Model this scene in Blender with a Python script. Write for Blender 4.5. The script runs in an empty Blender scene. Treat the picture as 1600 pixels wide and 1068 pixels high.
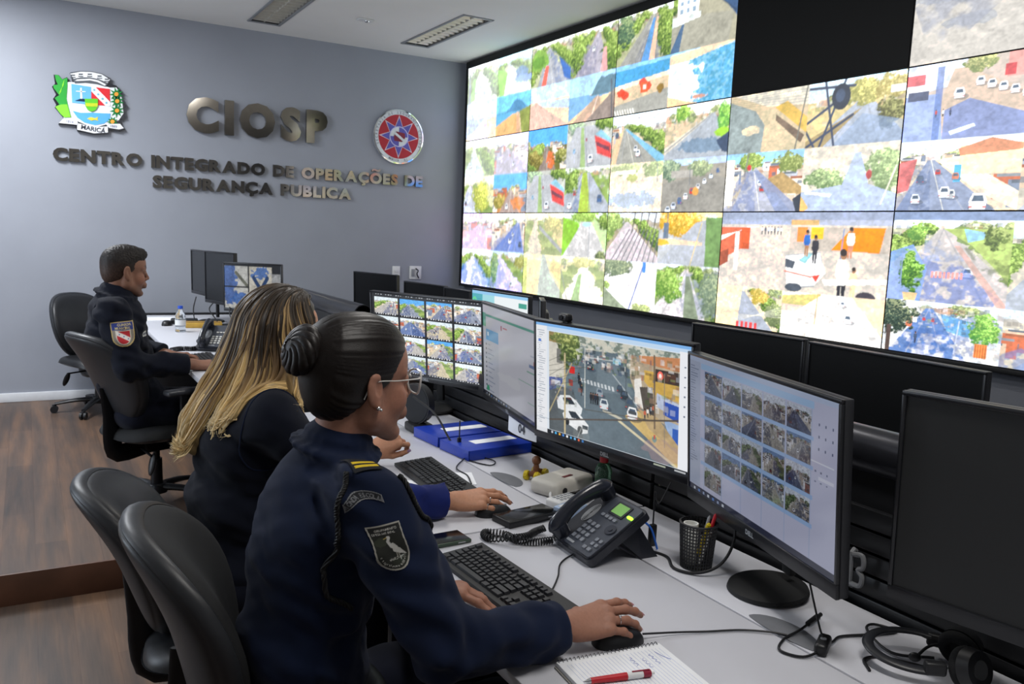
import bpy, bmesh, math, random
import numpy as np
from mathutils import Vector, Matrix
from mathutils.bvhtree import BVHTree
random.seed(7)
RNG = np.random.default_rng(11)
PI = math.pi
R = math.radians
SC = bpy.context.scene
COL = SC.collection

# ------------------------------------------------------------------ camera
cam = bpy.data.cameras.new('camera')
cam.sensor_width = 36.0
cam.lens = 1306.9 / 1600 * 36.0
cam.clip_start = 0.05
cam_ob = bpy.data.objects.new('camera', cam)
COL.objects.link(cam_ob)
cam_ob.matrix_world = Matrix(((0.86576134, 0.02532554, -0.49981588, 0.0),
                              (-0.49858632, 0.12992167, -0.85704845, 0.0),
                              (0.0432317, 0.99120078, 0.12510813, 1.55),
                              (0, 0, 0, 1)))
cam.dof.use_dof = True
cam.dof.focus_distance = 1.9
cam.dof.aperture_fstop = 16.0
SC.camera = cam_ob

# ------------------------------------------------------------------ light
world = bpy.data.worlds.new('world')
SC.world = world
world.use_nodes = True
world.node_tree.nodes['Background'].inputs[0].default_value = (0.55, 0.62, 0.75, 1)
world.node_tree.nodes['Background'].inputs[1].default_value = 0.05
SC.view_settings.view_transform = 'Standard'
SC.view_settings.look = 'None'
SC.view_settings.gamma = 1.0
SC.view_settings.use_curve_mapping = False
SC.view_settings.exposure = 0.17
# recessed ceiling lamps: (x, y, power, lit); the two in view are switched off
CEIL = 3.145
LAMPS = [(1.68, 6.42, 0, 0), (2.94, 6.33, 0, 0), (-0.42, 5.92, 84, 1), (-1.35, 3.2, 12, 1),
         (1.75, 3.3, 20, 1), (1.05, 0.6, 27, 1)]
# added area light at an unseen left window, brightens the left side and ceiling
day = bpy.data.lights.new('left_fill_light', 'AREA')
day.shape = 'RECTANGLE'
day.size, day.size_y = 2.6, 1.3
day.energy = 52
day.color = (.80, .90, 1.0)
day_ob = bpy.data.objects.new('left_fill_light', day)
COL.objects.link(day_ob)
day_ob.location = (-2.95, 4.3, 1.75)
day_ob.rotation_euler = (0, R(-90), 0)
WALL_GLOW = 1.05      # brightness of the video wall panels

# ------------------------------------------------------------------ helpers
def lin(c):
    if isinstance(c, str):
        c = tuple(int(c[i:i + 2], 16) for i in (0, 2, 4))
    o = []
    for v in c[:3]:
        v = v / 255.0
        o.append(v / 12.92 if v <= 0.04045 else ((v + 0.055) / 1.055) ** 2.4)
    return tuple(o)

MATS = {}
def mat(name, col, rough=0.5, metal=0.0, var=0.08, scale=30.0, bump=0.0, bscale=200.0, emit=None, es=0.0,
        spec=0.5, coat=0.0, sheen=0.0, alpha=1.0, trans=0.0, ior=1.45, sss=0.0, attr=None):
    """one principled material with a little procedural variation"""
    if name in MATS:
        return MATS[name]
    m = bpy.data.materials.new(name)
    m.use_nodes = True
    nt = m.node_tree
    b = nt.nodes['Principled BSDF']
    c = lin(col)
    b.inputs['Roughness'].default_value = rough
    b.inputs['Metallic'].default_value = metal
    b.inputs['Specular IOR Level'].default_value = spec
    b.inputs['Coat Weight'].default_value = coat
    b.inputs['Sheen Weight'].default_value = sheen
    b.inputs['Alpha'].default_value = alpha
    b.inputs['Transmission Weight'].default_value = trans
    b.inputs['IOR'].default_value = ior
    if sss:
        b.inputs['Subsurface Weight'].default_value = sss
        b.inputs['Subsurface Radius'].default_value = (0.012, 0.005, 0.003)
        b.inputs['Subsurface Scale'].default_value = 0.5
    tc = nt.nodes.new('ShaderNodeTexCoord')
    nz = nt.nodes.new('ShaderNodeTexNoise')
    nz.inputs['Scale'].default_value = scale
    nz.inputs['Detail'].default_value = 4
    nt.links.new(tc.outputs['Object'], nz.inputs['Vector'])
    mx = nt.nodes.new('ShaderNodeMix')
    mx.data_type = 'RGBA'
    mx.blend_type = 'MULTIPLY'
    rp = nt.nodes.new('ShaderNodeMapRange')
    rp.inputs['From Min'].default_value = 0.3
    rp.inputs['From Max'].default_value = 0.7
    rp.inputs['To Min'].default_value = 1 - var
    rp.inputs['To Max'].default_value = 1 + var
    nt.links.new(nz.outputs['Fac'], rp.inputs['Value'])
    mx.inputs['Factor'].default_value = 1.0
    if attr:
        at = nt.nodes.new('ShaderNodeAttribute')
        at.attribute_name = attr
        nt.links.new(at.outputs['Color'], mx.inputs['A'])
    else:
        mx.inputs['A'].default_value = (*c, 1)
    nt.links.new(rp.outputs['Result'], mx.inputs['B'])
    nt.links.new(mx.outputs['Result'], b.inputs['Base Color'])
    if bump:
        n2 = nt.nodes.new('ShaderNodeTexNoise')
        n2.inputs['Scale'].default_value = bscale
        n2.inputs['Detail'].default_value = 3
        nt.links.new(tc.outputs['Object'], n2.inputs['Vector'])
        bp = nt.nodes.new('ShaderNodeBump')
        bp.inputs['Strength'].default_value = bump
        bp.inputs['Distance'].default_value = 0.002
        nt.links.new(n2.outputs['Fac'], bp.inputs['Height'])
        nt.links.new(bp.outputs['Normal'], b.inputs['Normal'])
    if emit is not None:
        b.inputs['Emission Color'].default_value = (*lin(emit), 1)
        b.inputs['Emission Strength'].default_value = es
    MATS[name] = m
    return m

def screen_mat(name, strength, rough=0.3, spec=0.5):
    """a display: gives off the picture held in the colour attribute"""
    m = bpy.data.materials.new(name)
    m.use_nodes = True
    nt = m.node_tree
    b = nt.nodes['Principled BSDF']
    b.inputs['Base Color'].default_value = (0.004, 0.004, 0.005, 1)
    b.inputs['Roughness'].default_value = rough
    b.inputs['Specular IOR Level'].default_value = spec
    at = nt.nodes.new('ShaderNodeAttribute')
    at.attribute_name = 'picture'
    nt.links.new(at.outputs['Color'], b.inputs['Emission Color'])
    b.inputs['Emission Strength'].default_value = strength
    return m

def frame(d, up=(0, 0, 1)):
    d = Vector(d).normalized()
    u = Vector(up)
    if abs(d.dot(u)) > 0.98:
        u = Vector((1, 0, 0))
    x = u.cross(d).normalized()
    y = d.cross(x)
    return x, y, d

def smooth_path(pts, n=8):
    """Catmull-Rom through the points"""
    P = [Vector(p) for p in pts]
    if len(P) < 3:
        return P
    out = []
    for i in range(len(P) - 1):
        p0 = P[i - 1] if i else P[0] * 2 - P[1]
        p1, p2 = P[i], P[i + 1]
        p3 = P[i + 2] if i + 2 < len(P) else P[-1] * 2 - P[-2]
        for k in range(n):
            t = k / n
            out.append(0.5 * ((2 * p1) + (p2 - p0) * t + (2 * p0 - 5 * p1 + 4 * p2 - p3) * t * t
                              + (3 * p1 - p0 - 3 * p2 + p3) * t ** 3))
    out.append(P[-1])
    return out

class MB:
    """collects shapes; build() links them as ONE mesh object"""
    def __init__(self):
        self.v, self.f, self.M = [], [], Matrix.Identity(4)
    def at(self, loc=(0, 0, 0), rot=(0, 0, 0)):
        self.M = Matrix.Translation(loc) @ Matrix.Rotation(rot[2], 4, 'Z') @ Matrix.Rotation(rot[1], 4, 'Y') @ Matrix.Rotation(rot[0], 4, 'X')
        return self
    def add(self, vs, fs):
        o = len(self.v)
        M = self.M
        self.v += [M @ Vector(p) for p in vs]
        self.f += [tuple(i + o for i in f) for f in fs]
        return self
    def box(self, c, s, bevel=0.0, seg=2, rot=None, taper=None):
        bm = bmesh.new()
        bmesh.ops.create_cube(bm, size=1.0)
        for v in bm.verts:
            v.co = Vector((v.co.x * s[0], v.co.y * s[1], v.co.z * s[2]))
            if taper and v.co.z > 0:
                v.co.x *= taper; v.co.y *= taper
        if bevel > 0:
            bmesh.ops.bevel(bm, geom=list(bm.edges), offset=min(bevel, min(s) * 0.49), segments=seg, profile=0.5, affect='EDGES')
        rm = Matrix.Identity(3)
        if rot is not None:
            rm = (Matrix.Rotation(rot[2], 3, 'Z') @ Matrix.Rotation(rot[1], 3, 'Y') @ Matrix.Rotation(rot[0], 3, 'X'))
        bm.verts.index_update()
        cc = Vector(c)
        self.add([rm @ v.co + cc for v in bm.verts], [[v.index for v in f.verts] for f in bm.faces])
        bm.free()
        return self
    def cyl(self, p0, p1, r0, r1=None, n=20, caps=True):
        if r1 is None:
            r1 = r0
        p0, p1 = Vector(p0), Vector(p1)
        x, y, d = frame(p1 - p0)
        vs = []
        for p, r in ((p0, r0), (p1, r1)):
            for i in range(n):
                a = 2 * PI * i / n
                vs.append(p + x * (r * math.cos(a)) + y * (r * math.sin(a)))
        fs = [(i, (i + 1) % n, n + (i + 1) % n, n + i) for i in range(n)]
        if caps:
            fs += [tuple(range(n))[::-1], tuple(range(n, 2 * n))]
        return self.add(vs, fs)
    def tube(self, pts, r, n=8, sm=6, caps=True, flat=1.0, closed=False, up=(0, 0, 1)):
        P = smooth_path(pts, sm) if sm > 1 else [Vector(p) for p in pts]
        m = len(P)
        if hasattr(r, '__len__'):
            rr = list(np.interp(np.linspace(0, 1, m), np.linspace(0, 1, len(r)), r))
        else:
            rr = [r] * m
        vs, fs = [], []
        px = None
        for i, p in enumerate(P):
            d = (P[min(i + 1, m - 1)] - P[max(i - 1, 0)])
            if closed:
                d = P[(i + 1) % m] - P[i - 1]
            if d.length < 1e-9:
                d = Vector((0, 0, 1))
            d.normalize()
            if px is None:
                x, y, _ = frame(d, up)
            else:
                x = px - d * px.dot(d)
                if x.length < 1e-6:
                    x, y, _ = frame(d, up)
                x.normalize()
                y = d.cross(x)
            px = x
            for k in range(n):
                a = 2 * PI * k / n
                vs.append(p + x * (rr[i] * math.cos(a)) + y * (rr[i] * flat * math.sin(a)))
        for i in range(m if closed else m - 1):
            j = (i + 1) % m
            for k in range(n):
                fs.append((i * n + k, i * n + (k + 1) % n, j * n + (k + 1) % n, j * n + k))
        if caps and not closed:
            fs += [tuple(range(n))[::-1], tuple(range((m - 1) * n, m * n))]
        return self.add(vs, fs)
    def lathe(self, prof, n=24, c=(0, 0, 0), cap=True):
        vs, fs = [], []
        for r, z in prof:
            for i in range(n):
                a = 2 * PI * i / n
                vs.append((c[0] + r * math.cos(a), c[1] + r * math.sin(a), c[2] + z))
        for j in range(len(prof) - 1):
            for i in range(n):
                fs.append((j * n + i, j * n + (i + 1) % n, (j + 1) * n + (i + 1) % n, (j + 1) * n + i))
        if cap:
            fs += [tuple(range(n))[::-1], tuple(range((len(prof) - 1) * n, len(prof) * n))]
        return self.add(vs, fs)
    def prism(self, poly, d0, d1, axis='z'):
        """extrude a 2-D outline; axis z: (x,y); axis y: (x,z); axis x: (y,z)"""
        def P(a, b, d):
            return {'z': (a, b, d), 'y': (a, d, b), 'x': (d, a, b)}[axis]
        n = len(poly)
        vs = [P(a, b, d0) for a, b in poly] + [P(a, b, d1) for a, b in poly]
        fs = [(i, (i + 1) % n, n + (i + 1) % n, n + i) for i in range(n)] + [tuple(range(n))[::-1], tuple(range(n, 2 * n))]
        return self.add(vs, fs)
    def grid(self, fn, nu, nv, wrapu=False):
        vs = [fn(i / (nu if wrapu else nu - 1), j / (nv - 1)) for j in range(nv) for i in range(nu)]
        fs = []
        for j in range(nv - 1):
            for i in range(nu if wrapu else nu - 1):
                fs.append((j * nu + i, j * nu + (i + 1) % nu, (j + 1) * nu + (i + 1) % nu, (j + 1) * nu + i))
        return self.add(vs, fs)
    def ball(self, c, r, n=16, m=10, rot=None):
        if not hasattr(r, '__len__'):
            r = (r, r, r)
        rm = Matrix.Identity(3)
        if rot is not None:
            rm = (Matrix.Rotation(rot[2], 3, 'Z') @ Matrix.Rotation(rot[1], 3, 'Y') @ Matrix.Rotation(rot[0], 3, 'X'))
        vs, fs = [], []
        for j in range(m + 1):
            t = PI * j / m
            for i in range(n):
                a = 2 * PI * i / n
                vs.append(Vector(c) + rm @ Vector((r[0] * math.sin(t) * math.cos(a), r[1] * math.sin(t) * math.sin(a), -r[2] * math.cos(t))))
        for j in range(m):
            for i in range(n):
                fs.append((j * n + i, j * n + (i + 1) % n, (j + 1) * n + (i + 1) % n, (j + 1) * n + i))
        return self.add(vs, fs)
    def build(self, name, material, parent=None, loc=None, rotz=0.0, smooth=True, angle=38, weld=True):
        me = bpy.data.meshes.new(name)
        me.from_pydata([tuple(p) for p in self.v], [], self.f)
        bm = bmesh.new()
        bm.from_mesh(me)
        if weld:
            bmesh.ops.remove_doubles(bm, verts=bm.verts, dist=1e-6)
        bmesh.ops.recalc_face_normals(bm, faces=bm.faces)
        bm.to_mesh(me)
        bm.free()
        if smooth:
            me.polygons.foreach_set('use_smooth', [True] * len(me.polygons))
            me.set_sharp_from_angle(angle=R(angle))
        me.materials.append(material)
        o = bpy.data.objects.new(name, me)
        COL.objects.link(o)
        if parent is not None:
            o.parent = parent
        if loc is not None:
            o.location = loc
        o.rotation_euler = (0, 0, rotz)
        return o

def thing(name, label, cat, loc=(0, 0, 0), rotz=0.0, group=None, rot=None):
    o = bpy.data.objects.new(name, None)
    o.empty_display_size = 0.05
    COL.objects.link(o)
    o.location = loc
    o.rotation_euler = rot if rot else (0, 0, rotz)
    o['label'] = label
    o['category'] = cat
    if group:
        o['group'] = group
    return o

def tag(o, label, cat, group=None):
    o['label'] = label
    o['category'] = cat
    if group:
        o['group'] = group
    return o

def struct(o):
    o['kind'] = 'structure'
    return o

def copy_thing(t, label=None, group=None, loc=None, rotz=None):
    c = t.copy()
    COL.objects.link(c)
    if label:
        c['label'] = label
    if group:
        c['group'] = group
    if loc is not None:
        c.location = loc
    if rotz is not None:
        c.rotation_euler = (0, 0, rotz)
    def kids(src, dst):
        for ch in list(src.children):
            k = ch.copy()
            COL.objects.link(k)
            k.parent = dst
            kids(ch, k)
    kids(t, c)
    return c

def text_mesh(s, size=1.0, bold=0.0, extrude=0.0, align='LEFT', res=3):
    """letters as a mesh datablock in the xy plane"""
    cu = bpy.data.curves.new('lettering', 'FONT')
    cu.body = s
    cu.size = size
    cu.offset = bold
    cu.extrude = extrude
    cu.align_x = align
    cu.resolution_u = res
    o = bpy.data.objects.new('lettering', cu)
    COL.objects.link(o)
    bpy.context.view_layer.update()
    me = bpy.data.meshes.new_from_object(o.evaluated_get(bpy.context.evaluated_depsgraph_get()))
    bpy.data.objects.remove(o)
    bpy.data.curves.remove(cu)
    return me

def mesh_np(me):
    v = np.empty(len(me.vertices) * 3, np.float32)
    me.vertices.foreach_get('co', v)
    return v.reshape(-1, 3)
# ------------------------------------------------------------------ pictures shown by the displays
class Im:
    """a small raster that is later carried by the vertices of a screen"""
    def __init__(self, w=0, h=0, col='808080', a=None):
        if a is None:
            self.a = np.empty((h, w, 3), np.float32)
            self.a[:] = np.array(lin(col)) if not isinstance(col, np.ndarray) else col
        else:
            self.a = a
        self.h, self.w = self.a.shape[:2]
    def sub(self, u0, v0, u1, v1):
        return Im(a=self.a[int(round(v0 * self.h)):max(int(round(v1 * self.h)), 1), int(round(u0 * self.w)):max(int(round(u1 * self.w)), 1)])
    def uv(self):
        return np.meshgrid((np.arange(self.w) + .5) / self.w, (np.arange(self.h) + .5) / self.h)
    def mix(self, m, col, al=1.0):
        c = np.array(lin(col), np.float32) if not isinstance(col, np.ndarray) else col
        m = (m.astype(np.float32) * al)[..., None]
        self.a[:] = self.a * (1 - m) + c * m
        return self
    def rect(self, u0, v0, u1, v1, col, al=1.0):
        U, V = self.uv()
        return self.mix((U >= u0) & (U <= u1) & (V >= v0) & (V <= v1), col, al)
    def poly(self, pts, col, al=1.0, tex=0.0, seed=0):
        U, V = self.uv()
        ins = np.zeros(U.shape, bool)
        n = len(pts)
        for i in range(n):
            x0, y0 = pts[i]
            x1, y1 = pts[(i + 1) % n]
            if y0 == y1:
                continue
            c = ((y0 <= V) & (V < y1)) | ((y1 <= V) & (V < y0))
            ins ^= c & (U < x0 + (V - y0) * (x1 - x0) / (y1 - y0))
        if tex:
            c = np.array(lin(col), np.float32)
            k = self.noise(14, seed)[..., None]
            return self.mix(ins, c * (1 + tex * (k - .5) * 2), al)
        return self.mix(ins, col, al)
    def dapple(self, pts, col, al=.8, seed=0, thr=.46, f=9):
        """broken tree shade inside a polygon"""
        m = Im(a=np.zeros(self.a.shape, np.float32))
        m.poly(pts, 'ffffff')
        U, V = self.uv()
        n = .5 * self.noise(f, seed, 3) + .5 * self.noise(f * 2.4, seed + 4, 3)
        k = np.clip((n - thr) * 9 + .5, 0, 1) * np.clip(m.blur(2).a[..., 0], 0, 1)
        return self.mix(k, col, al * .8)
    def noise(self, f, seed=0, oct=3):
        U, V = self.uv()
        o = np.zeros(U.shape, np.float32)
        tot = 0
        for k in range(oct):
            g = np.random.default_rng(seed * 7 + k + 1).random((64, 64)).astype(np.float32)
            x = U * f * 2 ** k * (self.w / max(self.h, 1)) * .7
            y = V * f * 2 ** k
            xi, yi = np.floor(x).astype(int), np.floor(y).astype(int)
            fx, fy = x - xi, y - yi
            fx = fx * fx * (3 - 2 * fx); fy = fy * fy * (3 - 2 * fy)
            A, B = g[yi % 64, xi % 64], g[yi % 64, (xi + 1) % 64]
            C_, D = g[(yi + 1) % 64, xi % 64], g[(yi + 1) % 64, (xi + 1) % 64]
            o += ((A * (1 - fx) + B * fx) * (1 - fy) + (C_ * (1 - fx) + D * fx) * fy) * .5 ** k
            tot += .5 ** k
        return o / tot
    def ell(self, cx, cy, rx, ry, col, al=1.0, rag=0.0, seed=0, f=16):
        U, V = self.uv()
        d = ((U - cx) / rx) ** 2 + ((V - cy) / ry) ** 2
        if rag:
            d = d + rag * (self.noise(f, seed) - .5) * 3
        return self.mix(d < 1, col, al)
    def soft(self, m, col):
        """blend a colour (array per pixel or one) by a soft mask"""
        c = np.array(lin(col), np.float32) if isinstance(col, str) else col
        m = np.clip(m, 0, 1).astype(np.float32)[..., None]
        self.a[:] = self.a * (1 - m) + c * m
        return self
    def tree(self, cx, cy, rx, ry, seed=0, dark='2f4a20', lite='8fb548', al=1.0):
        U, V = self.uv()
        n1, n2, n3 = self.noise(11, seed), self.noise(30, seed + 3), self.noise(70, seed + 9, 2)
        d = ((U - cx) / rx) ** 2 + ((V - cy) / ry) ** 2 + 1.5 * (n1 - .5) + 1.1 * (n2 - .5)
        t = np.clip(.5 + 1.6 * (n2 - .5) + 1.5 * (n3 - .5) - .35 * (V - cy) / ry + .25 * (U - cx) / rx, 0, 1)[..., None]
        c = np.array(lin(dark), np.float32) * (1 - t) + np.array(lin(lite), np.float32) * t
        c = c + np.clip(t - .72, 0, 1) * np.array(lin('e8eaa0'), np.float32)
        return self.soft((1.05 - d) * 4 * al, c)
    def clutter(self, seed, n, v0, v1, u0=0.0, u1=1.0, size=.04, al=.6, pal=None):
        """small bright and dark bits: signs, windows, wires, people, roofs"""
        r = np.random.default_rng(seed + 500)
        pal = pal or ['f6f2ea', 'e6d8c4', '4a5058', '7c8490', 'c8a184', 'a8583c', '54683c', '9cb070', '3c4c6c', 'd8dce4', 'ffffff', '2c3038']
        for _ in range(n):
            u, v = r.uniform(u0, u1), r.uniform(v0, v1)
            w, h = size * r.uniform(.2, 1.3), size * r.uniform(.2, 1.3) * 1.4
            x0, x1 = int((u - w / 2) * self.w), int((u + w / 2) * self.w) + 1
            y0, y1 = int((v - h / 2) * self.h), int((v + h / 2) * self.h) + 1
            x0, y0 = max(x0, 0), max(y0, 0)
            q = self.a[y0:y1, x0:x1]
            if q.size:
                k = al * r.uniform(.4, 1)
                q[:] = q * (1 - k) + np.array(lin(pal[r.integers(len(pal))]), np.float32) * k
        return self
    def blur(self, k=1):
        for _ in range(k):
            a = np.pad(self.a, ((1, 1), (1, 1), (0, 0)), 'edge')
            self.a[:] = (a[1:-1, 1:-1] * 2 + a[:-2, 1:-1] + a[2:, 1:-1] + a[1:-1, :-2] + a[1:-1, 2:]) / 6
        return self
    def photo(self, seed, amt=.22):
        """the uneven, grainy look of a camera picture"""
        n = 1 + amt * 2 * (self.noise(16, seed, 4) - .5) + amt * 1.6 * (self.noise(60, seed + 2, 2) - .5)
        self.a *= n[..., None]
        self.a[:] = np.clip(self.a, 0, 1)
        return self
    def line(self, p, q, wd, col, al=1.0):
        U, V = self.uv()
        asp = self.w / self.h
        ax, ay, bx, by = p[0] * asp, p[1], q[0] * asp, q[1]
        L = (bx - ax) ** 2 + (by - ay) ** 2 + 1e-9
        t = np.clip(((U * asp - ax) * (bx - ax) + (V - ay) * (by - ay)) / L, 0, 1)
        d = np.hypot(U * asp - ax - t * (bx - ax), V - ay - t * (by - ay))
        return self.mix(np.clip((wd - d) * self.h + .5, 0, 1), col, al)
    def car(self, cx, cy, sv, col='f2f4f6'):
        s = sv
        ku = 1.55 * self.h / self.w
        X = lambda q: cx + s * q * ku
        self.ell(X(.25), cy + s * .75, s * ku, s * .55, '3b4556', .55)
        self.poly([(X(-.62), cy + s * .9), (X(-.7), cy - s * .1), (X(-.45), cy - s * .95), (X(.45), cy - s * .95), (X(.7), cy - s * .1), (X(.62), cy + s * .9)], col)
        self.poly([(X(-.5), cy), (X(-.36), cy - s * .7), (X(.36), cy - s * .7), (X(.5), cy)], '4d5d70')
        self.rect(X(-.66), cy + s * .5, X(-.4), cy + s * .7, 'd84838', .8)
        self.rect(X(.4), cy + s * .5, X(.66), cy + s * .7, 'd84838', .8)
        return self
    def person(self, cx, cy, s, top='f0f0f0', leg='20242c', skin='a07050'):
        k = s * self.h / self.w
        self.poly([(cx - k * .1, cy + s * .5), (cx - k * .11, cy), (cx + k * .12, cy), (cx + k * .1, cy + s * .5), (cx + k * .02, cy + s * .5), (cx, cy + s * .1), (cx - k * .03, cy + s * .5)], leg)
        self.poly([(cx - k * .12, cy + s * .02), (cx - k * .19, cy - s * .1), (cx - k * .15, cy - s * .42), (cx + k * .15, cy - s * .42), (cx + k * .19, cy - s * .1), (cx + k * .12, cy + s * .02)], top)
        self.ell(cx, cy - s * .53, k * .09, s * .11, skin)
        return self.ell(cx - k * .01, cy - s * .57, k * .09, s * .08, '2a2220')
    def text(self, s, u, v, hgt, col, al=1.0, bold=0.0, ang=0.0, wide=1.0):
        """letters drawn with cap height hgt (fraction of height) starting at u, v (baseline)"""
        me = text_mesh(s, 1.0, bold)
        P = mesh_np(me) * (hgt / 0.73)
        asp = self.w / self.h
        ca, sa = math.cos(ang), math.sin(ang)
        X = u + (P[:, 0] * wide * ca - P[:, 1] * sa) / asp
        Y = v - (P[:, 1] * ca + P[:, 0] * wide * sa)
        U, V = self.uv()
        ins = np.zeros(U.shape, bool)
        me.calc_loop_triangles()
        for t in me.loop_triangles:
            i, j, k = t.vertices
            x0, x1 = min(X[i], X[j], X[k]), max(X[i], X[j], X[k])
            y0, y1 = min(Y[i], Y[j], Y[k]), max(Y[i], Y[j], Y[k])
            a0, a1 = max(int(x0 * self.w) - 1, 0), min(int(x1 * self.w) + 2, self.w)
            b0, b1 = max(int(y0 * self.h) - 1, 0), min(int(y1 * self.h) + 2, self.h)
            if a0 >= a1 or b0 >= b1:
                continue
            u_, v_ = U[b0:b1, a0:a1], V[b0:b1, a0:a1]
            e = lambda p, q: (X[q] - X[p]) * (v_ - Y[p]) - (Y[q] - Y[p]) * (u_ - X[p])
            A, B, C_ = e(i, j), e(j, k), e(k, i)
            ins[b0:b1, a0:a1] |= ((A >= 0) & (B >= 0) & (C_ >= 0)) | ((A <= 0) & (B <= 0) & (C_ <= 0))
        bpy.data.meshes.remove(me)
        return self.mix(ins, col, al)
    def grain(self, amt, f, seed):
        self.a *= (1 + amt * (self.noise(f, seed, 2) - .5) * 2)[..., None]
        return self
    def wash(self, col, al):
        c = np.array(lin(col), np.float32)
        self.a[:] = self.a * (1 - al) + c * al
        return self
    def gain(self, g):
        self.a *= g
        return self

def street(t, seed, sky='e8f2fb', hor=.25, vp=.5, lb=.0, rb=1.0, road='9aa0aa', left='t', right='t', cars=1, shadow=None, dash=True, ground='cfc9b8'):
    """a traffic-camera view: sky, verges, a road running to the vanishing point, trees or houses, cars"""
    r = np.random.default_rng(seed)
    t.rect(0, 0, 1, 1, ground)
    t.grain(.18, 9, seed + 5)
    t.rect(0, 0, 1, hor, sky)
    for k in range(6):                      # far trees and roofs on the horizon
        u = r.random()
        if k % 2:
            t.tree(u, hor, .07 + .07 * r.random(), .07 + .06 * r.random(), seed + k, '5c7040', 'b4c084')
        else:
            t.ell(u, hor + .02, .06 + .05 * r.random(), .05 + .03 * r.random(), ['b8b0a4', 'd8cfc0', 'c89a78', 'e6e2dc'][r.integers(4)], .8, .5, seed + k)
    t.clutter(seed, 46, hor - .05, hor + .16, size=.045)
    t.clutter(seed + 1, 40, hor + .1, 1.0, size=.05, al=.35)
    t.poly([(vp - .03, hor), (vp + .03, hor), (rb, 1.01), (lb, 1.01)], road, 1, .12, seed)
    for side, kind in ((-1, left), (1, right)):
        for k in range(9):
            q = (k + .5) / 9
            e = vp + side * .03 + ((lb if side < 0 else rb) - vp) * q ** 1.5
            y = hor + (1 - hor) * q ** 1.5
            s = .06 + .22 * q
            u = e + side * (s * .6 + .10 * r.random())
            if kind == 't':
                t.tree(u, y - s * .55, s * .75, s * .8, seed * 3 + k)
            elif kind == 'g':
                t.ell(u, y, s, s * .5, ['7f9a48', '9cb35c', '6b8840'][k % 3], .9, .5, seed + k)
            elif kind == 'h':
                c = ['e9e2d6', 'd9c3a6', 'c86a4a', 'f2efe8', 'b7bcc4', '7d8aa0'][r.integers(6)]
                t.rect(min(u - s * .5, u + s * .5), y - s * 1.3, max(u - s * .5, u + s * .5), y + s * .1, c)
                t.rect(u - s * .4, y - s * 1.3, u + s * .4, y - s * 1.12, ['9a5a40', '8a8f96', '5a6470'][k % 3])
                t.rect(u - s * .2, y - s * .6, u + s * .1, y - s * .2, '5d6876', .8)
    for q in (.25, .7):
        t.line((vp, hor), (lb + (rb - lb) * q, 1), .012, ['c4c8d0', '7a7c84'][seed % 2], .35)
    if dash:
        t.line((vp, hor), ((lb + rb) / 2, 1), .007, 'f3f1e6', .8)
    if shadow:
        sd = 1 if seed % 2 else -1
        e = lb if sd < 0 else rb
        t.dapple([(vp, hor + .06), (vp + sd * .1, hor + .06), (e + sd * .3, 1), (e - sd * (.35 + .3 * r.random()) * abs(rb - lb), 1)], shadow, .8, seed)
    for k in range(cars):
        q = .12 + .7 * r.random()
        y = hor + (1 - hor) * q
        x = vp + ((lb if r.random() < .5 else rb) - vp) * q * .5
        t.car(x, y, .025 + .06 * q, ['f4f6f8', 'dfe4ea', '39424e', 'c23a34', 'eef0f2'][r.integers(5)])
    return t

def screen_mesh(name, im, w, h, material, parent, axis_o, axis_u, axis_v):
    """a flat screen: the picture sits in a colour attribute of a fine grid of vertices (local axes given)"""
    H, W = im.a.shape[:2]
    o, u, v = np.array(axis_o), np.array(axis_u), np.array(axis_v)
    gu, gv = np.meshgrid(np.linspace(-.5, .5, W), np.linspace(.5, -.5, H))
    P = o + gu[..., None] * w * u + gv[..., None] * h * v
    me = bpy.data.meshes.new(name)
    nv, nf = W * H, (W - 1) * (H - 1)
    me.vertices.add(nv)
    me.vertices.foreach_set('co', P.reshape(-1).astype(np.float32))
    idx = np.arange(nv).reshape(H, W)
    q = np.stack([idx[1:, :-1], idx[1:, 1:], idx[:-1, 1:], idx[:-1, :-1]], -1).reshape(-1)
    me.loops.add(nf * 4)
    me.loops.foreach_set('vertex_index', q.astype(np.int32))
    me.polygons.add(nf)
    me.polygons.foreach_set('loop_start', np.arange(nf, dtype=np.int32) * 4)
    me.update(calc_edges=True)
    ca = me.color_attributes.new('picture', 'FLOAT_COLOR', 'POINT')
    ca.data.foreach_set('color', np.concatenate([im.a, np.ones((H, W, 1), np.float32)], -1).astype(np.float32).reshape(-1))
    me.materials.append(material)
    ob = bpy.data.objects.new(name, me)
    COL.objects.link(ob)
    ob.parent = parent
    return ob
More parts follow.
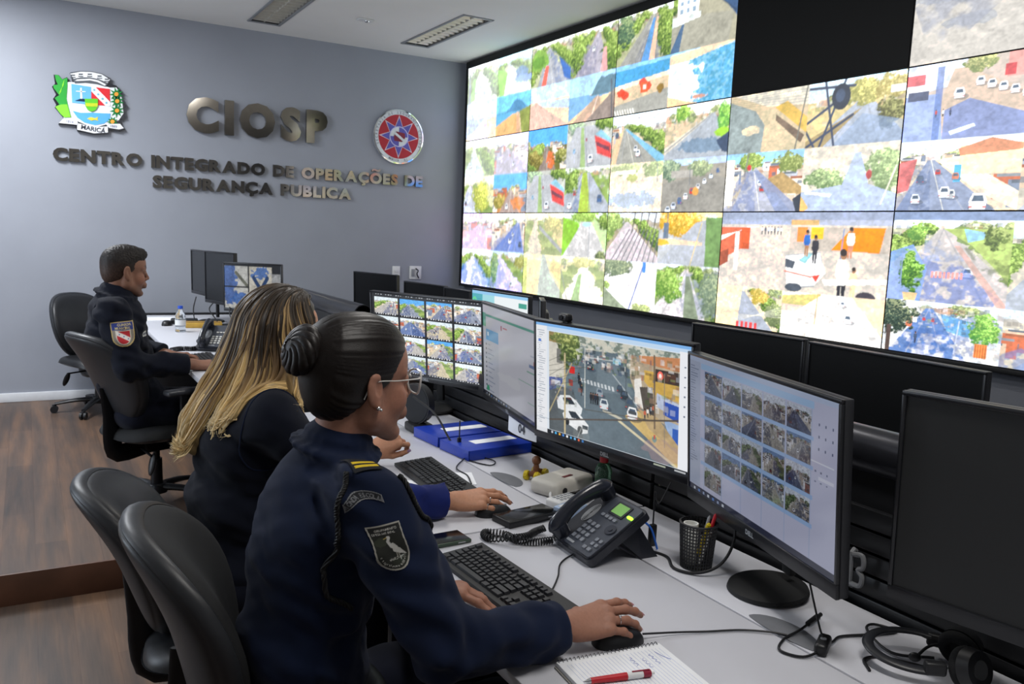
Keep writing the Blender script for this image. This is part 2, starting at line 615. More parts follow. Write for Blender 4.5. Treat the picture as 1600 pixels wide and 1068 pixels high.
# ------------------------------------------------------------------ materials of the room
def wood_mat():
    m = bpy.data.materials.new('wood_floor')
    m.use_nodes = True
    nt = m.node_tree
    N, L = nt.nodes, nt.links
    b = N['Principled BSDF']
    tc = N.new('ShaderNodeTexCoord')
    mp = N.new('ShaderNodeMapping')
    mp.inputs['Rotation'].default_value = (0, 0, R(90))
    L.new(tc.outputs['Object'], mp.inputs['Vector'])
    br = N.new('ShaderNodeTexBrick')
    br.inputs['Color1'].default_value = (*lin('6a5546'), 1)
    br.inputs['Color2'].default_value = (*lin('443a34'), 1)
    br.inputs['Mortar'].default_value = (*lin('3d2d26'), 1)
    br.inputs['Scale'].default_value = 1.0
    br.inputs['Brick Width'].default_value = 0.9
    br.inputs['Row Height'].default_value = 0.125
    br.inputs['Mortar Size'].default_value = 0.0016
    br.inputs['Bias'].default_value = 0.1
    L.new(mp.outputs['Vector'], br.inputs['Vector'])
    m2 = N.new('ShaderNodeMapping')
    m2.inputs['Scale'].default_value = (9, .8, 9)
    L.new(tc.outputs['Object'], m2.inputs['Vector'])
    nz = N.new('ShaderNodeTexNoise')
    nz.inputs['Scale'].default_value = 1.6
    nz.inputs['Detail'].default_value = 7
    nz.inputs['Distortion'].default_value = 0.15
    L.new(m2.outputs['Vector'], nz.inputs['Vector'])
    cr = N.new('ShaderNodeValToRGB')
    e = cr.color_ramp.elements
    e[0].position, e[0].color = 0.32, (*lin('3e3a38'), 1)
    e[1].position, e[1].color = 0.68, (*lin('84634a'), 1)
    k = cr.color_ramp.elements.new(0.5)
    k.color = (*lin('604d41'), 1)
    L.new(nz.outputs['Fac'], cr.inputs['Fac'])
    mx = N.new('ShaderNodeMix')
    mx.data_type = 'RGBA'
    mx.inputs['Factor'].default_value = 0.5
    L.new(br.outputs['Color'], mx.inputs['A'])
    L.new(cr.outputs['Color'], mx.inputs['B'])
    m3 = N.new('ShaderNodeMapping')
    m3.inputs['Scale'].default_value = (60, 2.5, 60)
    L.new(tc.outputs['Object'], m3.inputs['Vector'])
    n3 = N.new('ShaderNodeTexNoise')
    n3.inputs['Scale'].default_value = 2
    n3.inputs['Detail'].default_value = 5
    L.new(m3.outputs['Vector'], n3.inputs['Vector'])
    mr = N.new('ShaderNodeMapRange')
    mr.inputs['To Min'].default_value = 0.72
    mr.inputs['To Max'].default_value = 1.25
    L.new(n3.outputs['Fac'], mr.inputs['Value'])
    mm = N.new('ShaderNodeMix')
    mm.data_type = 'RGBA'
    mm.blend_type = 'MULTIPLY'
    mm.inputs['Factor'].default_value = 1
    L.new(mx.outputs['Result'], mm.inputs['A'])
    L.new(mr.outputs['Result'], mm.inputs['B'])
    L.new(mm.outputs['Result'], b.inputs['Base Color'])
    b.inputs['Roughness'].default_value = 0.42
    b.inputs['Specular IOR Level'].default_value = 0.35
    return m

M_wood = wood_mat()
M_wall = mat('grey_wall_paint', '969aa4', .55, var=.03, scale=3, bump=.05, bscale=260)
M_wall2 = mat('dark_grey_wall_paint', '6d7078', .7, var=.03, scale=3)
M_white_wall = mat('white_wall_paint', 'dcdcdc', .8, var=.03, scale=3)
M_ceil = mat('white_ceiling_paint', 'ecebe8', .85, var=.02, scale=2)
M_base = mat('white_skirting', 'd8dade', .4, var=.03)
M_black = mat('black_plastic', '17181b', .42, var=.12)
M_black2 = mat('matte_black', '0c0d0f', .65, var=.12)
M_gloss = mat('glossy_black', '0b0c0e', .16, var=.05)
M_grey = mat('grey_plastic', '8f9296', .45, var=.05)
M_white = mat('white_plastic', 'dfe0e0', .4, var=.03)
M_steel = mat('brushed_steel', 'b7b9bd', .25, 1.0, var=.06)
M_mirror = mat('polished_bronze_steel', '9f9a92', .1, 1.0, var=.05)
M_chrome = mat('chrome', 'e6e8ea', .08, 1.0, var=.03)

# ------------------------------------------------------------------ room shell
XL, XR, YF, YB = -3.0, 3.665, -2.2, 7.33
YP, ZP = 3.735, 0.13            # raised floor: front edge, height
struct(MB().box(((XL + XR) / 2, (YF + YP) / 2, -.05), (XR - XL, YP - YF, .1)).build('floor', M_wood))
struct(MB().box(((XL + XR) / 2, (YP + .006 + YB) / 2, ZP / 2), (XR - XL, YB - YP - .006, ZP)).build('floor_raised', M_wood))
M_riser = mat('dark_wood_riser', '5d3f30', .45, var=.25, scale=6)
struct(MB().box(((XL + XR) / 2, YP, ZP / 2 - .001), (XR - XL, .014, ZP + .004), .003).build('trim_1', M_riser))
struct(MB().box(((XL + XR) / 2, YB + .05, CEIL / 2), (XR - XL + .2, .1, CEIL)).build('wall_back', M_wall))
struct(MB().box((XR + .05, (YF + YB) / 2, CEIL / 2), (.1, YB - YF, CEIL)).build('wall_right', M_wall2))
struct(MB().box((XL - .05, (YF + YB) / 2, CEIL / 2), (.1, YB - YF, CEIL)).build('wall_left', M_white_wall))
struct(MB().box(((XL + XR) / 2, YF - .05, CEIL / 2), (XR - XL + .2, .1, CEIL)).build('wall_front', M_white_wall))
struct(MB().box(((XL + XR) / 2, YB - .008, ZP + .035), (XR - XL, .016, .07), .004).build('baseboard_back', M_base))

wn = MB()
for y in (2.95, 4.3, 5.65):
    wn.box((XL + .03, y, 1.75), (.06, .06, 1.46), .006)
for z in (1.06, 2.44):
    wn.box((XL + .03, 4.3, z), (.06, 2.76, .06), .006)
w1_ = struct(wn.build('added_window_1', M_white))  # added window frame, out of view, set round the fill light
MB().box((XL + .012, 4.3, 1.75), (.008, 2.66, 1.32)).build('fill_pane', mat('fill_pane_glow', 'dfe9f4', .3, emit='d4e4ff', es=1.2), w1_)  # glowing pane added behind the fill light
# ceiling with an opening for every recessed lamp
LW, LL = .23, 1.17
xs = sorted({XL, XR} | {x + s * LW / 2 for x, *_ in LAMPS for s in (-1, 1)})
ys = sorted({YF, YB} | {y + s * LL / 2 for _, y, *_ in LAMPS for s in (-1, 1)})
cm = MB()
for i in range(len(xs) - 1):
    for j in range(len(ys) - 1):
        cx_, cy_ = (xs[i] + xs[i + 1]) / 2, (ys[j] + ys[j + 1]) / 2
        if any(abs(cx_ - x) < LW / 2 and abs(cy_ - y) < LL / 2 for x, y, *_ in LAMPS):
            continue
        cm.add([(xs[i], ys[j], CEIL), (xs[i + 1], ys[j], CEIL), (xs[i + 1], ys[j + 1], CEIL), (xs[i], ys[j + 1], CEIL)], [(0, 3, 2, 1)])
cm.box(((XL + XR) / 2, (YF + YB) / 2, CEIL + .18), (XR - XL + .2, YB - YF + .2, .02))
struct(cm.build('ceiling', M_ceil, smooth=False))

M_refl = mat('lamp_reflector', 'a9abad', .22, .9, var=.05)
M_louvre = mat('lamp_louvre', 'dcd8cc', .3, .45, var=.05)
M_tube_off = mat('lamp_tube_off', 'c8c8c2', .35, var=.02)
M_tube_on = mat('lamp_tube_lit', 'ffffff', .4, emit='fff6ea', es=9.0)
lamp_labels = ['switched off louvred ceiling lamp nearest the coat of arms',
               'switched off louvred ceiling lamp nearest the video wall',
               'lit louvred ceiling lamp over the raised floor, out of view at left',
               'lit louvred ceiling lamp near the left wall, out of view',
               'lit louvred ceiling lamp over the second workstation, out of view above',
               'lit louvred ceiling lamp over the front of the desk, out of view above']
for (x, y, pw, lit), lab in zip(LAMPS, lamp_labels):
    t = thing('ceiling_lamp', lab, 'ceiling lamp', (x, y, CEIL), group='recessed ceiling lamps')
    f = MB()
    for s in (-1, 1):
        f.box((s * (LW / 2 + .004), 0, -.003), (.02, LL + .03, .008), .002)
        f.box((0, s * (LL / 2 + .004), -.003), (LW + .03, .02, .008), .002)
    f.build('lamp_frame', M_grey, t)
    r = MB()
    r.box((0, 0, .135), (LW, LL, .006))
    for s in (-1, 1):
        r.box((s * (LW / 2 - .002), 0, .068), (.004, LL, .13))
        r.box((0, s * (LL / 2 - .002), .068), (LW, .004, .13))
    r.build('reflector', M_refl, t)
    lv = MB()
    nb = 14
    for k in range(nb):
        yy = -LL / 2 + LL * (k + .5) / nb
        lv.add([(-LW / 2 + .006, yy - .004, .004), (LW / 2 - .006, yy - .004, .004), (LW / 2 - .006, yy - .036, .052), (-LW / 2 + .006, yy - .036, .052),
                (-LW / 2 + .006, yy + .004, .004), (LW / 2 - .006, yy + .004, .004), (LW / 2 - .006, yy - .028, .052), (-LW / 2 + .006, yy - .028, .052)],
               [(0, 1, 2, 3), (5, 4, 7, 6), (0, 4, 5, 1), (3, 2, 6, 7)])
    lv.box((0, 0, .03), (.006, LL - .01, .05))
    lv.build('louvre', M_louvre, t, smooth=False)
    for s in (-1, 1):
        MB().cyl((s * .055, -LL / 2 + .03, .092), (s * .055, LL / 2 - .03, .092), .013, n=12).build('lamp_tube', M_tube_on if lit else M_tube_off, t)
    if lit:
        ld = bpy.data.lights.new('lamp_light', 'AREA')
        ld.shape = 'RECTANGLE'
        ld.size, ld.size_y = LW - .02, LL - .02
        ld.energy = pw
        ld.color = (1.0, .97, .93) if x > 0 else (.93, .96, 1.0)
        lo = bpy.data.objects.new('lamp_light', ld)
        COL.objects.link(lo)
        lo.parent = t
        lo.location = (0, 0, -.01)

t = thing('smoke_detector', 'small white square detector on the ceiling between the two lamps', 'detector', (2.29, 6.36, CEIL))
MB().box((0, 0, -.006), (.12, .075, .012), .004).build('housing', M_white, t)
MB().ball((.012, 0, -.012), (.02, .02, .012), 14, 8).build('sensor_dome', M_chrome, t)

# sockets on the back wall
t = thing('wall_socket', 'narrow white switch plate on the grey wall, left of the wider plate', 'socket', (2.985, YB, 1.165))
MB().box((0, -.006, 0), (.076, .012, .125), .004).build('cover_plate', M_white, t)
MB().box((0, -.014, -.02), (.03, .008, .014), .002).build('socket_insert', M_grey, t)
MB().box((0, -.013, .02), (.034, .006, .03), .002).build('switch', M_white, t)
t = thing('wall_socket', 'wider white plate on the grey wall with dark cables plugged in', 'socket', (3.18, YB, 1.17))
MB().box((0, -.006, 0), (.12, .012, .125), .004).build('cover_plate', M_white, t)
MB().box((-.028, -.014, 0), (.03, .008, .07), .002).build('socket_insert', M_grey, t)
MB().tube([(.0, -.014, .04), (.018, -.03, .02), (.008, -.028, -.01), (.03, -.02, -.05)], .006).build('cable', M_black, t)

# ------------------------------------------------------------------ lettering on the back wall
GLYPH = {}
def glyph(ch, bold):
    """outline of one capital as (points, faces); accents are set separately"""
    if ch == 'Õ':
        v, f = glyph('O', bold)
        v2, f2 = glyph('~', bold * .5)
        w2 = (v[:, 0].max() + v[:, 0].min() - v2[:, 0].max() - v2[:, 0].min()) / 2
        v2 = v2 + np.array([w2, .80 - v2[:, 1].min(), 0])
        return np.concatenate([v, v2]), f + [tuple(i + len(v) for i in q) for q in f2]
    me = text_mesh(ch, 1.0, bold, .5)
    v, f = mesh_np(me), [tuple(q.vertices) for q in me.polygons]
    bpy.data.meshes.remove(me)
    return v, f
def lettering(s, x0, x1, zb, cap, label, bold, depth, track):
    """raised metal letters, each one a part, spread evenly from x0 to x1"""
    t = thing('wall_lettering', label, 'sign', ((x0 + x1) / 2, YB, zb))
    G = [None if c == ' ' else glyph(c, bold) for c in s]
    wid = [.34 if g is None else g[0][:, 0].max() - g[0][:, 0].min() for g in G]
    tot = sum(wid) + track * (len(s) - 1)
    k = (x1 - x0) / tot
    S = cap / (.727 + 2 * bold)
    x = x0 - (x0 + x1) / 2
    for g, w in zip(G, wid):
        if g is not None:
            v, f = g
            P = np.stack([x + (v[:, 0] - v[:, 0].min()) * k, -.004 - depth * (v[:, 2] + .5), (v[:, 1] + bold) * S], -1)
            m = MB()
            m.add([tuple(p) for p in P], f)
            m.build('letter', M_mirror, t, smooth=False)
        x += (w + track) * k
    return t
lettering('CIOSP', 1.14, 2.30, 2.275, .295, 'large bronze metal letters CIOSP on the grey wall', .058, .035, .14)
lettering('CENTRO INTEGRADO DE OPERAÇÕES DE', .19, 3.22, 1.968, .104, 'long upper row of small metal letters starting with CENTRO', .052, .02, .07)
lettering('SEGURANÇA PUBLICA', .885, 2.53, 1.812, .104, 'short lower row of small metal letters starting with SEGURANÇA', .052, .02, .07)

# ------------------------------------------------------------------ coat of arms: flat painted board with raised layers
ARMS = thing('coat_of_arms', 'painted municipal coat of arms with a mural crown and ribbon, at left', 'emblem', (.46, YB, 2.41))
def arms_xy(c):
    return ((c[0] - 620) * .000508, -(c[1] - 560) * .000527 + (c[0] - 620) * .000066)
def layer(name, col, polys, d0, d1, rough=.35, metal=0):
    m = MB()
    for p in polys:
        q = [arms_xy(c) for c in p]
        m.prism([(a, b) for a, b in q], -d1, -d0, 'y')
    return m.build(name, mat('arms_' + col, col, rough, metal, var=.03), ARMS, smooth=False)
def blob(cx, cy, rx, ry, n=18):
    return [(cx + rx * math.cos(2 * PI * i / n), cy + ry * math.sin(2 * PI * i / n)) for i in range(n)]
def leaf(cx, cy, a, l, w):
    c, s = math.cos(a), math.sin(a)
    return [(cx + c * x - s * y, cy + s * x + c * y) for x, y in ((0, 0), (l * .35, w), (l, 0), (l * .35, -w))]
outline = [(340, 118), (480, 95), (620, 100), (760, 130), (890, 205), (860, 270), (960, 300), (1040, 400), (1020, 480), (1100, 590), (1060, 640), (1080, 760),
           (1000, 790), (1010, 840), (1070, 930), (1000, 960), (850, 925), (830, 985), (640, 990), (420, 935), (390, 860), (170, 830), (240, 745), (130, 600), (150, 560),
           (110, 480), (150, 420), (100, 310), (140, 270), (125, 145), (190, 150), (235, 210), (300, 180), (320, 250), (375, 270)]
layer('backing_board', '3e4046', [outline], .002, .03, .2, .8)
layer('white_field', 'eceef0', [[(345, 250), (620, 260), (870, 330), (960, 330), (1030, 480), (1050, 700), (980, 800), (880, 830), (640, 900), (430, 800), (240, 745), (300, 250)]], .03, .034)
layer('mural_crown', '5c6066', [[(330, 128), (480, 100), (620, 104), (760, 134), (885, 215), (810, 318), (690, 280), (540, 262), (400, 270)]], .03, .037)
layer('crown_band', 'f0f1f2', [[(340, 135), (480, 108), (620, 112), (755, 142), (872, 218), (835, 262), (720, 212), (600, 186), (480, 186), (385, 206)]]
      + [[(400, 232), (430, 214), (600, 205), (710, 228), (815, 285), (800, 305), (700, 252), (600, 228), (440, 236)]], .037, .040)
crown_windows = []
for cx, cy in ((375, 165), (478, 152), (598, 152), (730, 178), (828, 222)):
    crown_windows += [[(cx - 30, cy - 18), (cx + 30, cy - 16), (cx + 26, cy), (cx - 26, cy)], [(cx - 36, cy + 14), (cx + 36, cy + 16), (cx + 32, cy + 28), (cx - 32, cy + 26)]]
layer('crown_windows', '52565d', crown_windows, .040, .042)
layer('shield_blue_quarter', '6db8f4', [[(350, 275), (615, 320), (612, 520), (540, 560), (355, 535)]], .034, .038)
layer('shield_red_quarter', 'de3038', [[(675, 325), (868, 352), (866, 530)], [(615, 380), (800, 585), (690, 575), (615, 520)]], .034, .038)
layer('shield_band', 'f4f5f6', [[(615, 320), (680, 326), (868, 535), (868, 595), (800, 588), (615, 385)]], .034, .037)
layer('band_stars', '7fc4d8', [blob(653, 362, 16, 16, 6), blob(706, 424, 16, 16, 6), blob(762, 486, 16, 16, 6), blob(815, 544, 16, 16, 6)], .037, .040)
layer('cross', 'f6f8fa', [[(468, 330), (488, 332), (494, 488), (466, 486)], [(412, 372), (540, 382), (538, 392), (412, 384)]], .038, .041)
layer('hill', '12314a', [[(395, 510), (470, 482), (560, 490), (560, 530)]], .038, .041)
layer('inner_shield', '63c832', [[(525, 482), (700, 490), (700, 590), (670, 645), (615, 670), (560, 640), (530, 580)]], .038, .044)
layer('inner_band', 'c8d630', [[(532, 545), (698, 552), (696, 600), (540, 592)]], .044, .046)
layer('sea', '5fb2f2', [[(362, 650), (470, 680), (620, 682), (870, 700), (860, 780), (780, 838), (660, 858), (520, 820), (420, 745)]], .034, .038)
layer('fish', 'e8d44a', [[(552, 765), (600, 742), (660, 760), (702, 742), (690, 775), (706, 800), (655, 785), (610, 796)]], .038, .041)
canes = [[(140, 150), (185, 155), (235, 215), (300, 190), (300, 300), (285, 480), (300, 560), (340, 740), (250, 742), (200, 690), (135, 590), (190, 560), (130, 470), (190, 430), (120, 330), (115, 290), (175, 285), (150, 220)]]
layer('sugar_cane', '2fa03c', canes, .034, .039)
layer('cane_leaves', '86dc3c', [[(135, 590), (215, 560), (290, 560), (335, 738), (252, 740), (205, 690)], leaf(190, 420, -1.2, 110, 10), leaf(230, 330, -1.3, 120, 10)], .039, .041)
flw, ctr = [], []
for cx, cy in ((955, 425), (965, 525), (960, 660), (895, 815)):
    for k in range(9):
        flw.append(leaf(cx, cy, k * 2 * PI / 9 + .3, 100 if cy < 800 else 76, 17))
    ctr.append(blob(cx, cy, 30, 30, 12))
layer('flower_leaves', '14803c', flw, .034, .039)
layer('flower_centres', 'eea540', ctr, .039, .043)
layer('ribbon', 'e9eaee', [[(240, 750), (420, 780), (430, 850), (180, 815)], [(420, 822), (640, 890), (830, 880), (830, 970), (640, 975), (415, 915)], [(800, 845), (1000, 848), (1050, 915), (985, 930), (850, 905)]], .034, .041)
def sign_text(s, c0, size, ang, col, parent, conv, d, bold=.02):
    me = text_mesh(s, size, bold * size)
    P = mesh_np(me)
    x0, z0 = conv(c0)
    ca, sa = math.cos(ang), math.sin(ang)
    me.vertices.foreach_set('co', np.stack([x0 + P[:, 0] * ca - P[:, 1] * sa, np.full(len(P), -d), z0 + P[:, 0] * sa + P[:, 1] * ca], -1).reshape(-1).astype(np.float32))
    me.materials.clear()
    me.materials.append(mat('sign_ink_' + col, col, .5))
    o = bpy.data.objects.new('lettering', me)
    COL.objects.link(o)
    o.parent = parent
    return o
sign_text('MARICÁ', (462, 905), .046, R(-6), '3a3c46', ARMS, arms_xy, .0422, .03)
sign_text('1814', (265, 806), .026, R(-6), '8a8ca0', ARMS, arms_xy, .0422)
sign_text('1889', (855, 892), .026, R(-2), '8a8ca0', ARMS, arms_xy, .0422)

# ------------------------------------------------------------------ round emblem
RND = thing('round_emblem', 'round chrome rimmed emblem with a blue eight pointed star on red', 'emblem', (2.967, YB, 2.405))
def disc(r0, r1, d, n=64):
    m = MB()
    m.lathe([(r0, 0), (r1, 0)] if r0 else [(.0001, 0), (r1, 0)], n, cap=False)
    m.v = [Vector((p.x, -d, p.y)) for p in m.v]
    return m
rm = MB().lathe([(.20, .004), (.245, .004), (.247, .02), (.243, .034), (.232, .036), (.228, .030)], 64, cap=False)
rm.v = [Vector((p.x, -p.z, p.y)) for p in rm.v]
rm.build('rim', M_chrome, RND)
disc(0, .231, .030).build('ring', mat('emblem_white', 'd9dee2', .35), RND)
disc(0, .196, .0315).build('red_field', mat('emblem_red', 'b01e2c', .35), RND)
def star(ro, ri, d, col, name):
    p = []
    for k in range(16):
        r_ = ro if k % 2 == 0 else ri
        p.append((r_ * math.sin(k * PI / 8), r_ * math.cos(k * PI / 8)))
    MB().prism(p, -d - .0015, -d, 'y').build(name, mat('emblem_' + col, col, .35), RND, smooth=False)
star(.192, .098, .032, 'e6cfd6', 'star_outline')
star(.172, .092, .034, '5a55ac', 'star')
disc(0, .092, .0362).build('centre_ring', mat('emblem_lilac', 'c8c6ec', .35), RND)
disc(0, .084, .0368).build('centre_disc', mat('emblem_pale', 'd9dee2', .35), RND)
qd = MB()
for a0 in (0, PI):
    qd.prism([(0, 0)] + [(.083 * math.cos(a0 + k * PI / 24), .083 * math.sin(a0 + k * PI / 24)) for k in range(13)], -.0385, -.0370, 'y')
qd.build('centre_quarters', mat('emblem_5a55ac', '5a55ac', .35), RND, smooth=False)
MB().prism([(-.05, .0), (-.03, .045), (.055, .035), (.06, -.005), (.03, -.045), (-.045, -.04)], -.0405, -.0385, 'y').build('map_shape', mat('emblem_dark_red', '7c1830', .35), RND, smooth=False)
MB().prism([(-.05, .022), (-.035, .038), (.055, -.024), (.04, -.04)], -.042, -.0405, 'y').build('map_band', mat('emblem_white', 'd9dee2', .35), RND, smooth=False)
def ring_text(s, a0, a1, r, size, flip=1):
    n = len(s)
    for i, ch in enumerate(s):
        if ch == ' ':
            continue
        a = a0 + (a1 - a0) * i / (n - 1)
        me = text_mesh(ch, size, .01 * size)
        P = mesh_np(me)
        P[:, 0] -= P[:, 0].mean()
        c, s_ = math.cos(a - flip * PI / 2), math.sin(a - flip * PI / 2)
        out = MB()
        out.add([(r * math.cos(a) + p[0] * c - p[1] * s_, -.0312, r * math.sin(a) + p[0] * s_ + p[1] * c) for p in P], [tuple(f.vertices) for f in me.polygons])
        out.build('letter', mat('sign_ink_6f7480', '6f7480', .5), RND, smooth=False, weld=False)
ring_text('SECRETARIA DE SEGURANÇA CIDADÃ', R(200), R(-20), .204, .028)
ring_text('MARICÁ - RJ', R(247), R(293), .222, .026, -1)
# ------------------------------------------------------------------ the video wall: 5 x 3 display panels in a black frame
PW, PH, WX = 1.1485, .6650, 3.600
M_vw = screen_mat('video_wall_display', 1.0 * WALL_GLOW, .35)
ZT = 3.078
YL = 7.192

def tiles(w, h, fns, wash=.10):
    im = Im(w, h, '202020')
    for k, fn in enumerate(fns):
        if fn is None:
            continue
        q = im.sub((k % 2) * .5, (k // 2) * .5, (k % 2) * .5 + .5, (k // 2) * .5 + .5)
        fn(q)
    return im

def beach(t, seed, sky='9ed2f4', mount=None, sea='5aa0d8', path='cbb9ae', right=None):
    t.rect(0, 0, 1, 1, 'e6d2a8')
    t.rect(0, 0, 1, .42, sky)
    if mount:
        t.poly([(.2, .46), (.42, .34), (.52, .2), (.62, .14), (.74, .2), (.9, .36), (1, .42), (1, .48)], mount)
    t.poly([(0, .42), (1, .46), (.6, .52), (.3, .75), (0, .95)], sea)
    t.poly([(.62, .48), (.68, .48), (.75, 1), (.1, 1)], path, 1, .12, seed)
    t.line((.65, .48), (.5, 1), .012, 'f2ece0')
    if right:
        t.poly([(.7, .46), (1, .36), (1, 1), (.78, 1)], right, 1, .4, seed)
    return t

def t00a(t):
    street(t, 1, 'f2f8fa', .2, .42, .1, .85, 'dfe2e8', 'g', 't', 0, dash=False, ground='e4ecd8')
    t.poly([(.2, .35), (.28, .35), (.26, .95), (.1, .95)], '9ed468'); t.poly([(.05, .2), (.09, .2), (.13, 1), (.05, 1)], '8a96a0'); t.wash('f4fafc', .35)
def t00b(t):
    street(t, 2, 'd8eef4', .25, .35, .12, 1.1, 'e8ecf2', 't', 't', 0, dash=False, ground='cfe0b8')
    t.poly([(.0, .3), (.3, .42), (.22, 1), (.08, 1)], '9ad850'); t.ell(.72, .52, .18, .16, '5a86b8', .9, .5); t.ell(.8, .68, .26, .09, '8fb4ee', .9, .5); t.wash('f0f8fa', .18)
def t00c(t):
    beach(t, 3, 'd4e4f6', None, 'b8cbe2', 'e6dcec'); t.wash('f0ecf8', .4)
def t00d(t):
    beach(t, 4, '7cd0f2', '4f88b8', '62b0d8', 'd8b08a', '8a9648'); t.poly([(0, .75), (.5, .5), (.62, .5), (.62, 1), (0, 1)], 'e2b878')
def t01a(t):
    street(t, 5, 'eef4ee', .15, .45, .18, .95, 'aeb2bc', 't', 't', 1, '6b7ea8', ground='c4c8a0')
    t.ell(.2, .38, .25, .24, '7fae48', 1, .5, 3); t.ell(.2, .42, .18, .14, '5f9236', 1, .6, 4); t.poly([(.38, .55), (.46, .55), (.4, 1), (.28, 1)], 'e26a5a'); t.poly([(.7, .4), (1, .75), (1, 1), (.85, .9)], '3f68b8')
def t01b(t):
    street(t, 6, 'f0f4f0', .14, .6, .1, .85, 'b0aab8', 't', 't', 1, '7a7c98', ground='a8b070')
    t.tree(.9, .6, .2, .4, 9); t.tree(.15, .45, .18, .4, 10); t.poly([(.72, .5), (.78, .5), (.82, 1), (.68, 1)], 'e0a8a8')
def t01c(t):
    t.rect(0, 0, 1, 1, 'e6d6b4'); t.rect(0, 0, 1, .35, 'c4e0f2'); t.poly([(.15, .36), (1, .4), (1, .62), (.3, .48)], 'bcd4e6')
    t.poly([(.12, .36), (.18, .36), (1, 1), (0, 1), (0, .45)], 'dcb8a0', 1, .15, 2)
    for k in range(5): t.line((.15, .36), (.1 + .2 * k, 1), .01, 'b88e7c', .7)
    t.wash('f4ece8', .2)
def t01d(t):
    beach(t, 8, 'b4dcf0', None, '7cb0d8', 'c8a890'); t.poly([(.5, .46), (.62, .2), (.7, .08), (.78, .12), (.86, .08), (1, .1), (1, .46)], '5e7f92')
    t.poly([(1, .4), (1, 1), (.4, 1)], '8f8078', 1, .3, 3); t.line((.92, .2), (.96, 1), .02, '4e545c')
def t02a(t):
    street(t, 11, 'f6faf8', .12, .68, .05, .8, '9a9a94', 't', 't', 0, '6c7080', ground='b0b488')
    t.poly([(.66, .2), (.7, .2), (.62, 1), (.48, 1)], '5a94d0'); t.poly([(.72, .2), (.76, .2), (.72, 1), (.62, 1)], 'e8c8a8'); t.tree(.92, .55, .18, .5, 12); t.tree(.12, .3, .2, .3, 13, '2a4438', '5f8456')
def t02b(t):
    t.rect(0, 0, 1, 1, 'a8a48c'); t.rect(0, 0, 1, .12, 'dceaf0'); t.tree(.1, .1, .2, .2, 3); t.rect(.08, .0, .42, .42, 'f4f4f0')
    for k in range(6): t.rect(.12 + .1 * (k % 3), .08 + .14 * (k // 3), .17 + .1 * (k % 3), .16 + .14 * (k // 3), '8aa4bc')
    t.rect(.0, .34, .46, .52, 'e4eae8'); t.poly([(.0, .52), (.55, .42), (.95, .5), (.9, 1), (0, 1)], 'a09e8e', 1, .15, 4)
    t.poly([(.7, 0), (1, 0), (1, .6), (.75, .2)], '34507a'); t.line((.55, 0), (.98, .5), .012, '2a3c52'); t.poly([(.0, .95), (.16, .5), (.2, .5), (.14, 1), (0, 1)], '3e5a7c')
def t02c(t):
    t.rect(0, 0, 1, 1, 'd6c4a0'); t.rect(0, 0, 1, .13, '8fd0f4'); t.poly([(0, .1), (1, .06), (1, .28), (0, .4)], '4a9fd4', 1, .1, 3); t.poly([(0, .4), (1, .28), (1, .36), (0, .5)], 'f0e6d0')
    t.poly([(0, .8), (1, .6), (1, 1), (0, 1)], 'a0a098', 1, .12, 6)
    for c in ((.12, .55), (.2, .6), (.55, .42), (.62, .5)): t.ell(c[0], c[1], .08, .09, 'd8402c', .95, .4, 5); 
    t.rect(.5, .42, .64, .62, 'e0603a'); t.rect(.54, .46, .6, .56, 'f4e8e0'); t.ell(.86, .58, .06, .09, '8a6a30', 1, .5, 7)
    for k in range(8): t.line((.02 + .05 * k, .9), (.05 + .05 * k, 1), .014, 'f0eee8')
def t02d(t):
    t.rect(0, 0, 1, 1, '58a8d0'); U, V = t.uv(); n = t.noise(20, 5)
    t.mix(n > .55, '86c8e2', .8); t.mix(n < .36, '3c86b4', .6)
    t.rect(0, 0, 1, .06, 'a8dcf6'); t.poly([(0, .04), (.6, .0), (1, .0), (1, .03), (.3, .2), (0, .25)], 'e6d8b8')
    m = (U * 1.2 + .5 * (t.noise(9, 8) - .5) < .62 - .25 * np.abs(V - .6)) & (V > .2); t.mix(m, 'f4f6f4', .85)
    t.poly([(0, .8), (.28, .92), (.5, 1), (0, 1)], 'e8cfa0'); t.ell(.5, .88, .12, .035, 'd08a6c', .9, .6, 3); t.text('SANTA', .72, .08, .04, 'f4fbff', .8)
def t04(t):
    t.rect(0, 0, 1, 1, 'c6c0b4'); t.grain(.2, 8, 3); t.poly([(0, .25), (1, .1), (1, 1), (0, 1)], 'b8b2a8', 1, .12, 4); t.tree(.1, .1, .2, .16, 5, '5c7448', 'b8cc88')
    for c in ((.35, .55, .3, .07), (.6, .42, .3, .06), (.8, .3, .3, .08), (.5, .75, .2, .04)): t.ell(*c, '7a8494', .75, .8, int(c[0] * 90))
    t.dapple([(0, .6), (1, .05), (1, .5), (.2, 1)], '66708a', .95, 5, .5, 5); t.ell(.62, .36, .16, .13, '4c5446', .9, .7, 9); t.wash('f2f0ec', .18)
def w10a(t): street(t, 21, 'f4faf4', .3, .3, -.1, .7, 'cfd6dc', 'g', 't', 1, ground='b8c890'); t.wash('f4faf4', .25)
def w10b(t): street(t, 22, 'e0e4f2', .35, .4, .1, 1., 'b4b0bc', 'h', 'h', 2, '9a98a8', ground='d0ccd8'); t.wash('ece8f4', .3)
def w10c(t):
    street(t, 23, 'f0f0e0', .25, .2, -.2, .6, 'd0d4e2', 'g', 'g', 1, ground='d8d8a8'); t.tree(.6, .55, .3, .4, 5, '8a9a38', 'dcdc6a')
def w10d(t): street(t, 24, '6cbcf0', .42, .55, .2, .8, 'a89088', 'h', 'h', 1, ground='c88850'); t.tree(.2, .7, .2, .2, 6, '6a6a28', 'c0a850'); t.ell(.75, .75, .2, .15, 'e08848', .8, .6, 3)
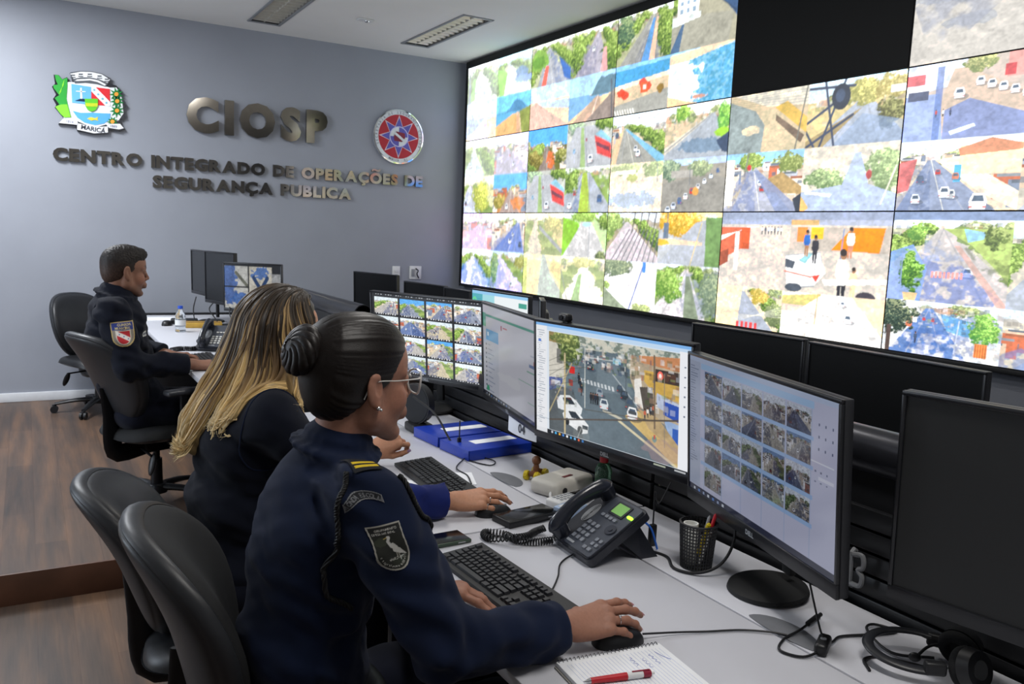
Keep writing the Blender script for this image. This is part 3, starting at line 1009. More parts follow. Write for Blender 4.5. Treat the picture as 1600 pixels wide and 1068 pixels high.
def w11a(t): street(t, 25, '5ab0ee', .42, .5, .3, .75, '8a7a70', 't', 'h', 1, ground='5f6028'); t.tree(.2, .72, .25, .2, 4, '4a4a1c', '9a8a3a'); t.ell(.62, .75, .12, .18, 'e07038', .9, .6, 3); t.tree(.85, .68, .18, .18, 8, '3a4a1c', '8a8a3a')
def bus(t, tr=True):
    t.rect(0, 0, 1, 1, 'c2c4bc'); t.grain(.15, 8, 2); t.tree(.85, .08, .25, .16, 5); t.tree(.2, .12, .2, .18, 6, '6a8470', 'b0c8a8')
    t.poly([(.2, .1), (.62, .1), (1, .8), (1, 1), (0, 1), (0, .6)], 'b8bcc2', 1, .1, 3); t.poly([(.32, .12), (.38, .12), (.45, 1), (.33, 1)], '9ab878'); t.line((.4, .12), (.5, 1), .012, '8a9098')
    t.poly([(.62, .32), (.98, .52), (1, .86), (.7, .72)], 'd84a48'); t.poly([(.64, .3), (.76, .22), (.99, .46), (.97, .53)], '8ec8dc'); t.poly([(.66, .46), (.96, .62), (.96, .7), (.68, .56)], '6a3a48')
    t.car(.55, .82, .09, 'f4f6f8'); t.car(.18, .62, .05, '8ab0cc'); t.car(.45, .4, .03, 'c04040')
def w11d(t):
    street(t, 27, 'eaf2ea', .12, .42, -.3, .5, 'a8b0bc', 't', 'g', 2, '5f78a8', ground='8fae58'); t.poly([(.4, .12), (.5, .12), (.62, 1), (.34, 1)], 'a8c44a', 1, .3, 5); t.poly([(.5, .12), (.56, .12), (1.1, 1), (.62, 1)], 'b0b8c4', 1, .1, 6); t.car(.8, .7, .09, '3e5c8c'); t.tree(.15, .3, .18, .3, 8); t.line((.56, .1), (.58, 1), .012, '8a9098')
def w12a(t):
    street(t, 28, 'eaf4fa', .3, .28, -.05, .95, '9c9c94', 'h', 't', 2, ground='c8bc98'); t.poly([(.26, .3), (.3, .3), (1, .9), (1, 1), (.88, 1)], '7ebcd8'); t.poly([(.1, .4), (.22, .35), (.1, 1), (0, 1)], 'ddc49a'); t.car(.1, .4, .06, '46586c'); t.text('RUA', .5, .12, .05, 'b04a50', .8)
def w12b(t):
    street(t, 29, 'f4f8fa', .22, .75, -.1, 1.1, 'aab2bc', 'n', 'n', 0, dash=False, ground='d8c8a4'); t.poly([(.7, .24), (.76, .22), (0, .92), (0, .78)], 'd8d4c8'); t.line((.74, .23), (0, .85), .008, '6a7078')
    t.ell(.62, .78, .36, .14, '66829e', .85, .4, 5); t.tree(.28, .14, .12, .18, 3, '4f8434', '9cc84c'); t.tree(.92, .3, .1, .32, 4, '3f8a3a', '8ed04e'); t.ell(.92, .58, .14, .08, '9ad03c', 1, .3, 6); t.poly([(.82, .72), (1, .58), (1, .95), (.92, .92)], '30405a')
def w12c(t):
    t.rect(0, 0, 1, 1, 'ece2d0'); t.tree(.3, .12, .3, .12, 4, '9aa878', 'd8e0b0'); t.tree(.85, .15, .2, .18, 7, '8a9c70', 'd0dca8'); t.rect(.1, .14, .5, .22, 'f4f0e8'); t.poly([(0, .35), (1, .28), (1, 1), (0, 1)], 'eee4d4', 1, .06, 3); t.ell(.42, .74, .5, .16, 'a4bcd4', .75, .7, 4); t.ell(.44, .3, .1, .07, 'b8c070', .9, .6, 5); t.line((.9, .05), (.91, .4), .01, '9aa0a8')
def w12d(t):
    t.rect(0, 0, 1, 1, '9c968a'); t.rect(0, 0, 1, .12, 'c8dcf0'); t.tree(.1, .2, .2, .2, 3, '4c6450', '8aa488'); t.tree(.6, .2, .2, .14, 4, '6a7a5c', 'a8b88c'); t.rect(.15, .22, .5, .36, 'b0aca4'); t.poly([(0, .45), (.8, .32), (1, .4), (1, 1), (0, 1)], '8f8c84', 1, .15, 5)
    for k in range(9): t.car(.12 + .095 * k, .96 - .088 * k, .07 - .004 * k, ['f0f4fa', 'dfe8f4', '3f5f96', 'f4f6f8', 'c8322c', 'f0f2f4'][k % 6])
    t.ell(.56, .62, .05, .08, 'd8a050', 1); t.line((.45, .1), (.46, .5), .01, '6a7078')
def w13a(t):
    t.rect(0, 0, 1, 1, 'cbb894'); t.poly([(.05, .0), (1, 0), (1, .3), (.5, .25)], 'd9d4c4', 1, .3, 3); t.poly([(.45, .3), (.6, .3), (1, 1), (.3, 1)], 'd2c29c', 1, .08, 4); t.poly([(0, .1), (.35, .3), (.48, .55), (.45, 1), (0, 1)], '8c9a9a', 1, .35, 5)
    t.ell(.3, .62, .12, .08, 'e0d4b4', 1, .5, 6); t.poly([(.6, .28), (.75, .2), (1, .5), (1, .75)], 'd8b254'); t.poly([(.62, .4), (.98, .78), (.94, .9), (.62, .5)], '6a5848', 1, .5, 7); t.line((.98, 0), (.88, 1), .014, '6a6a62')
    for k in range(6): t.line((0, .05 + .03 * k), (1, .0 + .05 * k), .004, '50584e', .6)
    t.text('RUA 3 CASA', .7, .12, .05, 'f4f4ee', .8)
def w13b(t):
    street(t, 31, 'dceefa', .3, .62, .0, 1.1, 'aeb8c8', 'n', 'n', 0, dash=False, ground='d8c88c'); t.tree(.6, .25, .2, .2, 4, '8a8a48', 'd4cc7a'); t.tree(.9, .2, .2, .2, 5, '9a8c4c', 'e0d48c'); t.rect(.86, .2, 1, .3, 'f4f4f0'); t.poly([(.6, .45), (.2, 1), (.0, 1), (0, .9)], 'a08c60'); t.tree(.87, .58, .14, .22, 8, '3c3c20', '6f7038'); t.poly([(.3, 1), (.6, .55), (1, .7), (1, 1)], '7f98bc', .6)
    for p, q in (((.18, 0), (.32, 1)), ((.4, .0), (.16, 1)), ((0, .08), (.5, .12)), ((0, .62), (.34, .3)), ((0, 1), (.5, .55)), ((.0, .75), (.1, 1))): t.line(p, q, .022, '2e3a52')
    t.ell(.36, .26, .1, .2, '1e2634', 1); t.ell(.35, .24, .05, .1, '34425a', 1)
def w13c(t):
    street(t, 32, '9cd4f4', .25, .38, .1, .9, 'b2b6c6', 'h', 'h', 2, '6a7cb0', ground='d0c4ae'); t.tree(.35, .15, .16, .14, 4, '5f8034', 'a8c060'); t.tree(.85, .2, .16, .18, 5, '5f7034', '98a858'); t.rect(.0, .1, .12, .9, 'f2f0ea'); t.poly([(.5, .5), (.75, .35), (1, .6), (1, .72), (.6, .68)], 'b0905c', 1, .4, 6); t.poly([(.38, .3), (.44, .3), (1, .95), (1, 1), (.7, 1)], '7f90bc', .8); t.line((.3, 0), (.26, .4), .012, '7a7a7a'); t.ell(.32, .25, .03, .05, 'd03c3c')
    t.poly([(.9, .8), (1, .7), (1, 1), (.95, 1)], '2a303c')
def w13d(t):
    t.rect(0, 0, 1, 1, 'e4ddce'); t.grain(.3, 14, 4); t.tree(.25, .5, .22, .16, 3, '5c7a48', 'a8c088'); t.tree(.86, .4, .18, .34, 4, '6a8454', 'b0c890'); t.poly([(.56, .12), (.62, .12), (.72, .6), (1, .75), (1, 1), (0, 1), (0, .7), (.45, .6)], 'b8c8e0', 1, .06, 5); t.ell(.72, .46, .03, .07, 'b84a48'); t.poly([(.05, .68), (.35, .74), (.33, .78), (.03, .72)], 'f2f0ea'); t.line((.98, .35), (.86, .9), .012, 'f0ece0'); t.text('MARABÁ', .68, .1, .05, 'f6faff', .9)
    t.poly([(.0, .75), (.1, .95), (.05, 1), (0, 1)], 'e4c070')
def w14a(t):
    t.rect(0, 0, 1, 1, 'cbbcb0'); t.poly([(0, 0), (.5, 0), (.45, .3), (0, .4)], 'dfe6f2', 1, .3, 3); t.poly([(.4, .1), (.5, .1), (1, .5), (1, 1), (.2, 1)], 'cdb8a4', 1, .08, 4); t.poly([(0, .4), (.3, .4), (.35, 1), (0, 1)], '9cb0de', 1, .12, 5); t.poly([(.35, .62), (.55, .5), (1, .75), (1, 1), (.35, 1)], '6f88c4', .85)
    t.rect(.0, .12, .16, .3, 'd86a70'); t.rect(0, .26, .22, .34, 'f0f0f4'); t.rect(.02, .34, .2, .46, '48506a'); t.rect(.26, .05, .32, 1, '5a76b8', .8)
    for k in range(6): t.car(.62 + .09 * k, .3 + .05 * k, .055, 'f4f4f6')
    t.car(.46, .42, .07, 'f2f4fa'); t.tree(.62, .06, .14, .12, 6, '6a7a48', 'b8b878'); t.rect(.82, 0, 1, .3, 'e0a098'); t.rect(.8, .14, .88, .28, 'c8484c'); t.poly([(.4, .9), (.6, .82), (.62, .86), (.42, .95)], 'dfe8f8')
    for k in range(3): t.person(.28 + .06 * k, .66, .09, ['c04848', 'f0f0f4', '3a4468'][k])
def w14b(t):
    street(t, 34, 'eef2f4', .28, .28, .0, .85, '8f9cba', 'h', 'h', 3, '60729c', ground='dcd0b8'); t.poly([(.32, .28), (.5, .25), (1, .75), (1, 1), (.7, .75)], 'f2e8d4'); t.rect(.52, .1, 1, .5, 'eee0c0'); t.poly([(.5, .14), (.76, .02), (1, .12), (1, .2), (.52, .24)], 'd8906c'); t.poly([(0, .3), (.16, .25), (.1, .7), (0, .75)], 'd87070', 1, .4, 4); t.rect(.48, .36, .54, .6, '58b4dc'); t.car(.42, .74, .08, 'f4f6fa'); t.car(.7, .88, .12, 'f2f2f4'); t.car(.2, .55, .06, '4c5a78'); t.car(.5, .52, .05, 'c8785c')
def w20a(t): street(t, 35, 'e8e0f4', .3, .6, -.1, .8, 'ccc0dc', 'h', 'h', 0, ground='d8c8d8'); t.poly([(0, .5), (1, .45), (1, .65), (0, .8)], 'f0d0e4', .6); t.wash('ead8f0', .25)
def w20b(t): street(t, 36, 'f0f2fa', .25, .8, .05, 1., '6f86c8', 'h', 'h', 3, '5a70b8', ground='d0c8c4')
def w20c(t): street(t, 37, 'eef4fc', .2, .4, -.2, .9, 'e4e2f0', 't', 't', 0, '6a98e4', ground='cdd8e8'); t.ell(.1, .7, .12, .3, '3f7ae0', .7, .6, 3)
def w20d(t): street(t, 38, 'dce8f4', .15, .3, .2, 1.2, 'd8d0ee', 't', 'g', 1, '8c9cea', ground='b8c8b8'); t.tree(.12, .5, .1, .5, 4, '3f6a4c', '7ea478'); t.tree(.9, .25, .16, .2, 5, '7a7c38', 'b0b060')
def w21a(t): street(t, 39, 'f0ecd8', .2, .3, .05, .5, 'd4cec0', 'g', 'g', 0, ground='cfc488'); t.poly([(.4, .3), (1, .85), (1, .95), (.4, .4)], '8c94a0'); t.tree(.75, .3, .24, .2, 4, '8a8a48', 'd0c878'); t.wash('f0e8d0', .2)
def w21b(t):
    t.rect(0, 0, 1, 1, 'c4d8a0'); t.rect(0, 0, 1, .12, 'e8f4f0'); t.tree(.5, .08, .3, .16, 3, '6a9438', 'b8dc68'); t.poly([(.42, .2), (.66, .2), (1, .9), (1, 1), (.0, 1), (.2, .7)], 'cdcccc', 1, .06, 4); t.poly([(0, .1), (.36, .22), (.4, .3), (.05, .95), (0, 1)], '88c43c', 1, .3, 5); t.ell(.56, .26, .1, .04, 'a8d4f0'); t.line((.62, .25), (.62, 1), .012, 'a0a4ac'); t.tree(.9, .95, .12, .12, 8, '3a4a2c', '7a8a58'); t.tree(.92, .2, .12, .2, 9)
def w21c(t): t.rect(0, 0, 1, 1, 'e2d6ae'); t.rect(0, 0, 1, .15, 'e8e4c4'); t.poly([(0, .1), (.1, .1), (.12, 1), (0, 1)], 'c0c868'); t.poly([(.5, .0), (.58, .0), (.72, .4), (1, .8), (1, 1), (.42, 1), (.46, .4)], 'b8c4c0', 1, .08, 3); t.poly([(.7, .3), (1, .7), (1, .2), (.8, .1)], 'd8cc90'); t.wash('f4ecd0', .15)
def w21d(t): street(t, 41, 'f4f4e4', .12, .55, .0, 1.15, 'eceae2', 'g', 'g', 0, dash=False, ground='d8d4a0'); t.poly([(.42, .4), (.5, .35), (.46, 1), (.28, 1)], '8fb870', 1, .3, 4); t.line((0, .3), (.18, 1), .014, '6a747c'); t.tree(.5, .1, .3, .12, 6, 'b0b060', 'e4e0a0'); t.wash('f8f4e4', .15)
def w22a(t):
    street(t, 42, 'dfe4ec', .2, .4, -.1, 1.1, 'd4ccd0', 't', 't', 0, None, dash=False, ground='a89c80')
    for k in range(9): t.line((.12 + .1 * k, 1.0), (.45 + .07 * k, .35), .016, '5a5868', .85)
    for k in range(4): t.line((.5 + .13 * k, .4), (.55 + .13 * k, 0), .014, '4c4838')
    t.tree(.1, .2, .18, .24, 5, '6a8a44', 'b0cc70')
def w22b(t):
    t.rect(0, 0, 1, 1, 'c0c4c8'); t.rect(0, 0, 1, .15, 'f0e8b8'); t.tree(.35, .2, .4, .26, 3, 'c09028', 'ecc850'); t.poly([(.6, .2), (.76, .14), (.8, 1), (.0, 1)], 'b4bac4', 1, .06, 4); t.poly([(.76, .1), (1, .1), (1, 1), (.78, 1)], '6a9050', 1, .4, 5); t.poly([(.1, .5), (.72, .55), (.72, .62), (.05, .62)], 'ecd8b0', .8); t.rect(.08, .2, .16, .5, '5a6c84'); t.line((.14, 0), (.14, .5), .012, '707880'); t.line((.55, 1), (.7, .2), .008, 'e8d060'); t.ell(.05, .58, .14, .06, 'e0b840', 1, .5, 6); t.text('STA PAULA', .74, .1, .05, 'e8f8ff', .85)
def w22c(t):
    t.rect(0, 0, 1, 1, 'f2f0f2'); t.rect(0, 0, 1, .05, 'dfe4ec'); t.tree(.2, .15, .34, .24, 4, '5c6c54', '8c9c7c'); t.poly([(0, .4), (1, .1), (1, 1), (0, 1)], 'f4f2f4', 1, .04, 3); t.line((.76, .05), (.52, 1), .018, '4a62a8'); t.rect(.74, .0, .8, .22, '4f8ce0'); t.poly([(0, .6), (.35, .9), (.5, 1), (0, 1)], '96a488', 1, .4, 6); t.tree(.75, .95, .2, .1, 7, '7a8a58', 'c0cc88'); t.tree(.05, .55, .08, .1, 8, '7fa048', 'b8d080')
def w22d(t): street(t, 45, 'e8ecf4', .1, .5, -.1, .85, 'dcd8da', 't', 't', 1, '8a94b0', dash=False, ground='8a9c68'); t.tree(.2, .4, .24, .34, 3, '4a7a2c', '8fb84c'); t.tree(.9, .5, .16, .5, 5, '5a6c58', '7f9478'); t.poly([(.5, .2), (.56, .2), (.75, 1), (.5, 1)], '7a8870', 1, .4, 6)
def w23(im):
    t = im.sub(0, 0, 1, .62)                    # one picture across the top
    t.rect(0, 0, 1, 1, 'd6cfc4'); t.rect(0, 0, .46, .07, 'a8b4d0'); t.rect(.46, 0, .62, .07, 'd8b070'); t.rect(.62, 0, 1, .07, 'b4bcd0')
    t.poly([(.28, .1), (.46, .1), (.46, 1), (0, 1), (0, .7)], 'd8d0c6', 1, .04, 3); t.poly([(.0, .12), (.2, .12), (.2, .36), (0, .62)], 'd9694a', 1, .12, 4); t.poly([(0, .32), (.18, .1), (.26, .1), (.0, .24)], 'f4f2ee'); t.rect(.1, .18, .13, .76, 'f6f2ec')
    t.poly([(.0, .5), (.06, .44), (.06, .64), (0, .72)], '9c4a34'); t.rect(.14, .12, .2, .44, 'd85a34')
    t.poly([(.46, .1), (1, .1), (1, .42), (.46, .42)], 'c8bcae', 1, .06, 5); t.poly([(.8, .1), (.97, .1), (.95, .42), (.7, .4)], 'f08a28', 1, .12, 6); t.rect(.58, .1, .65, .26, 'f0c838'); t.rect(.5, .1, .56, .3, 'e88a40')
    t.poly([(.44, .5), (.64, .44), (.68, .72), (.62, .9), (.46, .96)], 'f2f2f2'); t.poly([(.44, .54), (.5, .58), (.49, .68), (.44, .66)], '48505c'); t.poly([(.52, .56), (.58, .44), (.6, .46), (.56, .6)], '8cc4c8'); t.line((.44, .5), (.64, .44), .006, 'a8aeb4'); t.line((.64, .44), (.67, .7), .006, 'b0b4b8'); t.line((.46, .96), (.62, .9), .008, '8a9096'); t.line((.44, .72), (.6, .78), .01, 'e07860'); t.poly([(.6, .76), (.65, .74), (.63, .84)], 'd84a3c'); t.ell(.5, .94, .05, .06, '404854')
    t.line((.76, .12), (.75, .7), .008, '5a80c0')
    t.person(.56, .34, .32, '2f68c8', 'b07850'); t.person(.61, .42, .34, '2c2c34', '26262e'); t.person(.8, .32, .36, 'f4f0e8', 'd88a68'); t.person(.77, .78, .62, 'f2e8e0', '1e1e26'); t.person(.83, .84, .36, 'ecd8b0', 'e8d4a8'); t.ell(.9, .99, .05, .07, '3c3640')
    for k in range(7): t.person(.28 + .02 * k, .16, .1, ['f0f0f0', '505868', 'c8d4e4'][k % 3])
    t.poly([(.66, .8), (1, .74), (1, .8), (.68, .88)], 'f6f4f0')
    t = im.sub(0, .62, .44, 1)
    street(t, 46, 'f4eed0', .1, .4, .0, .9, 'a8b0c0', 'g', 't', 0, dash=False, ground='e8dcc0'); t.poly([(0, 0), (.4, 0), (.35, 1), (0, 1)], 'f2e6c8', 1, .12, 3); t.tree(.66, .2, .14, .2, 5, 'b09838', 'e4cc68'); t.tree(.9, .6, .14, .3, 6, '5c6c44', '8c9c68')
    for k in range(5): t.rect(.34 + .07 * k, .86, .38 + .07 * k, 1, 'e04848')
    for k in range(5): t.line((.3, .9 - .05 * k), (1, .4 + .06 * k), .006, 'ece8dc', .8)
    t = im.sub(.44, .62, 1, 1)
    t.rect(0, 0, 1, 1, 'f0ebe0'); t.poly([(0, .1), (.4, 0), (.4, .3), (0, .36)], 'd4cc7c', 1, .2, 3); t.rect(.0, .3, .36, .46, 'ecd4c8'); t.poly([(.42, 0), (.66, 0), (1, .7), (1, 1), (0, 1), (0, .7)], 'e8e6e4', 1, .05, 4); t.poly([(.7, 0), (1, 0), (1, .8)], 'f2e2c4', 1, .1, 5); t.car(.68, .48, .1, 'f8f8f8'); t.car(.62, .18, .06, 'eceef2'); t.line((.37, 0), (.36, .7), .012, 'd8b060'); t.ell(.25, .9, .6, .2, 'f4f2ee', .7, .2, 5)
def w24(im):
    t = im.sub(0, 0, .5, .6)
    street(t, 47, 'eef4f8', .1, .45, -.1, 1.25, 'ccc6c4', 't', 'g', 1, None, dash=False, ground='cfd0b0'); t.poly([(.45, .1), (.6, .1), (1, .1), (1, .7), (.7, .3)], 'b4cc70', 1, .3, 3); t.poly([(.62, .1), (.8, .14), (.78, .22), (.66, .26)], '9cd4ec'); t.tree(.88, .2, .1, .16, 4, '3c4c24', '7c9448')
    t.dapple([(.28, .42), (.6, .5), (.95, .9), (.9, 1), (.2, 1)], '3c64b8', .85, 5, .44, 7); t.dapple([(.3, .2), (.6, .3), (.7, .5), (.3, .5)], '7f98c8', .6, 6, .5, 9); t.dapple([(.62, .3), (1, .5), (1, .75), (.75, .55)], '4c5c30', .8, 7, .48, 8)
    t.poly([(.0, .4), (.2, .3), (.34, .6), (.3, 1), (0, 1)], '7da2e0', .8)
    for k in range(8): t.rect(.38 + .035 * k, .62, .4 + .035 * k, .7, 'e89890')
    t.tree(.2, .64, .11, .26, 8, '24541c', '74b434'); t.tree(.24, .14, .10, .12, 9, '4f8434', 'a0cc58'); t.poly([(.14, .9), (.28, .9), (.26, 1), (.16, 1)], 'e4c890'); t.line((.11, .4), (.12, 1), .008, '8aa4d0'); t.poly([(.55, .3), (.6, .3), (1, .96), (1, 1), (.94, 1)], 'd0a090', .7)
    t = im.sub(0, .6, .5, 1)
    street(t, 48, 'eef6fa', .12, .4, .05, .75, '5f80c0', 'n', 'n', 0, None, dash=False, ground='d8dce0'); t.rect(.0, .06, .3, .4, 'f0f0ee'); t.rect(.2, .26, .26, .5, 'e07a58'); t.poly([(.5, .2), (.78, .3), (.8, .6), (.56, .5)], '78b8e0', 1, .4, 5)
    t.dapple([(.05, .62), (.9, .55), (1, 1), (0, 1)], 'f2f0ea', .85, 4, .5, 6); t.dapple([(.3, .5), (.8, .5), (.8, .9), (.2, .9)], '2f58a8', .7, 8, .5, 8); t.dapple([(.5, .18), (1, .2), (1, .7), (.55, .6)], '3c70b8', .7, 9, .5, 10); t.clutter(7, 90, .1, .5, .25, 1, .03, .6)
    t.tree(.08, .3, .2, .36, 6, '16261c', '3a5244'); t.rect(.03, .5, .07, 1, '4a3a34'); t.tree(.86, .42, .12, .3, 7, '3f8434', '98d058'); t.car(.36, .32, .03, 'd03434'); t.car(.44, .33, .03, 'd84848'); t.rect(.8, .66, .9, .9, 'e8944c')
    for k in range(5): t.line((.81 + .02 * k, .68), (.81 + .02 * k, .9), .01, 'c85a38')
    t.person(.3, .7, .2, '3a4a68', '2c3450'); t.line((.66, .3), (.64, .9), .012, 'c8d0dc')
    street(im.sub(.5, 0, 1, .6), 71, 'dfe8ec', .2, .4, -.1, .9, 'b4bcc8', 't', 't', 2, '6c84b0'); street(im.sub(.5, .6, 1, 1), 72, 'dfe8ec', .2, .6, .1, 1.1, 'a8b4c8', 'h', 't', 2, '5f78b0')

PIC = {(0, 0): (t00a, t00b, t00c, t00d), (0, 1): (t01a, t01b, t01c, t01d), (0, 2): (t02a, t02b, t02c, t02d), (0, 4): (t04, t04, w14a, w14a),
       (1, 0): (w10a, w10b, w10c, w10d), (1, 1): (w11a, bus, bus, w11d), (1, 2): (w12a, w12b, w12c, w12d), (1, 3): (w13a, w13b, w13c, w13d),
       (1, 4): (w14a, w14a, w14b, w14b), (2, 0): (w20a, w20b, w20c, w20d), (2, 1): (w21a, w21b, w21c, w21d), (2, 2): (w22a, w22b, w22c, w22d)}
RES = [(128, 72), (176, 98), (232, 130), (340, 192), (540, 304)]
WL = [['hazy road, a white lane and pale beach pictures, leftmost in the top row', 'tree lined roads over a pale boardwalk and a dark mountain, top row', 'a white building and a foaming blue sea, top row', None, 'grey street shadows over parked cars, rightmost in the top row'],
      ['pale lavender streets and a yellow palm, leftmost in the middle row', 'two red buses and a green median, middle row', 'a road with a large blue shadow and a line of cars, middle row', 'a dark round camera on lattice poles over a road, middle row', 'white parked cars and cream houses, rightmost in the middle row'],
      ['lavender and blue shaded streets, leftmost in the bottom row', 'a green verge beside a grey road, bottom row', 'black tree shadows across a pale road, bottom row', 'pedestrians, a white car and orange walls, bottom row', 'a leafy tree and blue shadows on a crossing, rightmost in the bottom row']]
for r_ in range(3):
    for c_ in range(5):
        y0 = YL - c_ * PW
        zc = ZT - (r_ + .5) * PH
        off = (r_, c_) == (0, 3)
        t = thing('video_wall_panel', 'switched off black video wall panel between two bright ones in the top row' if off else 'bright video wall panel showing ' + WL[r_][c_],
                  'display', (WX, y0 - PW / 2, zc), group='video wall panels')
        MB().box((.028, 0, 0), (.05, PW - .0015, PH - .0015), .001).build('housing', M_black2, t)
        w_, h_ = RES[c_]
        if off:
            MB().box((.0, 0, 0), (.003, PW - .010, PH - .010)).build('screen', mat('dead_display', '0a0b0c', .6, var=.02, spec=.2), t)
            continue
        im = Im(w_, h_, '808080')
        if (r_, c_) == (2, 3):
            im.rect(0, 0, 1, .09, '98a4c0'); w23(im.sub(0, .06, 1, 1))
        elif (r_, c_) == (2, 4):
            im.rect(0, 0, 1, .09, '7f92b8'); w24(im.sub(0, .06, 1, 1))
        elif (r_, c_) == (0, 4):
            t04(im.sub(0, 0, .5, 1)); street(im.sub(.5, 0, 1, 1), 73, 'eef2f4', .2, .5, -.1, 1., 'c0bcb4', 't', 'h', 2, '7f88a0')
        elif c_ == 4:
            a, b = PIC[(r_, c_)][0], PIC[(r_, c_)][2]
            a(im.sub(0, 0, .5, .52)); b(im.sub(0, .52, .5, 1))
            street(im.sub(.5, 0, 1, .52), 74, 'e8eef4', .2, .5, 0, 1, 'a8b0c4', 'h', 'h', 3, '6a80b4'); street(im.sub(.5, .52, 1, 1), 75, 'e8eef4', .2, .5, 0, 1, 'b0b4bc', 'h', 't', 2, '6a80b4')
        else:
            for k, fn in enumerate(PIC[(r_, c_)]):
                fn(im.sub((k % 2) * .5, (k // 2) * .5, (k % 2) * .5 + .5, (k // 2) * .5 + .5))
        im.photo(3 + r_ * 5 + c_, .30).blur(1)
        lum = im.a.mean(-1, keepdims=True)
        im.a = np.clip(lum + 1.06 * (im.a - lum), 0, 1) ** .84 * 1.05 + .01
        im.a += 3.0 * np.maximum(im.a - .72, 0)          # overexposed whites
        screen_mesh('screen', im, PW - .007, PH - .007, M_vw, t, (0, 0, 0), (0, -1, 0), (0, 0, 1))

t = thing('video_wall_frame', 'black frame around the video wall with a dark strip along its top', 'frame', (WX + .03, YL - 2.5 * PW, ZT - 1.5 * PH))
fw_, fh_ = 5 * PW, 3 * PH
MB().box((0, 0, fh_ / 2 + .03), (.07, fw_ + .08, .056), .004).build('top_strip', M_black2, t)
MB().box((0, 0, -fh_ / 2 - .012), (.07, fw_ + .08, .022), .004).build('bottom_strip', M_black2, t)
MB().box((0, fw_ / 2 + .021, 0), (.07, .04, fh_), .004).build('side_strip', M_black2, t)
MB().box((0, -fw_ / 2 - .021, 0), (.07, .04, fh_), .004).build('side_strip', M_black2, t)
# ------------------------------------------------------------------ consoles
M_desk = mat('white_laminate', 'c3c4cb', .38, var=.02, scale=4)
M_deskedge = mat('grey_edge_band', '8d8f95', .5, var=.04)
M_grom = mat('grommet_dark', '6b6d72', .5)
def console(label, loc, y_len, z0, group, tube_len=None, top=.74, tube_z=.345, slats=6, tube_y=0.0):
    """desk: x from its front edge, y along its length (centred), z from the floor it stands on"""
    t = thing('console_desk', label, 'desk', loc, group=group)
    L = y_len
    MB().box((.292, 0, top - .0125), (.585, L - .003, .025), .003).build('worktop', M_desk, t)
    MB().box((.732, 0, top - .0125), (.284, L - .003, .025), .003).build('back_strip', M_desk, t)
    for s in (-1, 1):
        MB().box((.44, s * (L / 2 - .05), (top - .026) / 2), (.76, .03, top - .026), .004).build('side_panel', M_black, t)
    MB().box((.70, 0, .35), (.02, L - .14, .66), .003).build('modesty_panel', M_black, t)
    sl = MB()
    tl_ = tube_len if tube_len else L
    n = slats
    for k in range(n):
        sl.box((.91, 0, top - .06 + k * .052), (.022, L - .01, .046), .004)
    bh = top + tube_z - .01
    sl.box((.928, 0, bh / 2), (.012, min(L, tl_) - .01, bh), .002)
    sl.build('slatted_panel', M_black, t)
    tl = tube_len if tube_len else L
    tb = MB()
    n = 40
    pr, pi = .056, .050
    vs, fs = [], []
    for e in (-1, 1):
        for rad in (pr, pi):
            for k in range(n):
                a = 2 * PI * k / n
                vs.append((.955 + rad * math.cos(a), tube_y + e * tl / 2, top + tube_z + rad * math.sin(a)))
    for k in range(n):
        j = (k + 1) % n
        fs += [(k, j, 2 * n + j, 2 * n + k), (n + j, n + k, 3 * n + k, 3 * n + j), (k, n + k, n + j, j), (2 * n + j, 3 * n + j, 3 * n + k, 2 * n + k)]
    tb.add(vs, fs)
    tb.build('cable_tube', mat('satin_black_metal', '33343a', .28, .5), t)
    return t
# first row on the low floor: two workstations; second one starts behind the joint at y = 1.95
D1 = console('white topped console desk nearest the camera, carrying the phone and pen cup', (.765, 1.0, 0), 1.9, 0, 'console desks')
D2 = console('white topped console desk behind the joint, carrying the blue folders', (.765, 2.77, 0), 1.63, 0, 'console desks')
D3 = console('white topped console desk of the man, on the raised floor by the grey wall', (.67, 5.40, ZP), 2.85, ZP, 'console desks', 2.3, .71, .24, 4, .2)
for x, y, d in ((1.368, 1.16, D1), (1.366, 2.36, D2), (1.366, 2.82, D2)):
    g = MB()
    g.prism([(x - d.location.x + .055 * math.cos(a) * (1 if math.cos(a) > 0 else .25), y - d.location.y + .09 * math.sin(a)) for a in np.linspace(0, 2 * PI, 28, endpoint=False)], .7402, .7412)
    g.build('grommet', M_grom, d, smooth=False)
# a black edge along the wall end of the man's desk
MB().box((.44, 1.436, .712), (.9, .02, .03), .003).build('rear_edge', M_black, D3)

# second row of consoles, seen only as a dark block with monitors
M_rear = mat('dark_console', '141518', .5)
for lab, yc, ln, zf in (('dark second row console on the low floor, under the right half of the video wall', 2.0, 3.3, 0.0),
                        ('dark second row console on the raised floor, under the left half of the video wall', 5.1, 2.6, ZP)):
    t = thing('rear_console', lab, 'desk', (2.3, yc, zf), group='second row consoles')
    MB().box((.1, 0, .36), (.7, ln, .71), .01).build('body', M_rear, t)
    MB().box((.08, 0, .73), (.78, ln, .03), .004).build('worktop', mat('dark_laminate', '2a2b2f', .4), t)
    MB().box((.465, 0, .83), (.03, ln, .18), .004).build('slatted_panel', M_rear, t)

# ------------------------------------------------------------------ monitors
M_scr = screen_mat('monitor_display', 0.82, .16, .5)
M_scr_dim = screen_mat('monitor_display_dim', 0.42, .14, .6)
M_scr_far = screen_mat('monitor_display_far', 1.0, .2, .5)
M_bez = mat('monitor_bezel', '1b1c20', .3, var=.06)
M_back = mat('monitor_back', '26272b', .45, var=.08)
M_dead = mat('switched_off_screen', '0d0e10', .38, var=.02, spec=.35)
M_dead2 = mat('switched_off_screen_satin', '2b2c2d', .5, var=.02, spec=.3)

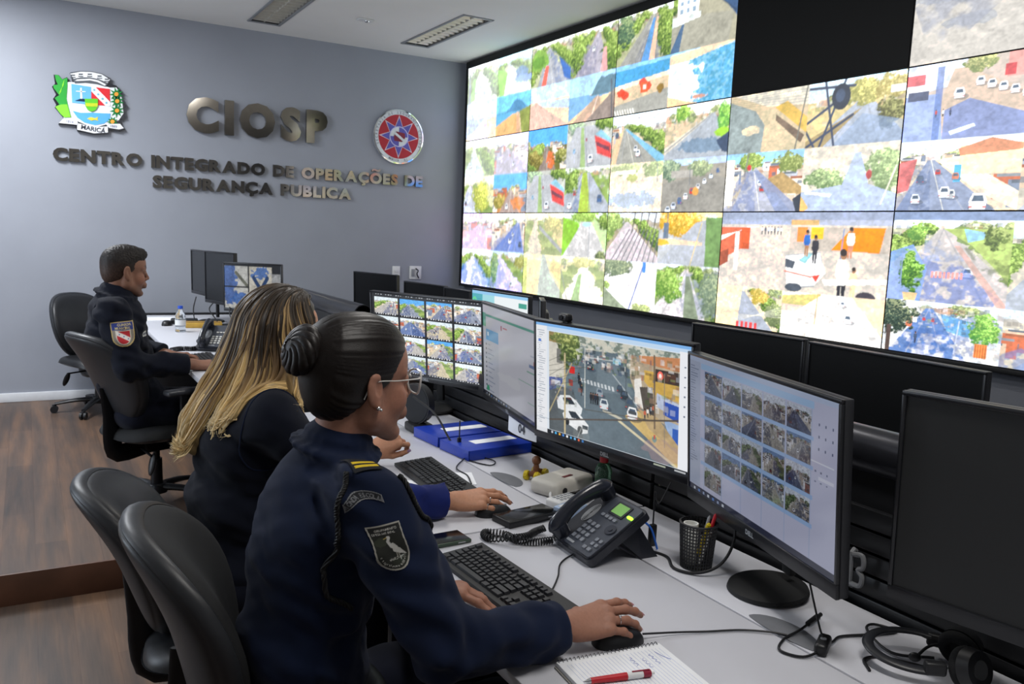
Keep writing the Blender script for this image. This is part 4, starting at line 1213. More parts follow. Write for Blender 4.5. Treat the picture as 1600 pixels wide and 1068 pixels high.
def monitor(label, c, yaw, tilt, w, h, im=None, smat=None, stand=None, group=None, logo=None, chin=.022, dead=None, thick=.045):
    """a flat display; local -x is the viewer's side, the origin is the middle of the screen"""
    t = thing('monitor', label, 'monitor', c, group=group, rot=(0, tilt, yaw))
    b = .009
    hb = MB()
    hb.box((.014, 0, -chin / 2 + b / 2), (.022, w + 2 * b, h + b + chin), .004)
    hb.box((.030, 0, -.01), (thick - .012, w * .82, h * .72), .012, taper=.96)
    hb.build('housing', M_back, t)
    bz = MB()
    bz.box((0, 0, h / 2 + b / 2), (.010, w + 2 * b, b), .002)
    bz.box((0, 0, -h / 2 - chin / 2), (.010, w + 2 * b, chin), .002)
    for s in (-1, 1):
        bz.box((0, s * (w / 2 + b / 2), 0), (.010, b, h + .001), .002)
    bz.build('bezel', M_bez, t)
    if im is None:
        MB().box((.0015, 0, 0), (.003, w + .002, h + .002)).build('screen', dead or M_dead, t)
    else:
        screen_mesh('screen', im, w + .001, h + .001, smat or M_scr, t, (-.0015, 0, 0), (0, -1, 0), (0, 0, 1))
    if logo:
        me = text_mesh(logo, .016, .0008)
        P = mesh_np(me)
        P[:, 0] -= (P[:, 0].max() + P[:, 0].min()) / 2
        me.vertices.foreach_set('co', np.stack([np.full(len(P), -.0056), -P[:, 0], P[:, 1] - h / 2 - chin / 2 - .005], -1).reshape(-1).astype(np.float32))
        me.materials.clear()
        me.materials.append(M_grey)
        o = bpy.data.objects.new('logo', me)
        COL.objects.link(o)
        o.parent = t
    if stand:
        kind, zb, dx = stand                    # height of the foot below the middle of the screen
        if kind == 'foot':
            MB().box((.10, 0, zb / 2 + .02), (.018, .036, -zb - .02), .005).build('neck', M_black2, t)
            MB().lathe([(.001, .014), (.07, .014), (.092, .008), (.095, 0), (.001, 0)], 40, (dx, 0, zb)).build('base', M_black2, t)
        else:                                   # arm to the rail behind
            a = MB()
            a.box((.055, 0, 0), (.03, .12, .12), .004)
            a.cyl((.06, 0, 0), (dx, 0, 0), .02, n=16)
            a.box((dx, 0, 0), (.02, .08, .10), .004)
            a.build('arm', M_black, t)
    return t

def cam_grid(w, h, n, m, seed, bg='14161a', gap=(.012, .02), dim=1.0, text=True, x0=.02, x1=1, y0=.03, y1=.98, cut=None):
    im = Im(w, h, bg)
    cw, ch = (x1 - x0) / n, (y1 - y0) / m
    for j in range(m):
        for i in range(n):
            if cut and cut(i, j):
                continue
            q = im.sub(x0 + i * cw + gap[0], y0 + j * ch + gap[1], x0 + (i + 1) * cw - gap[0], y0 + (j + 1) * ch - gap[1])
            r = np.random.default_rng(seed + j * 17 + i)
            street(q, seed * 3 + j * 17 + i, ['5aa8e8', 'e4eef6', 'd8e4ea'][r.integers(3)], .12 + .25 * r.random(), .3 + .4 * r.random(), -.3 + .5 * r.random(), .7 + .5 * r.random(),
                   ['8e96a8', '7c86a0', 'b8b4b0', 'c8bca0', '6a7fae'][r.integers(5)], 'thh'[r.integers(3)], 'hhg'[r.integers(3)], int(r.integers(1, 4)), ['2f56a8', '3c5490', '30487c'][r.integers(3)],
                   ground=['c8bca8', 'b8b8c0', 'd8ccb0'][r.integers(3)])
            q.photo(seed + j * 5 + i, .3)
            if dim < 1:
                q.a[:] = q.a * .4 + .6 * q.a.mean(-1, keepdims=True)
                q.a[:] = q.a ** 1.6 * dim * np.array([.92, .97, 1.12], np.float32)
            if text:
                for k in range(9):
                    u = x0 + i * cw + gap[0] + (.06 + .09 * k) * cw
                    im.rect(u, y0 + (j + 1) * ch - gap[1] * .8, u + .045 * cw * (1 if k % 3 else .5), y0 + (j + 1) * ch - gap[1] * .1, 'd8dade')
    return im

# near workstation: the large street view
def street_view():
    im = Im(520, 292, 'dfe8f2')
    im.rect(0, 0, 1, .028, '7fb4ec'); im.rect(0, .028, 1, .062, 'c4dcf4')
    im.rect(0, .028, .085, 1, 'eceef2')
    rr = np.random.default_rng(5)
    for k in range(44):
        v = .07 + k * .0195
        im.rect(.012 + .012 * (k % 3 > 0), v, .03 + .045 * rr.random(), v + .006, '8a94a4', .75)
    im.rect(.02, .15, .04, .175, '5f84d0'); im.rect(0, .86, .1, .87, 'b8c4d0', .6)
    im.rect(.935, .05, 1, .97, 'eff1f6')
    for k in range(6):
        im.rect(.962, .16 + .075 * k, .972, .172 + .075 * k, '7a8496')
    t = im.sub(.1, .07, .937, .955)
    t.rect(0, 0, 1, 1, '6f7f88')
    t.rect(0, 0, 1, .14, 'b4bcb4'); n = t.noise(26, 4); U, V = t.uv()
    t.mix((V < .22) & (n > .5), 'd8d4c4', .8); t.mix((V < .22) & (n < .42), '6e7c70', .8)
    t.poly([(.3, .12), (.56, .10), (.86, .55), (1, .85), (1, 1), (0, 1), (.1, .62), (.24, .4)], '66757e', 1, .08, 5)
    t.poly([(.42, .14), (.52, .14), (.7, .45), (.4, .5)], '74838c', .8)
    t.poly([(0, .04), (.14, .04), (.14, .5), (0, .62)], 'd2cec2', 1, .06, 6); t.poly([(0, .0), (.16, .02), (.14, .11), (0, .1)], 'a08c5c', 1, .3, 4); t.rect(.07, .16, .12, .3, '7c7c78')
    t.tree(.18, .14, .11, .2, 6, '41522f', '7c8f50'); t.tree(.12, .05, .1, .07, 8, '5a6a3a', 'a0a860')
    t.poly([(0, .46), (.12, .44), (.12, .56), (0, .6)], '5564a0'); t.rect(.02, .48, .1, .53, 'd4d8e4')
    t.poly([(0, .6), (.13, .52), (.22, .56), (.3, 1), (0, 1)], '5c6468', 1, .3, 7)
    t.rect(.18, .31, .225, .38, 'd8302c'); t.rect(.175, .44, .21, .5, '9a4640')
    for k in range(10):
        t.poly([(.27 + .028 * k, .40 + .002 * k), (.285 + .028 * k, .40 + .002 * k), (.292 + .028 * k, .44 + .002 * k), (.275 + .028 * k, .44 + .002 * k)], 'd4dade', .9)
    # right-hand houses, pavement, shops
    t.poly([(.66, .1), (1, .08), (1, .7), (.74, .55), (.66, .3)], 'b8a890', 1, .25, 8); t.poly([(.72, .08), (1, .04), (1, .16), (.74, .14)], 'c88a60'); t.poly([(.76, .2), (1, .2), (1, .42), (.84, .4), (.76, .3)], 'd2ac58', 1, .2, 9)
    t.poly([(.69, .3), (.74, .28), (.76, .55), (.7, .52)], 'ece8e2'); t.poly([(.73, .36), (.82, .34), (.84, .6), (.76, .56)], '5c5650', 1, .4, 3)
    t.poly([(.85, .38), (1, .44), (1, .58), (.85, .5)], 'bcc6dc'); t.poly([(.9, .44), (1, .46), (1, .6), (.9, .56)], '3656b0'); t.poly([(.9, .6), (1, .62), (1, .86), (.95, .78)], '9cb4d8'); t.rect(.96, .66, 1, .82, '3c64b8')
    t.rect(.84, .17, 1, .28, '463c38'); t.ell(.872, .225, .02, .04, 'ff7868'); t.ell(.872, .225, .01, .02, 'fff0e8'); t.ell(.915, .228, .02, .04, '5a4238'); t.ell(.96, .232, .02, .04, '5a4238')
    t.poly([(.62, .66), (.72, .58), (.98, .8), (1, .84), (1, 1), (.97, .98), (.8, .82)], 'd6b878', 1, .12, 4); t.poly([(.72, .56), (.86, .6), (1, .8), (1, .88), (.8, .72)], 'b8a078', 1, .3, 5)
    t.line((.46, .66), (.6, .7), .012, 'd2ccb8', .9); t.line((.58, .72), (1, 1), .012, 'e0d4b0', .9); t.line((.53, .3), (.72, .55), .006, 'c4ccd0', .7)
    for x, y, s, c in ((.355, .27, .04, '2e3840'), (.30, .22, .03, '4a5a68'), (.46, .22, .028, '8a98a4'), (.5, .23, .03, 'b8c0c4'), (.4, .2, .025, '384650'), (.36, .16, .02, '5a6a74'), (.585, .42, .035, '46525c'), (.62, .47, .045, '38424a'), (.66, .54, .052, '5a646c'), (.43, .5, .04, '98a4ae')):
        t.car(x, y, s, c)
    t.car(.465, .6, .052, 'dce4e8'); t.car(.68, .62, .06, 'f2f3f4'); t.rect(.65, .60, .71, .63, '50565c')
    t.poly([(.07, .68), (.1, .62), (.18, .6), (.24, .64), (.29, .7), (.28, .76), (.24, .78), (.08, .76)], 'e8ecee'); t.poly([(.12, .64), (.19, .62), (.23, .68), (.14, .7)], '303a42')
    t.poly([(.12, .8), (.16, .74), (.24, .73), (.29, .79), (.34, .85), (.335, .93), (.29, .95), (.14, .88)], 'f0f2f3'); t.poly([(.17, .76), (.23, .75), (.28, .81), (.2, .82)], '2c363e'); t.ell(.27, .92, .022, .04, '22282c'); t.ell(.16, .87, .02, .035, '22282c'); t.rect(.29, .86, .335, .9, '3c464c')
    for k in range(4): t.person(.36 + .018 * k, .58, .1, ['2a3038', '3c3434', '283444'][k % 3], '1e242a')
    for k in range(3): t.person(.26 + .012 * k, .42 + .05 * k, .1, '2c343c', '22282e')
    for k in range(5): t.person(.77 + .02 * k, .6 - .02 * k, .08, ['c86850', 'e8e4dc', '3c4858'][k % 3], '3a3a40')
    t.ell(.84, .8, .015, .03, '58a098'); t.rect(.835, .76, .845, .8, 'c85a50')
    t.line((.31, .1), (.31, .68), .006, 'c8ccc8'); t.line((.31, .19), (.6, .17), .006, 'bcc4c4'); t.rect(.53, .15, .59, .2, '8cc4dc'); t.line((.63, .08), (.63, .46), .006, '5c666c'); t.line((.83, .06), (.84, .7), .01, '7a6a58'); t.line((.14, .2), (.14, 1), .012, 'c8b890'); t.line((0, .82), (.2, .28), .007, 'b8ac84'); t.line((.9, .2), (.91, .85), .004, '8c8478')
    t.clutter(4, 120, .08, .3, .25, .75, .025, .6); t.clutter(5, 70, .1, .55, .66, 1, .03, .5); t.clutter(6, 40, .4, .7, 0, .3, .03, .4)
    for k in range(7): t.line((0, .3 + .05 * k), (.14 + .1 * (k % 3), .2 + .04 * k), .003, '4c5048', .7)
    t.line((.31, .7), (.8, .64), .004, '5a5c58'); t.line((.0, .9), (1, .58), .008, '585048'); t.ell(.9, .9, .14, .1, 'a88c90', .4, .4, 4); t.ell(.28, .97, .07, .1, 'b8bcb8', .15)
    t.line((.25, 1), (.28, .9), .004, 'ccd0cc', .6)
    t.photo(12, .12).blur(1)
    im.rect(0, .958, 1, 1, '20242a'); im.rect(0, .958, .085, 1, 'e4e6ea')
    for k in range(9): im.rect(.115 + .028 * k, .966, .128 + .028 * k, .988, ['c8ccd2', '50b0e8', 'e8b040', '4a8ae0', 'f0f0f0', '50a8e0', '70b8e8', 'e06a4a', '3c78b8'][k])
    im.rect(.8, .968, .87, .984, 'c4ccb8', .7); im.rect(.92, .968, .98, .984, 'd4d8dc', .7)
    return im

def chat_view():
    im = Im(240, 200, 'c8c9d4')
    im.rect(0, 0, 1, .09, 'd4d6e4'); im.rect(.06, .1, 1, .125, '3f9a86'); im.rect(0, .09, .07, .24, '58a890')
    im.rect(0, .24, .33, 1, 'bcc0cc'); im.rect(.07, .26, .33, .38, '4f9ccc'); im.rect(.1, .29, .13, .33, 'e4f0f8')
    for k in range(11):
        v = .42 + .05 * k
        im.rect(.06, v, .085, v + .02, ['5a6474', '48525e'][k % 2]); im.rect(.11, v, .16 + .1 * ((k * 37 % 11) / 11), v + .008, '8a94a8')
    im.rect(.38, .17, .40, .22, 'a83c50'); im.rect(.42, .18, .5, .195, 'c06a78')
    im.rect(.84, .5, .98, .515, '4c9c78', .6); im.rect(.9, .34, .98, .355, '8a98a8', .6); im.rect(.88, .43, .98, .46, '4c6ca0', .8); im.rect(.95, .39, .98, .43, 'a86a70'); im.rect(.7, .62, .96, .63, '58a080', .5); im.rect(.85, .8, .98, .81, '58a080', .5)
    im.ell(.55, .7, .2, .05, 'd4d6dc', .5, .8, 3); im.ell(.1, .91, .03, .03, '40a078')
    im.rect(0, .955, 1, 1, '2a2c34')
    for k in range(10): im.rect(.06 + .05 * k, .97, .08 + .05 * k, .99, ['8a94a4', 'c8ccd0', '5a84b8'][k % 3])
    return im

def list_view():
    im = Im(440, 260, 'b6bad4')
    g = cam_grid(440, 260, 5, 5, 60, 'b6bad4', (.004, .010), .66, False, .13, .86, .08, .93, cut=lambda i, j: (j == 4 and i > 0))
    im.a[:] = g.a
    im.rect(0, 0, 1, .035, 'aebcd8'); im.rect(.1, .04, .87, .08, '9dbce0')
    for k in range(1, 5): im.rect(.1, .08 + .17 * k - .012, .87, .08 + .17 * k + .012, '8fb0dc', .9)
    for k in range(6): im.rect(.13 + .146 * k - .0025, .08, .13 + .146 * k + .0025, .97, '93a8cc', .7)
    rr = np.random.default_rng(8)
    im.rect(0, .035, .095, .95, 'a6b0c8')
    for k in range(40): im.rect(.008, .07 + k * .018, .03 + .05 * rr.random(), .077 + k * .018, '66708a', .7)
    for k in range(9): im.rect(.895 + .035 * (k % 3), .15 + .07 * (k // 3), .902 + .035 * (k % 3), .165 + .07 * (k // 3), '5c6684')
    im.rect(.86, .37, .98, .376, 'd4daea'); im.rect(.9, .45, .98, .47, 'd8dcec', .7)
    for k in range(6): im.rect(.88 + .03 * (k % 3), .42 + .06 * (k // 3), .888 + .03 * (k % 3), .43 + .06 * (k // 3), '6a7490')
    im.rect(0, .955, 1, 1, '2c3044')
    for k in range(7): im.rect(.04 + .04 * k, .968, .055 + .04 * k, .988, ['c8d0dc', '5a84c8', '90a0c0'][k % 3])
    return im

def grid_view():
    im = cam_grid(360, 210, 4, 4, 33, '16181d', (.010, .016), 1.0)
    for k in range(40): im.rect(.02 + .024 * k, .008, .034 + .024 * k * 1.0 - .004 * (k % 3), .018, 'd0d4da', .7 if k % 4 else 0)
    return im

MW, MH = .64, .36
monitor('monitor showing a large street camera picture, behind the office phone', (1.485, 1.977, 1.101), R(8.6), R(-4), MW, MH, street_view(), M_scr, ('arm', 0, .19), 'workstation monitors', 'DELL')
monitor('monitor showing a grid of small dark camera pictures on pale blue, above the oval foot', (1.435, 1.341, 1.082), R(-16), R(-4.2), MW, MH, list_view(), M_scr_dim, ('foot', -.338, .045), 'workstation monitors', 'DELL', .032)
monitor('monitor showing a pale chat window with a green bar', (1.518, 2.628, 1.098), R(-12), R(-3.5), MW, MH, chat_view(), M_scr_dim, ('arm', 0, .16), 'workstation monitors', 'DELL')
monitor('monitor showing bright street pictures in a black grid', (1.527, 3.387, 1.086), R(25.2), R(-5), MW, MH, grid_view(), M_scr_far, ('foot', -.34, .05), 'workstation monitors', 'DELL')
monitor('large switched off black monitor at the right edge of the photo', (1.50, .655, 1.095), R(10), R(-3), .64, .38, None, None, ('arm', 0, .2), 'workstation monitors', None, .03, M_dead2)

def teal_view():
    im = Im(150, 84, 'dfe9ee')
    im.rect(0, 0, 1, .06, '8fc0e4'); im.rect(0, .06, .2, 1, '58a8b4'); im.ell(.05, .2, .04, .08, '6cd08c'); im.ell(.05, .2, .022, .045, '58a8b4')
    for k in range(5): im.rect(.1, .14 + .06 * k, .17, .16 + .06 * k, '3f8894', .7)
    im.rect(.2, .06, .42, 1, '9cd0d8'); im.rect(.42, .06, 1, 1, 'e2e8ea'); im.ell(.6, .5, .1, .2, 'f2f4f4', .6, .8, 3); im.rect(.84, .12, .97, .2, '4c9c8c')
    return im
def dim_view():
    im = cam_grid(80, 60, 1, 1, 90, '7c8a90', (.06, .08), .35, False)
    return im
def man_view():
    im = Im(170, 96, 'a8a8a8')
    a = im.sub(0, 0, .42, 1); a.rect(0, 0, 1, 1, 'c4c4c0'); a.ell(.2, .4, .3, .5, '2c5ca8', .9, .9, 3); a.ell(.7, .8, .4, .14, '2c64b0', .9, .9, 5); a.line((.5, .2), (1, .5), .04, '6a6c60'); a.rect(0, 0, 1, .05, '1c2028')
    b = im.sub(.44, 0, .84, 1); b.rect(0, 0, 1, 1, 'c8c4b8'); b.ell(.5, .2, .4, .12, '3468b0', .9, .9, 5); b.line((.2, .3), (.9, .9), .05, '22406c'); b.line((.8, .3), (.15, .9), .05, '22406c'); b.rect(.85, .5, 1, .9, 'a8a440'); b.rect(0, 0, 1, .05, '1c2028')
    im.rect(.42, 0, .44, 1, '14161c'); c = im.sub(.84, 0, 1, 1); c.rect(0, 0, 1, 1, '8c8e90'); c.poly([(0, .3), (1, .1), (1, 1), (0, 1)], 'a4a6a8'); c.rect(0, 0, 1, .2, '22262c')
    im.rect(0, .5, .44, .53, '16181c')
    im.photo(4, .4).blur(1).gain(.75)
    return im
G2 = 'second row monitors'
monitor('lit teal and white monitor in the second row, under the video wall', (2.40, 4.28, 1.045), R(4), R(-2), .60, .338, teal_view(), M_scr_far, ('arm', 0, .16), G2)
monitor('small dim monitor in the second row, right of the teal one', (2.42, 3.85, 1.05), R(-30), R(-2), .26, .32, dim_view(), M_scr_dim, ('arm', 0, .14), G2)
monitor('black switched off monitor, second row, just above the pale blue camera grid screen', (2.40, 2.33, 1.06), R(3), R(-1), .54, .32, None, None, ('arm', 0, .16), G2)
monitor('black switched off monitor, second row, right of another black one under the video wall', (2.40, 1.70, 1.05), R(-4), R(-1), .66, .33, None, None, ('arm', 0, .16), G2)
monitor('black switched off monitor tilted left, in front of the wall sockets', (2.36, 6.21, 1.06), R(18), R(-2), .52, .30, None, None, ('arm', 0, .2), G2)
monitor('black switched off monitor below the wider wall socket, left of its twin', (2.40, 5.36, 1.04), R(8), R(-2), .52, .30, None, None, ('arm', 0, .16), G2)
monitor('black switched off monitor left of the teal screen, right of its twin', (2.40, 4.84, 1.04), R(0), R(-2), .36, .30, None, None, ('arm', 0, .16), G2)
# the man's monitors
monitor('lit monitor with blue street pictures on the desk of the man, behind the blonde woman', (1.275, 5.58, 1.150), R(54), R(-3), .38, .29, man_view(), M_scr, ('foot', -.307, .05), 'monitors of the man')
monitor('switched off monitor seen nearly edge on, leftmost on the desk of the man', (1.09, 6.30, 1.20), R(8), R(-1), .50, .29, None, None, ('foot', -.358, .05), 'monitors of the man', dead=mat('switched_off_screen_grey', '1d1f22', .25, var=.02))
monitor('switched off monitor standing between the edge on one and the lit one of the man', (1.14, 5.97, 1.185), R(16), R(-1), .40, .33, None, None, ('foot', -.343, .05), 'monitors of the man', dead=mat('switched_off_screen_grey', '1d1f22', .25, var=.02))
# ------------------------------------------------------------------ things on the near desks
ZD = .740
M_key = mat('key_black', '1a1b1f', .45, var=.1)
M_kb = mat('keyboard_black', '111215', .5, var=.1)
M_paper = mat('white_paper', 'eceef2', .7, var=.02)
M_cable = mat('cable_black', '121317', .5)
M_red = mat('red_plastic', 'b8202c', .35)
M_yellow = mat('yellow_plastic', 'c9b21c', .45)

def key_layout():
    """(centre along the length, centre across, width, depth) for about a hundred keys; 0,0 is the far left corner"""
    K = []
    u = .0182
    def row(y, x, ws, d=.0155):
        for w in ws:
            K.append((x + w * u / 2, y, w * u - .0026, d))
            x += w * u
    x0, y0, dy = .012, .022, .0178
    row(y0, x0, [1]); row(y0, x0 + 2 * u, [1] * 4); row(y0, x0 + 6.5 * u, [1] * 4); row(y0, x0 + 11 * u, [1] * 4)
    y = y0 + .0215
    row(y, x0, [1] * 13 + [2]); row(y + dy, x0, [1.5] + [1] * 12 + [1.5]); row(y + 2 * dy, x0, [1.75] + [1] * 11 + [2.25]); row(y + 3 * dy, x0, [2.25] + [1] * 10 + [2.75])
    row(y + 4 * dy, x0, [1.5, 1, 1.5, 6.5, 1.5, 1, 2])
    xn = x0 + 15.3 * u
    row(y0, xn, [1] * 3); row(y, xn, [1] * 3); row(y + dy, xn, [1] * 3); row(y + 3 * dy, xn + u, [1]); row(y + 4 * dy, xn, [1] * 3)
    xp = x0 + 18.6 * u
    row(y, xp, [1] * 4); row(y + dy, xp, [1] * 3); row(y + 2 * dy, xp, [1] * 3); row(y + 3 * dy, xp, [1] * 3); row(y + 4 * dy, xp, [2, 1])
    K.append((xp + 3.5 * u, y + 1.5 * dy, u - .0026, .033)); K.append((xp + 3.5 * u, y + 3.5 * dy, u - .0026, .033))
    return K
KEYS = key_layout()
def key_mesh(w, d):
    m = MB()
    a, b = w / 2, d / 2
    m.add([(-b, -a, 0), (b, -a, 0), (b, a, 0), (-b, a, 0), (-b * .8, -a + .0025, .006), (b * .8, -a + .0025, .006), (b * .8, a - .0025, .006), (-b * .8, a - .0025, .006)],
          [(3, 2, 1, 0), (4, 5, 6, 7), (0, 1, 5, 4), (1, 2, 6, 5), (2, 3, 7, 6), (3, 0, 4, 7)])
    return m
KEYCACHE = {}
def keyboard(label, loc, rotz, detailed=True, scale=1.0):
    """user sits on the -x side; the number pad is at the -y end"""
    t = thing('keyboard', label, 'keyboard', loc, rotz, 'desk keyboards')
    L, D = .446, .136
    b = MB()
    b.add([(-D / 2, -L / 2, 0), (D / 2, -L / 2, 0), (D / 2, L / 2, 0), (-D / 2, L / 2, 0), (-D / 2, -L / 2, .010), (D / 2, -L / 2, .022), (D / 2, L / 2, .022), (-D / 2, L / 2, .010)],
          [(3, 2, 1, 0), (4, 5, 6, 7), (0, 1, 5, 4), (1, 2, 6, 5), (2, 3, 7, 6), (3, 0, 4, 7)])
    b.build('case', M_kb, t, smooth=False)
    allk = MB()
    for (x, y, w, d) in KEYS:
        lx, ly = D / 2 - y, L / 2 - x
        lz = .0100 + (lx + D / 2) / D * .012
        if detailed:
            key = (round(w, 4), round(d, 4))
            if key not in KEYCACHE:
                KEYCACHE[key] = key_mesh(w, d).build('key', M_key, t, smooth=False)
                o = KEYCACHE[key]
            else:
                o = KEYCACHE[key].copy()
                COL.objects.link(o)
                o.parent = t
            o.location = (lx, ly, lz)
            o.rotation_euler = (0, -math.atan2(.012, D), 0)
        else:
            m = key_mesh(w, d)
            allk.add([(v.x + lx, v.y + ly, v.z + lz) for v in m.v], m.f)
    if not detailed:
        k = allk.build('keys', M_key, t, smooth=False)
    return t
keyboard('black keyboard of the woman with the hair bun, nearest the camera', (.942, 1.602, ZD), R(2))
keyboard('black keyboard of the blonde woman, lying half on white papers', (1.145, 2.415, ZD + .002), R(-3))

def mouse(label, loc, rotz, cable=None):
    t = thing('computer_mouse', label, 'mouse', loc, rotz, 'computer mice')
    m = MB()
    def fn(u, v):
        a = 2 * PI * u
        p = PI / 2 * v
        ex = .056 * math.copysign(abs(math.cos(a)) ** .8, math.cos(a))
        ey = .031 * math.copysign(abs(math.sin(a)) ** .8, math.sin(a))
        k = math.cos(p) ** .55 if v < 1 else 0
        return (ex * k, ey * k * (1 - .08 * math.cos(a)), .036 * math.sin(p) * (1 - .25 * max(0, math.cos(a) * k)))
    m.grid(fn, 32, 10, True)
    m.build('shell', M_black, t)
    MB().box((.030, 0, .0265), (.018, .007, .012), .003).build('scroll_wheel', M_grey, t)
    return t
def cable(label, pts, r=.0022, name='cable', group='desk cables', m=None, loc=None):
    p0 = Vector(pts[0])
    o = MB().tube([Vector(p) - p0 for p in pts], r, 7, 7).build(name, m or M_cable, loc=p0)
    return tag(o, label, 'cable', group)

mouse('black mouse under the hand of the woman with the hair bun', (1.022, 1.272, ZD), R(-10))
mouse('black mouse under the ringed hand of the blonde woman', (1.165, 2.062, ZD), R(-12))
cable('thin dark mouse cable curving from the near mouse to the desk grommet', [(1.077, 1.262, ZD + .012), (1.16, 1.245, ZD + .006), (1.22, 1.225, ZD + .004), (1.29, 1.20, ZD + .004), (1.34, 1.165, ZD + .005), (1.366, 1.14, ZD + .004)])
cable('dark keyboard cable looping behind the keyboard toward the phone', [(1.012, 1.52, ZD + .012), (1.035, 1.54, ZD + .004), (1.09, 1.60, ZD + .003), (1.14, 1.665, ZD + .003), (1.2, 1.70, ZD + .003), (1.25, 1.70, ZD + .003)])
cable('dark cable running from the phone along the desk past the pen cup', [(1.40, 1.66, ZD + .003), (1.42, 1.59, ZD + .003), (1.385, 1.52, ZD + .004), (1.41, 1.465, ZD + .008), (1.46, 1.440, ZD + .03), (1.50, 1.440, ZD + .08), (1.53, 1.47, ZD + .14)], .0038)
cable('bright blue network cable behind the phone', [(1.39, 1.67, ZD + .085), (1.415, 1.655, ZD + .06), (1.425, 1.645, ZD + .025), (1.43, 1.64, ZD + .004)], .003, m=mat('cable_blue', '2a66c8', .45))

# ------------------------------------------------------------------ office phone
M_ph = mat('phone_slate', '3b3f48', .34, var=.05)
M_ph2 = mat('phone_dark', '25272e', .28, var=.05)
M_phk = mat('phone_key', '70747c', .4)
def phone(label, loc, rotz, lcd=True, group='office phones', keym=None):
    t = thing('office_phone', label, 'phone', loc, rotz, group)
    th = R(33)
    c, s = math.cos(th), math.sin(th)
    def W(x, y, z):                         # sloping face: x up the slope, y to the user's left, z off the face
        return (-.085 + x * c - z * s, y, .012 + x * s + z * c)
    def slab(poly, z0, z1, m=None):
        m = m or MB()
        n = len(poly)
        m.add([W(a, b, z0) for a, b in poly] + [W(a, b, z1) for a, b in poly],
              [(i, (i + 1) % n, n + (i + 1) % n, n + i) for i in range(n)] + [tuple(range(n))[::-1], tuple(range(n, 2 * n))])
        return m
    def rrect(x0, x1, y0, y1, r, k=5):
        p = []
        for cx, cy, a0 in ((x1 - r, y1 - r, 0), (x0 + r, y1 - r, PI / 2), (x0 + r, y0 + r, PI), (x1 - r, y0 + r, 1.5 * PI)):
            for i in range(k):
                a = a0 + PI / 2 * i / (k - 1)
                p.append((cx + r * math.cos(a), cy + r * math.sin(a)))
        return p
    slab(rrect(-.005, .20, -.098, .098, .014), -.010, .010, slab(rrect(0, .195, -.094, .094, .014), .010, .014)).build('body', M_ph2, t)
    slab(rrect(.004, .192, -.092, .034, .008), .014, .0175).build('face_plate', M_ph, t)
    st = MB()
    st.add([W(.10, -.07, -.008), W(.10, .07, -.008), W(.17, .07, -.008), W(.17, -.07, -.008), (.075, -.085, 0), (.075, .085, 0), (.125, .085, 0), (.125, -.085, 0)],
           [(0, 1, 2, 3), (7, 6, 5, 4), (0, 4, 5, 1), (1, 5, 6, 2), (2, 6, 7, 3), (3, 7, 4, 0)])
    st.build('stand', M_ph2, t)
    # cradle with speaker rings, handset
    gr = MB()
    for k in range(7):
        rr = .006 + .0035 * k
        gr.tube([W(.115 + rr * 1.25 * math.cos(a), .055 + rr * .62 * math.sin(a), .0155) for a in np.linspace(0, 2 * PI, 20, endpoint=False)], .0008, 5, 1, closed=True)
    gr.build('speaker_grille', M_grey, t)
    hs = MB()
    path = [W(.008, .066, .030), W(.022, .066, .046), (W(.06, .066, .058)), W(.10, .066, .062), W(.14, .066, .058), W(.178, .066, .046), W(.196, .066, .030)]
    hs.tube(path, [.022, .026, .021, .0195, .021, .026, .022], 16, 7, flat=.72, up=(0, 1, 0))
    for x in (.02, .184):
        hs.tube([W(x, .066, .046), W(x, .066, .014)], [.026, .022], 18, 1)
    hs.build('handset', mat('phone_handset', '23262f', .22, var=.05), t)
    if lcd:
        slab(rrect(.138, .184, -.060, .002, .004), .0175, .020).build('display_frame', M_ph2, t)
        slab(rrect(.144, .178, -.053, -.005, .002), .020, .0206).build('display', mat('green_lcd', '5f8a4c', .25, emit='7fae5a', es=.35), t)
        slab(rrect(.150, .158, -.092, -.070, .003), .0175, .021).build('status_lamp', mat('green_lamp', '9cf03c', .3, emit='9cff30', es=2.2), t)
    keys = [(x, y, .0085, .011) for x in (.088, .070, .052, .034) for y in (.020, .000, -.020)]
    keys += [(.126, y, .006, .011) for y in (.006, -.012, -.030, -.048)] + [(.056, -.062, .007, .009), (.056, -.080, .007, .009), (.040, -.062, .007, .009), (.040, -.080, .007, .009), (.022, -.05, .007, .012), (.022, -.07, .007, .012)]
    for x, y, a, b in keys:
        slab(rrect(x - a / 2 - .0015, x + a / 2 + .0015, y - b / 2 - .001, y + b / 2 + .001, .002, 3), .0175, .0215).build('key', keym or M_phk, t)
    slab(rrect(.012, .019, -.004, .030, .002, 3), .0175, .019).build('name_plate', M_grey, t)
    nav = MB()
    slab([(.098 + .016 * math.cos(a), -.066 + .018 * math.sin(a)) for a in np.linspace(0, 2 * PI, 20, endpoint=False)], .0175, .021, nav)
    slab([(.098 + .007 * math.cos(a), -.066 + .008 * math.sin(a)) for a in np.linspace(0, 2 * PI, 14, endpoint=False)], .021, .023, nav)
    nav.build('navigation_key', mat('phone_nav', '34373f', .2), t)
    return t
phone('slate grey office phone with a green display on the near desk', (1.285, 1.70, ZD), R(-4))
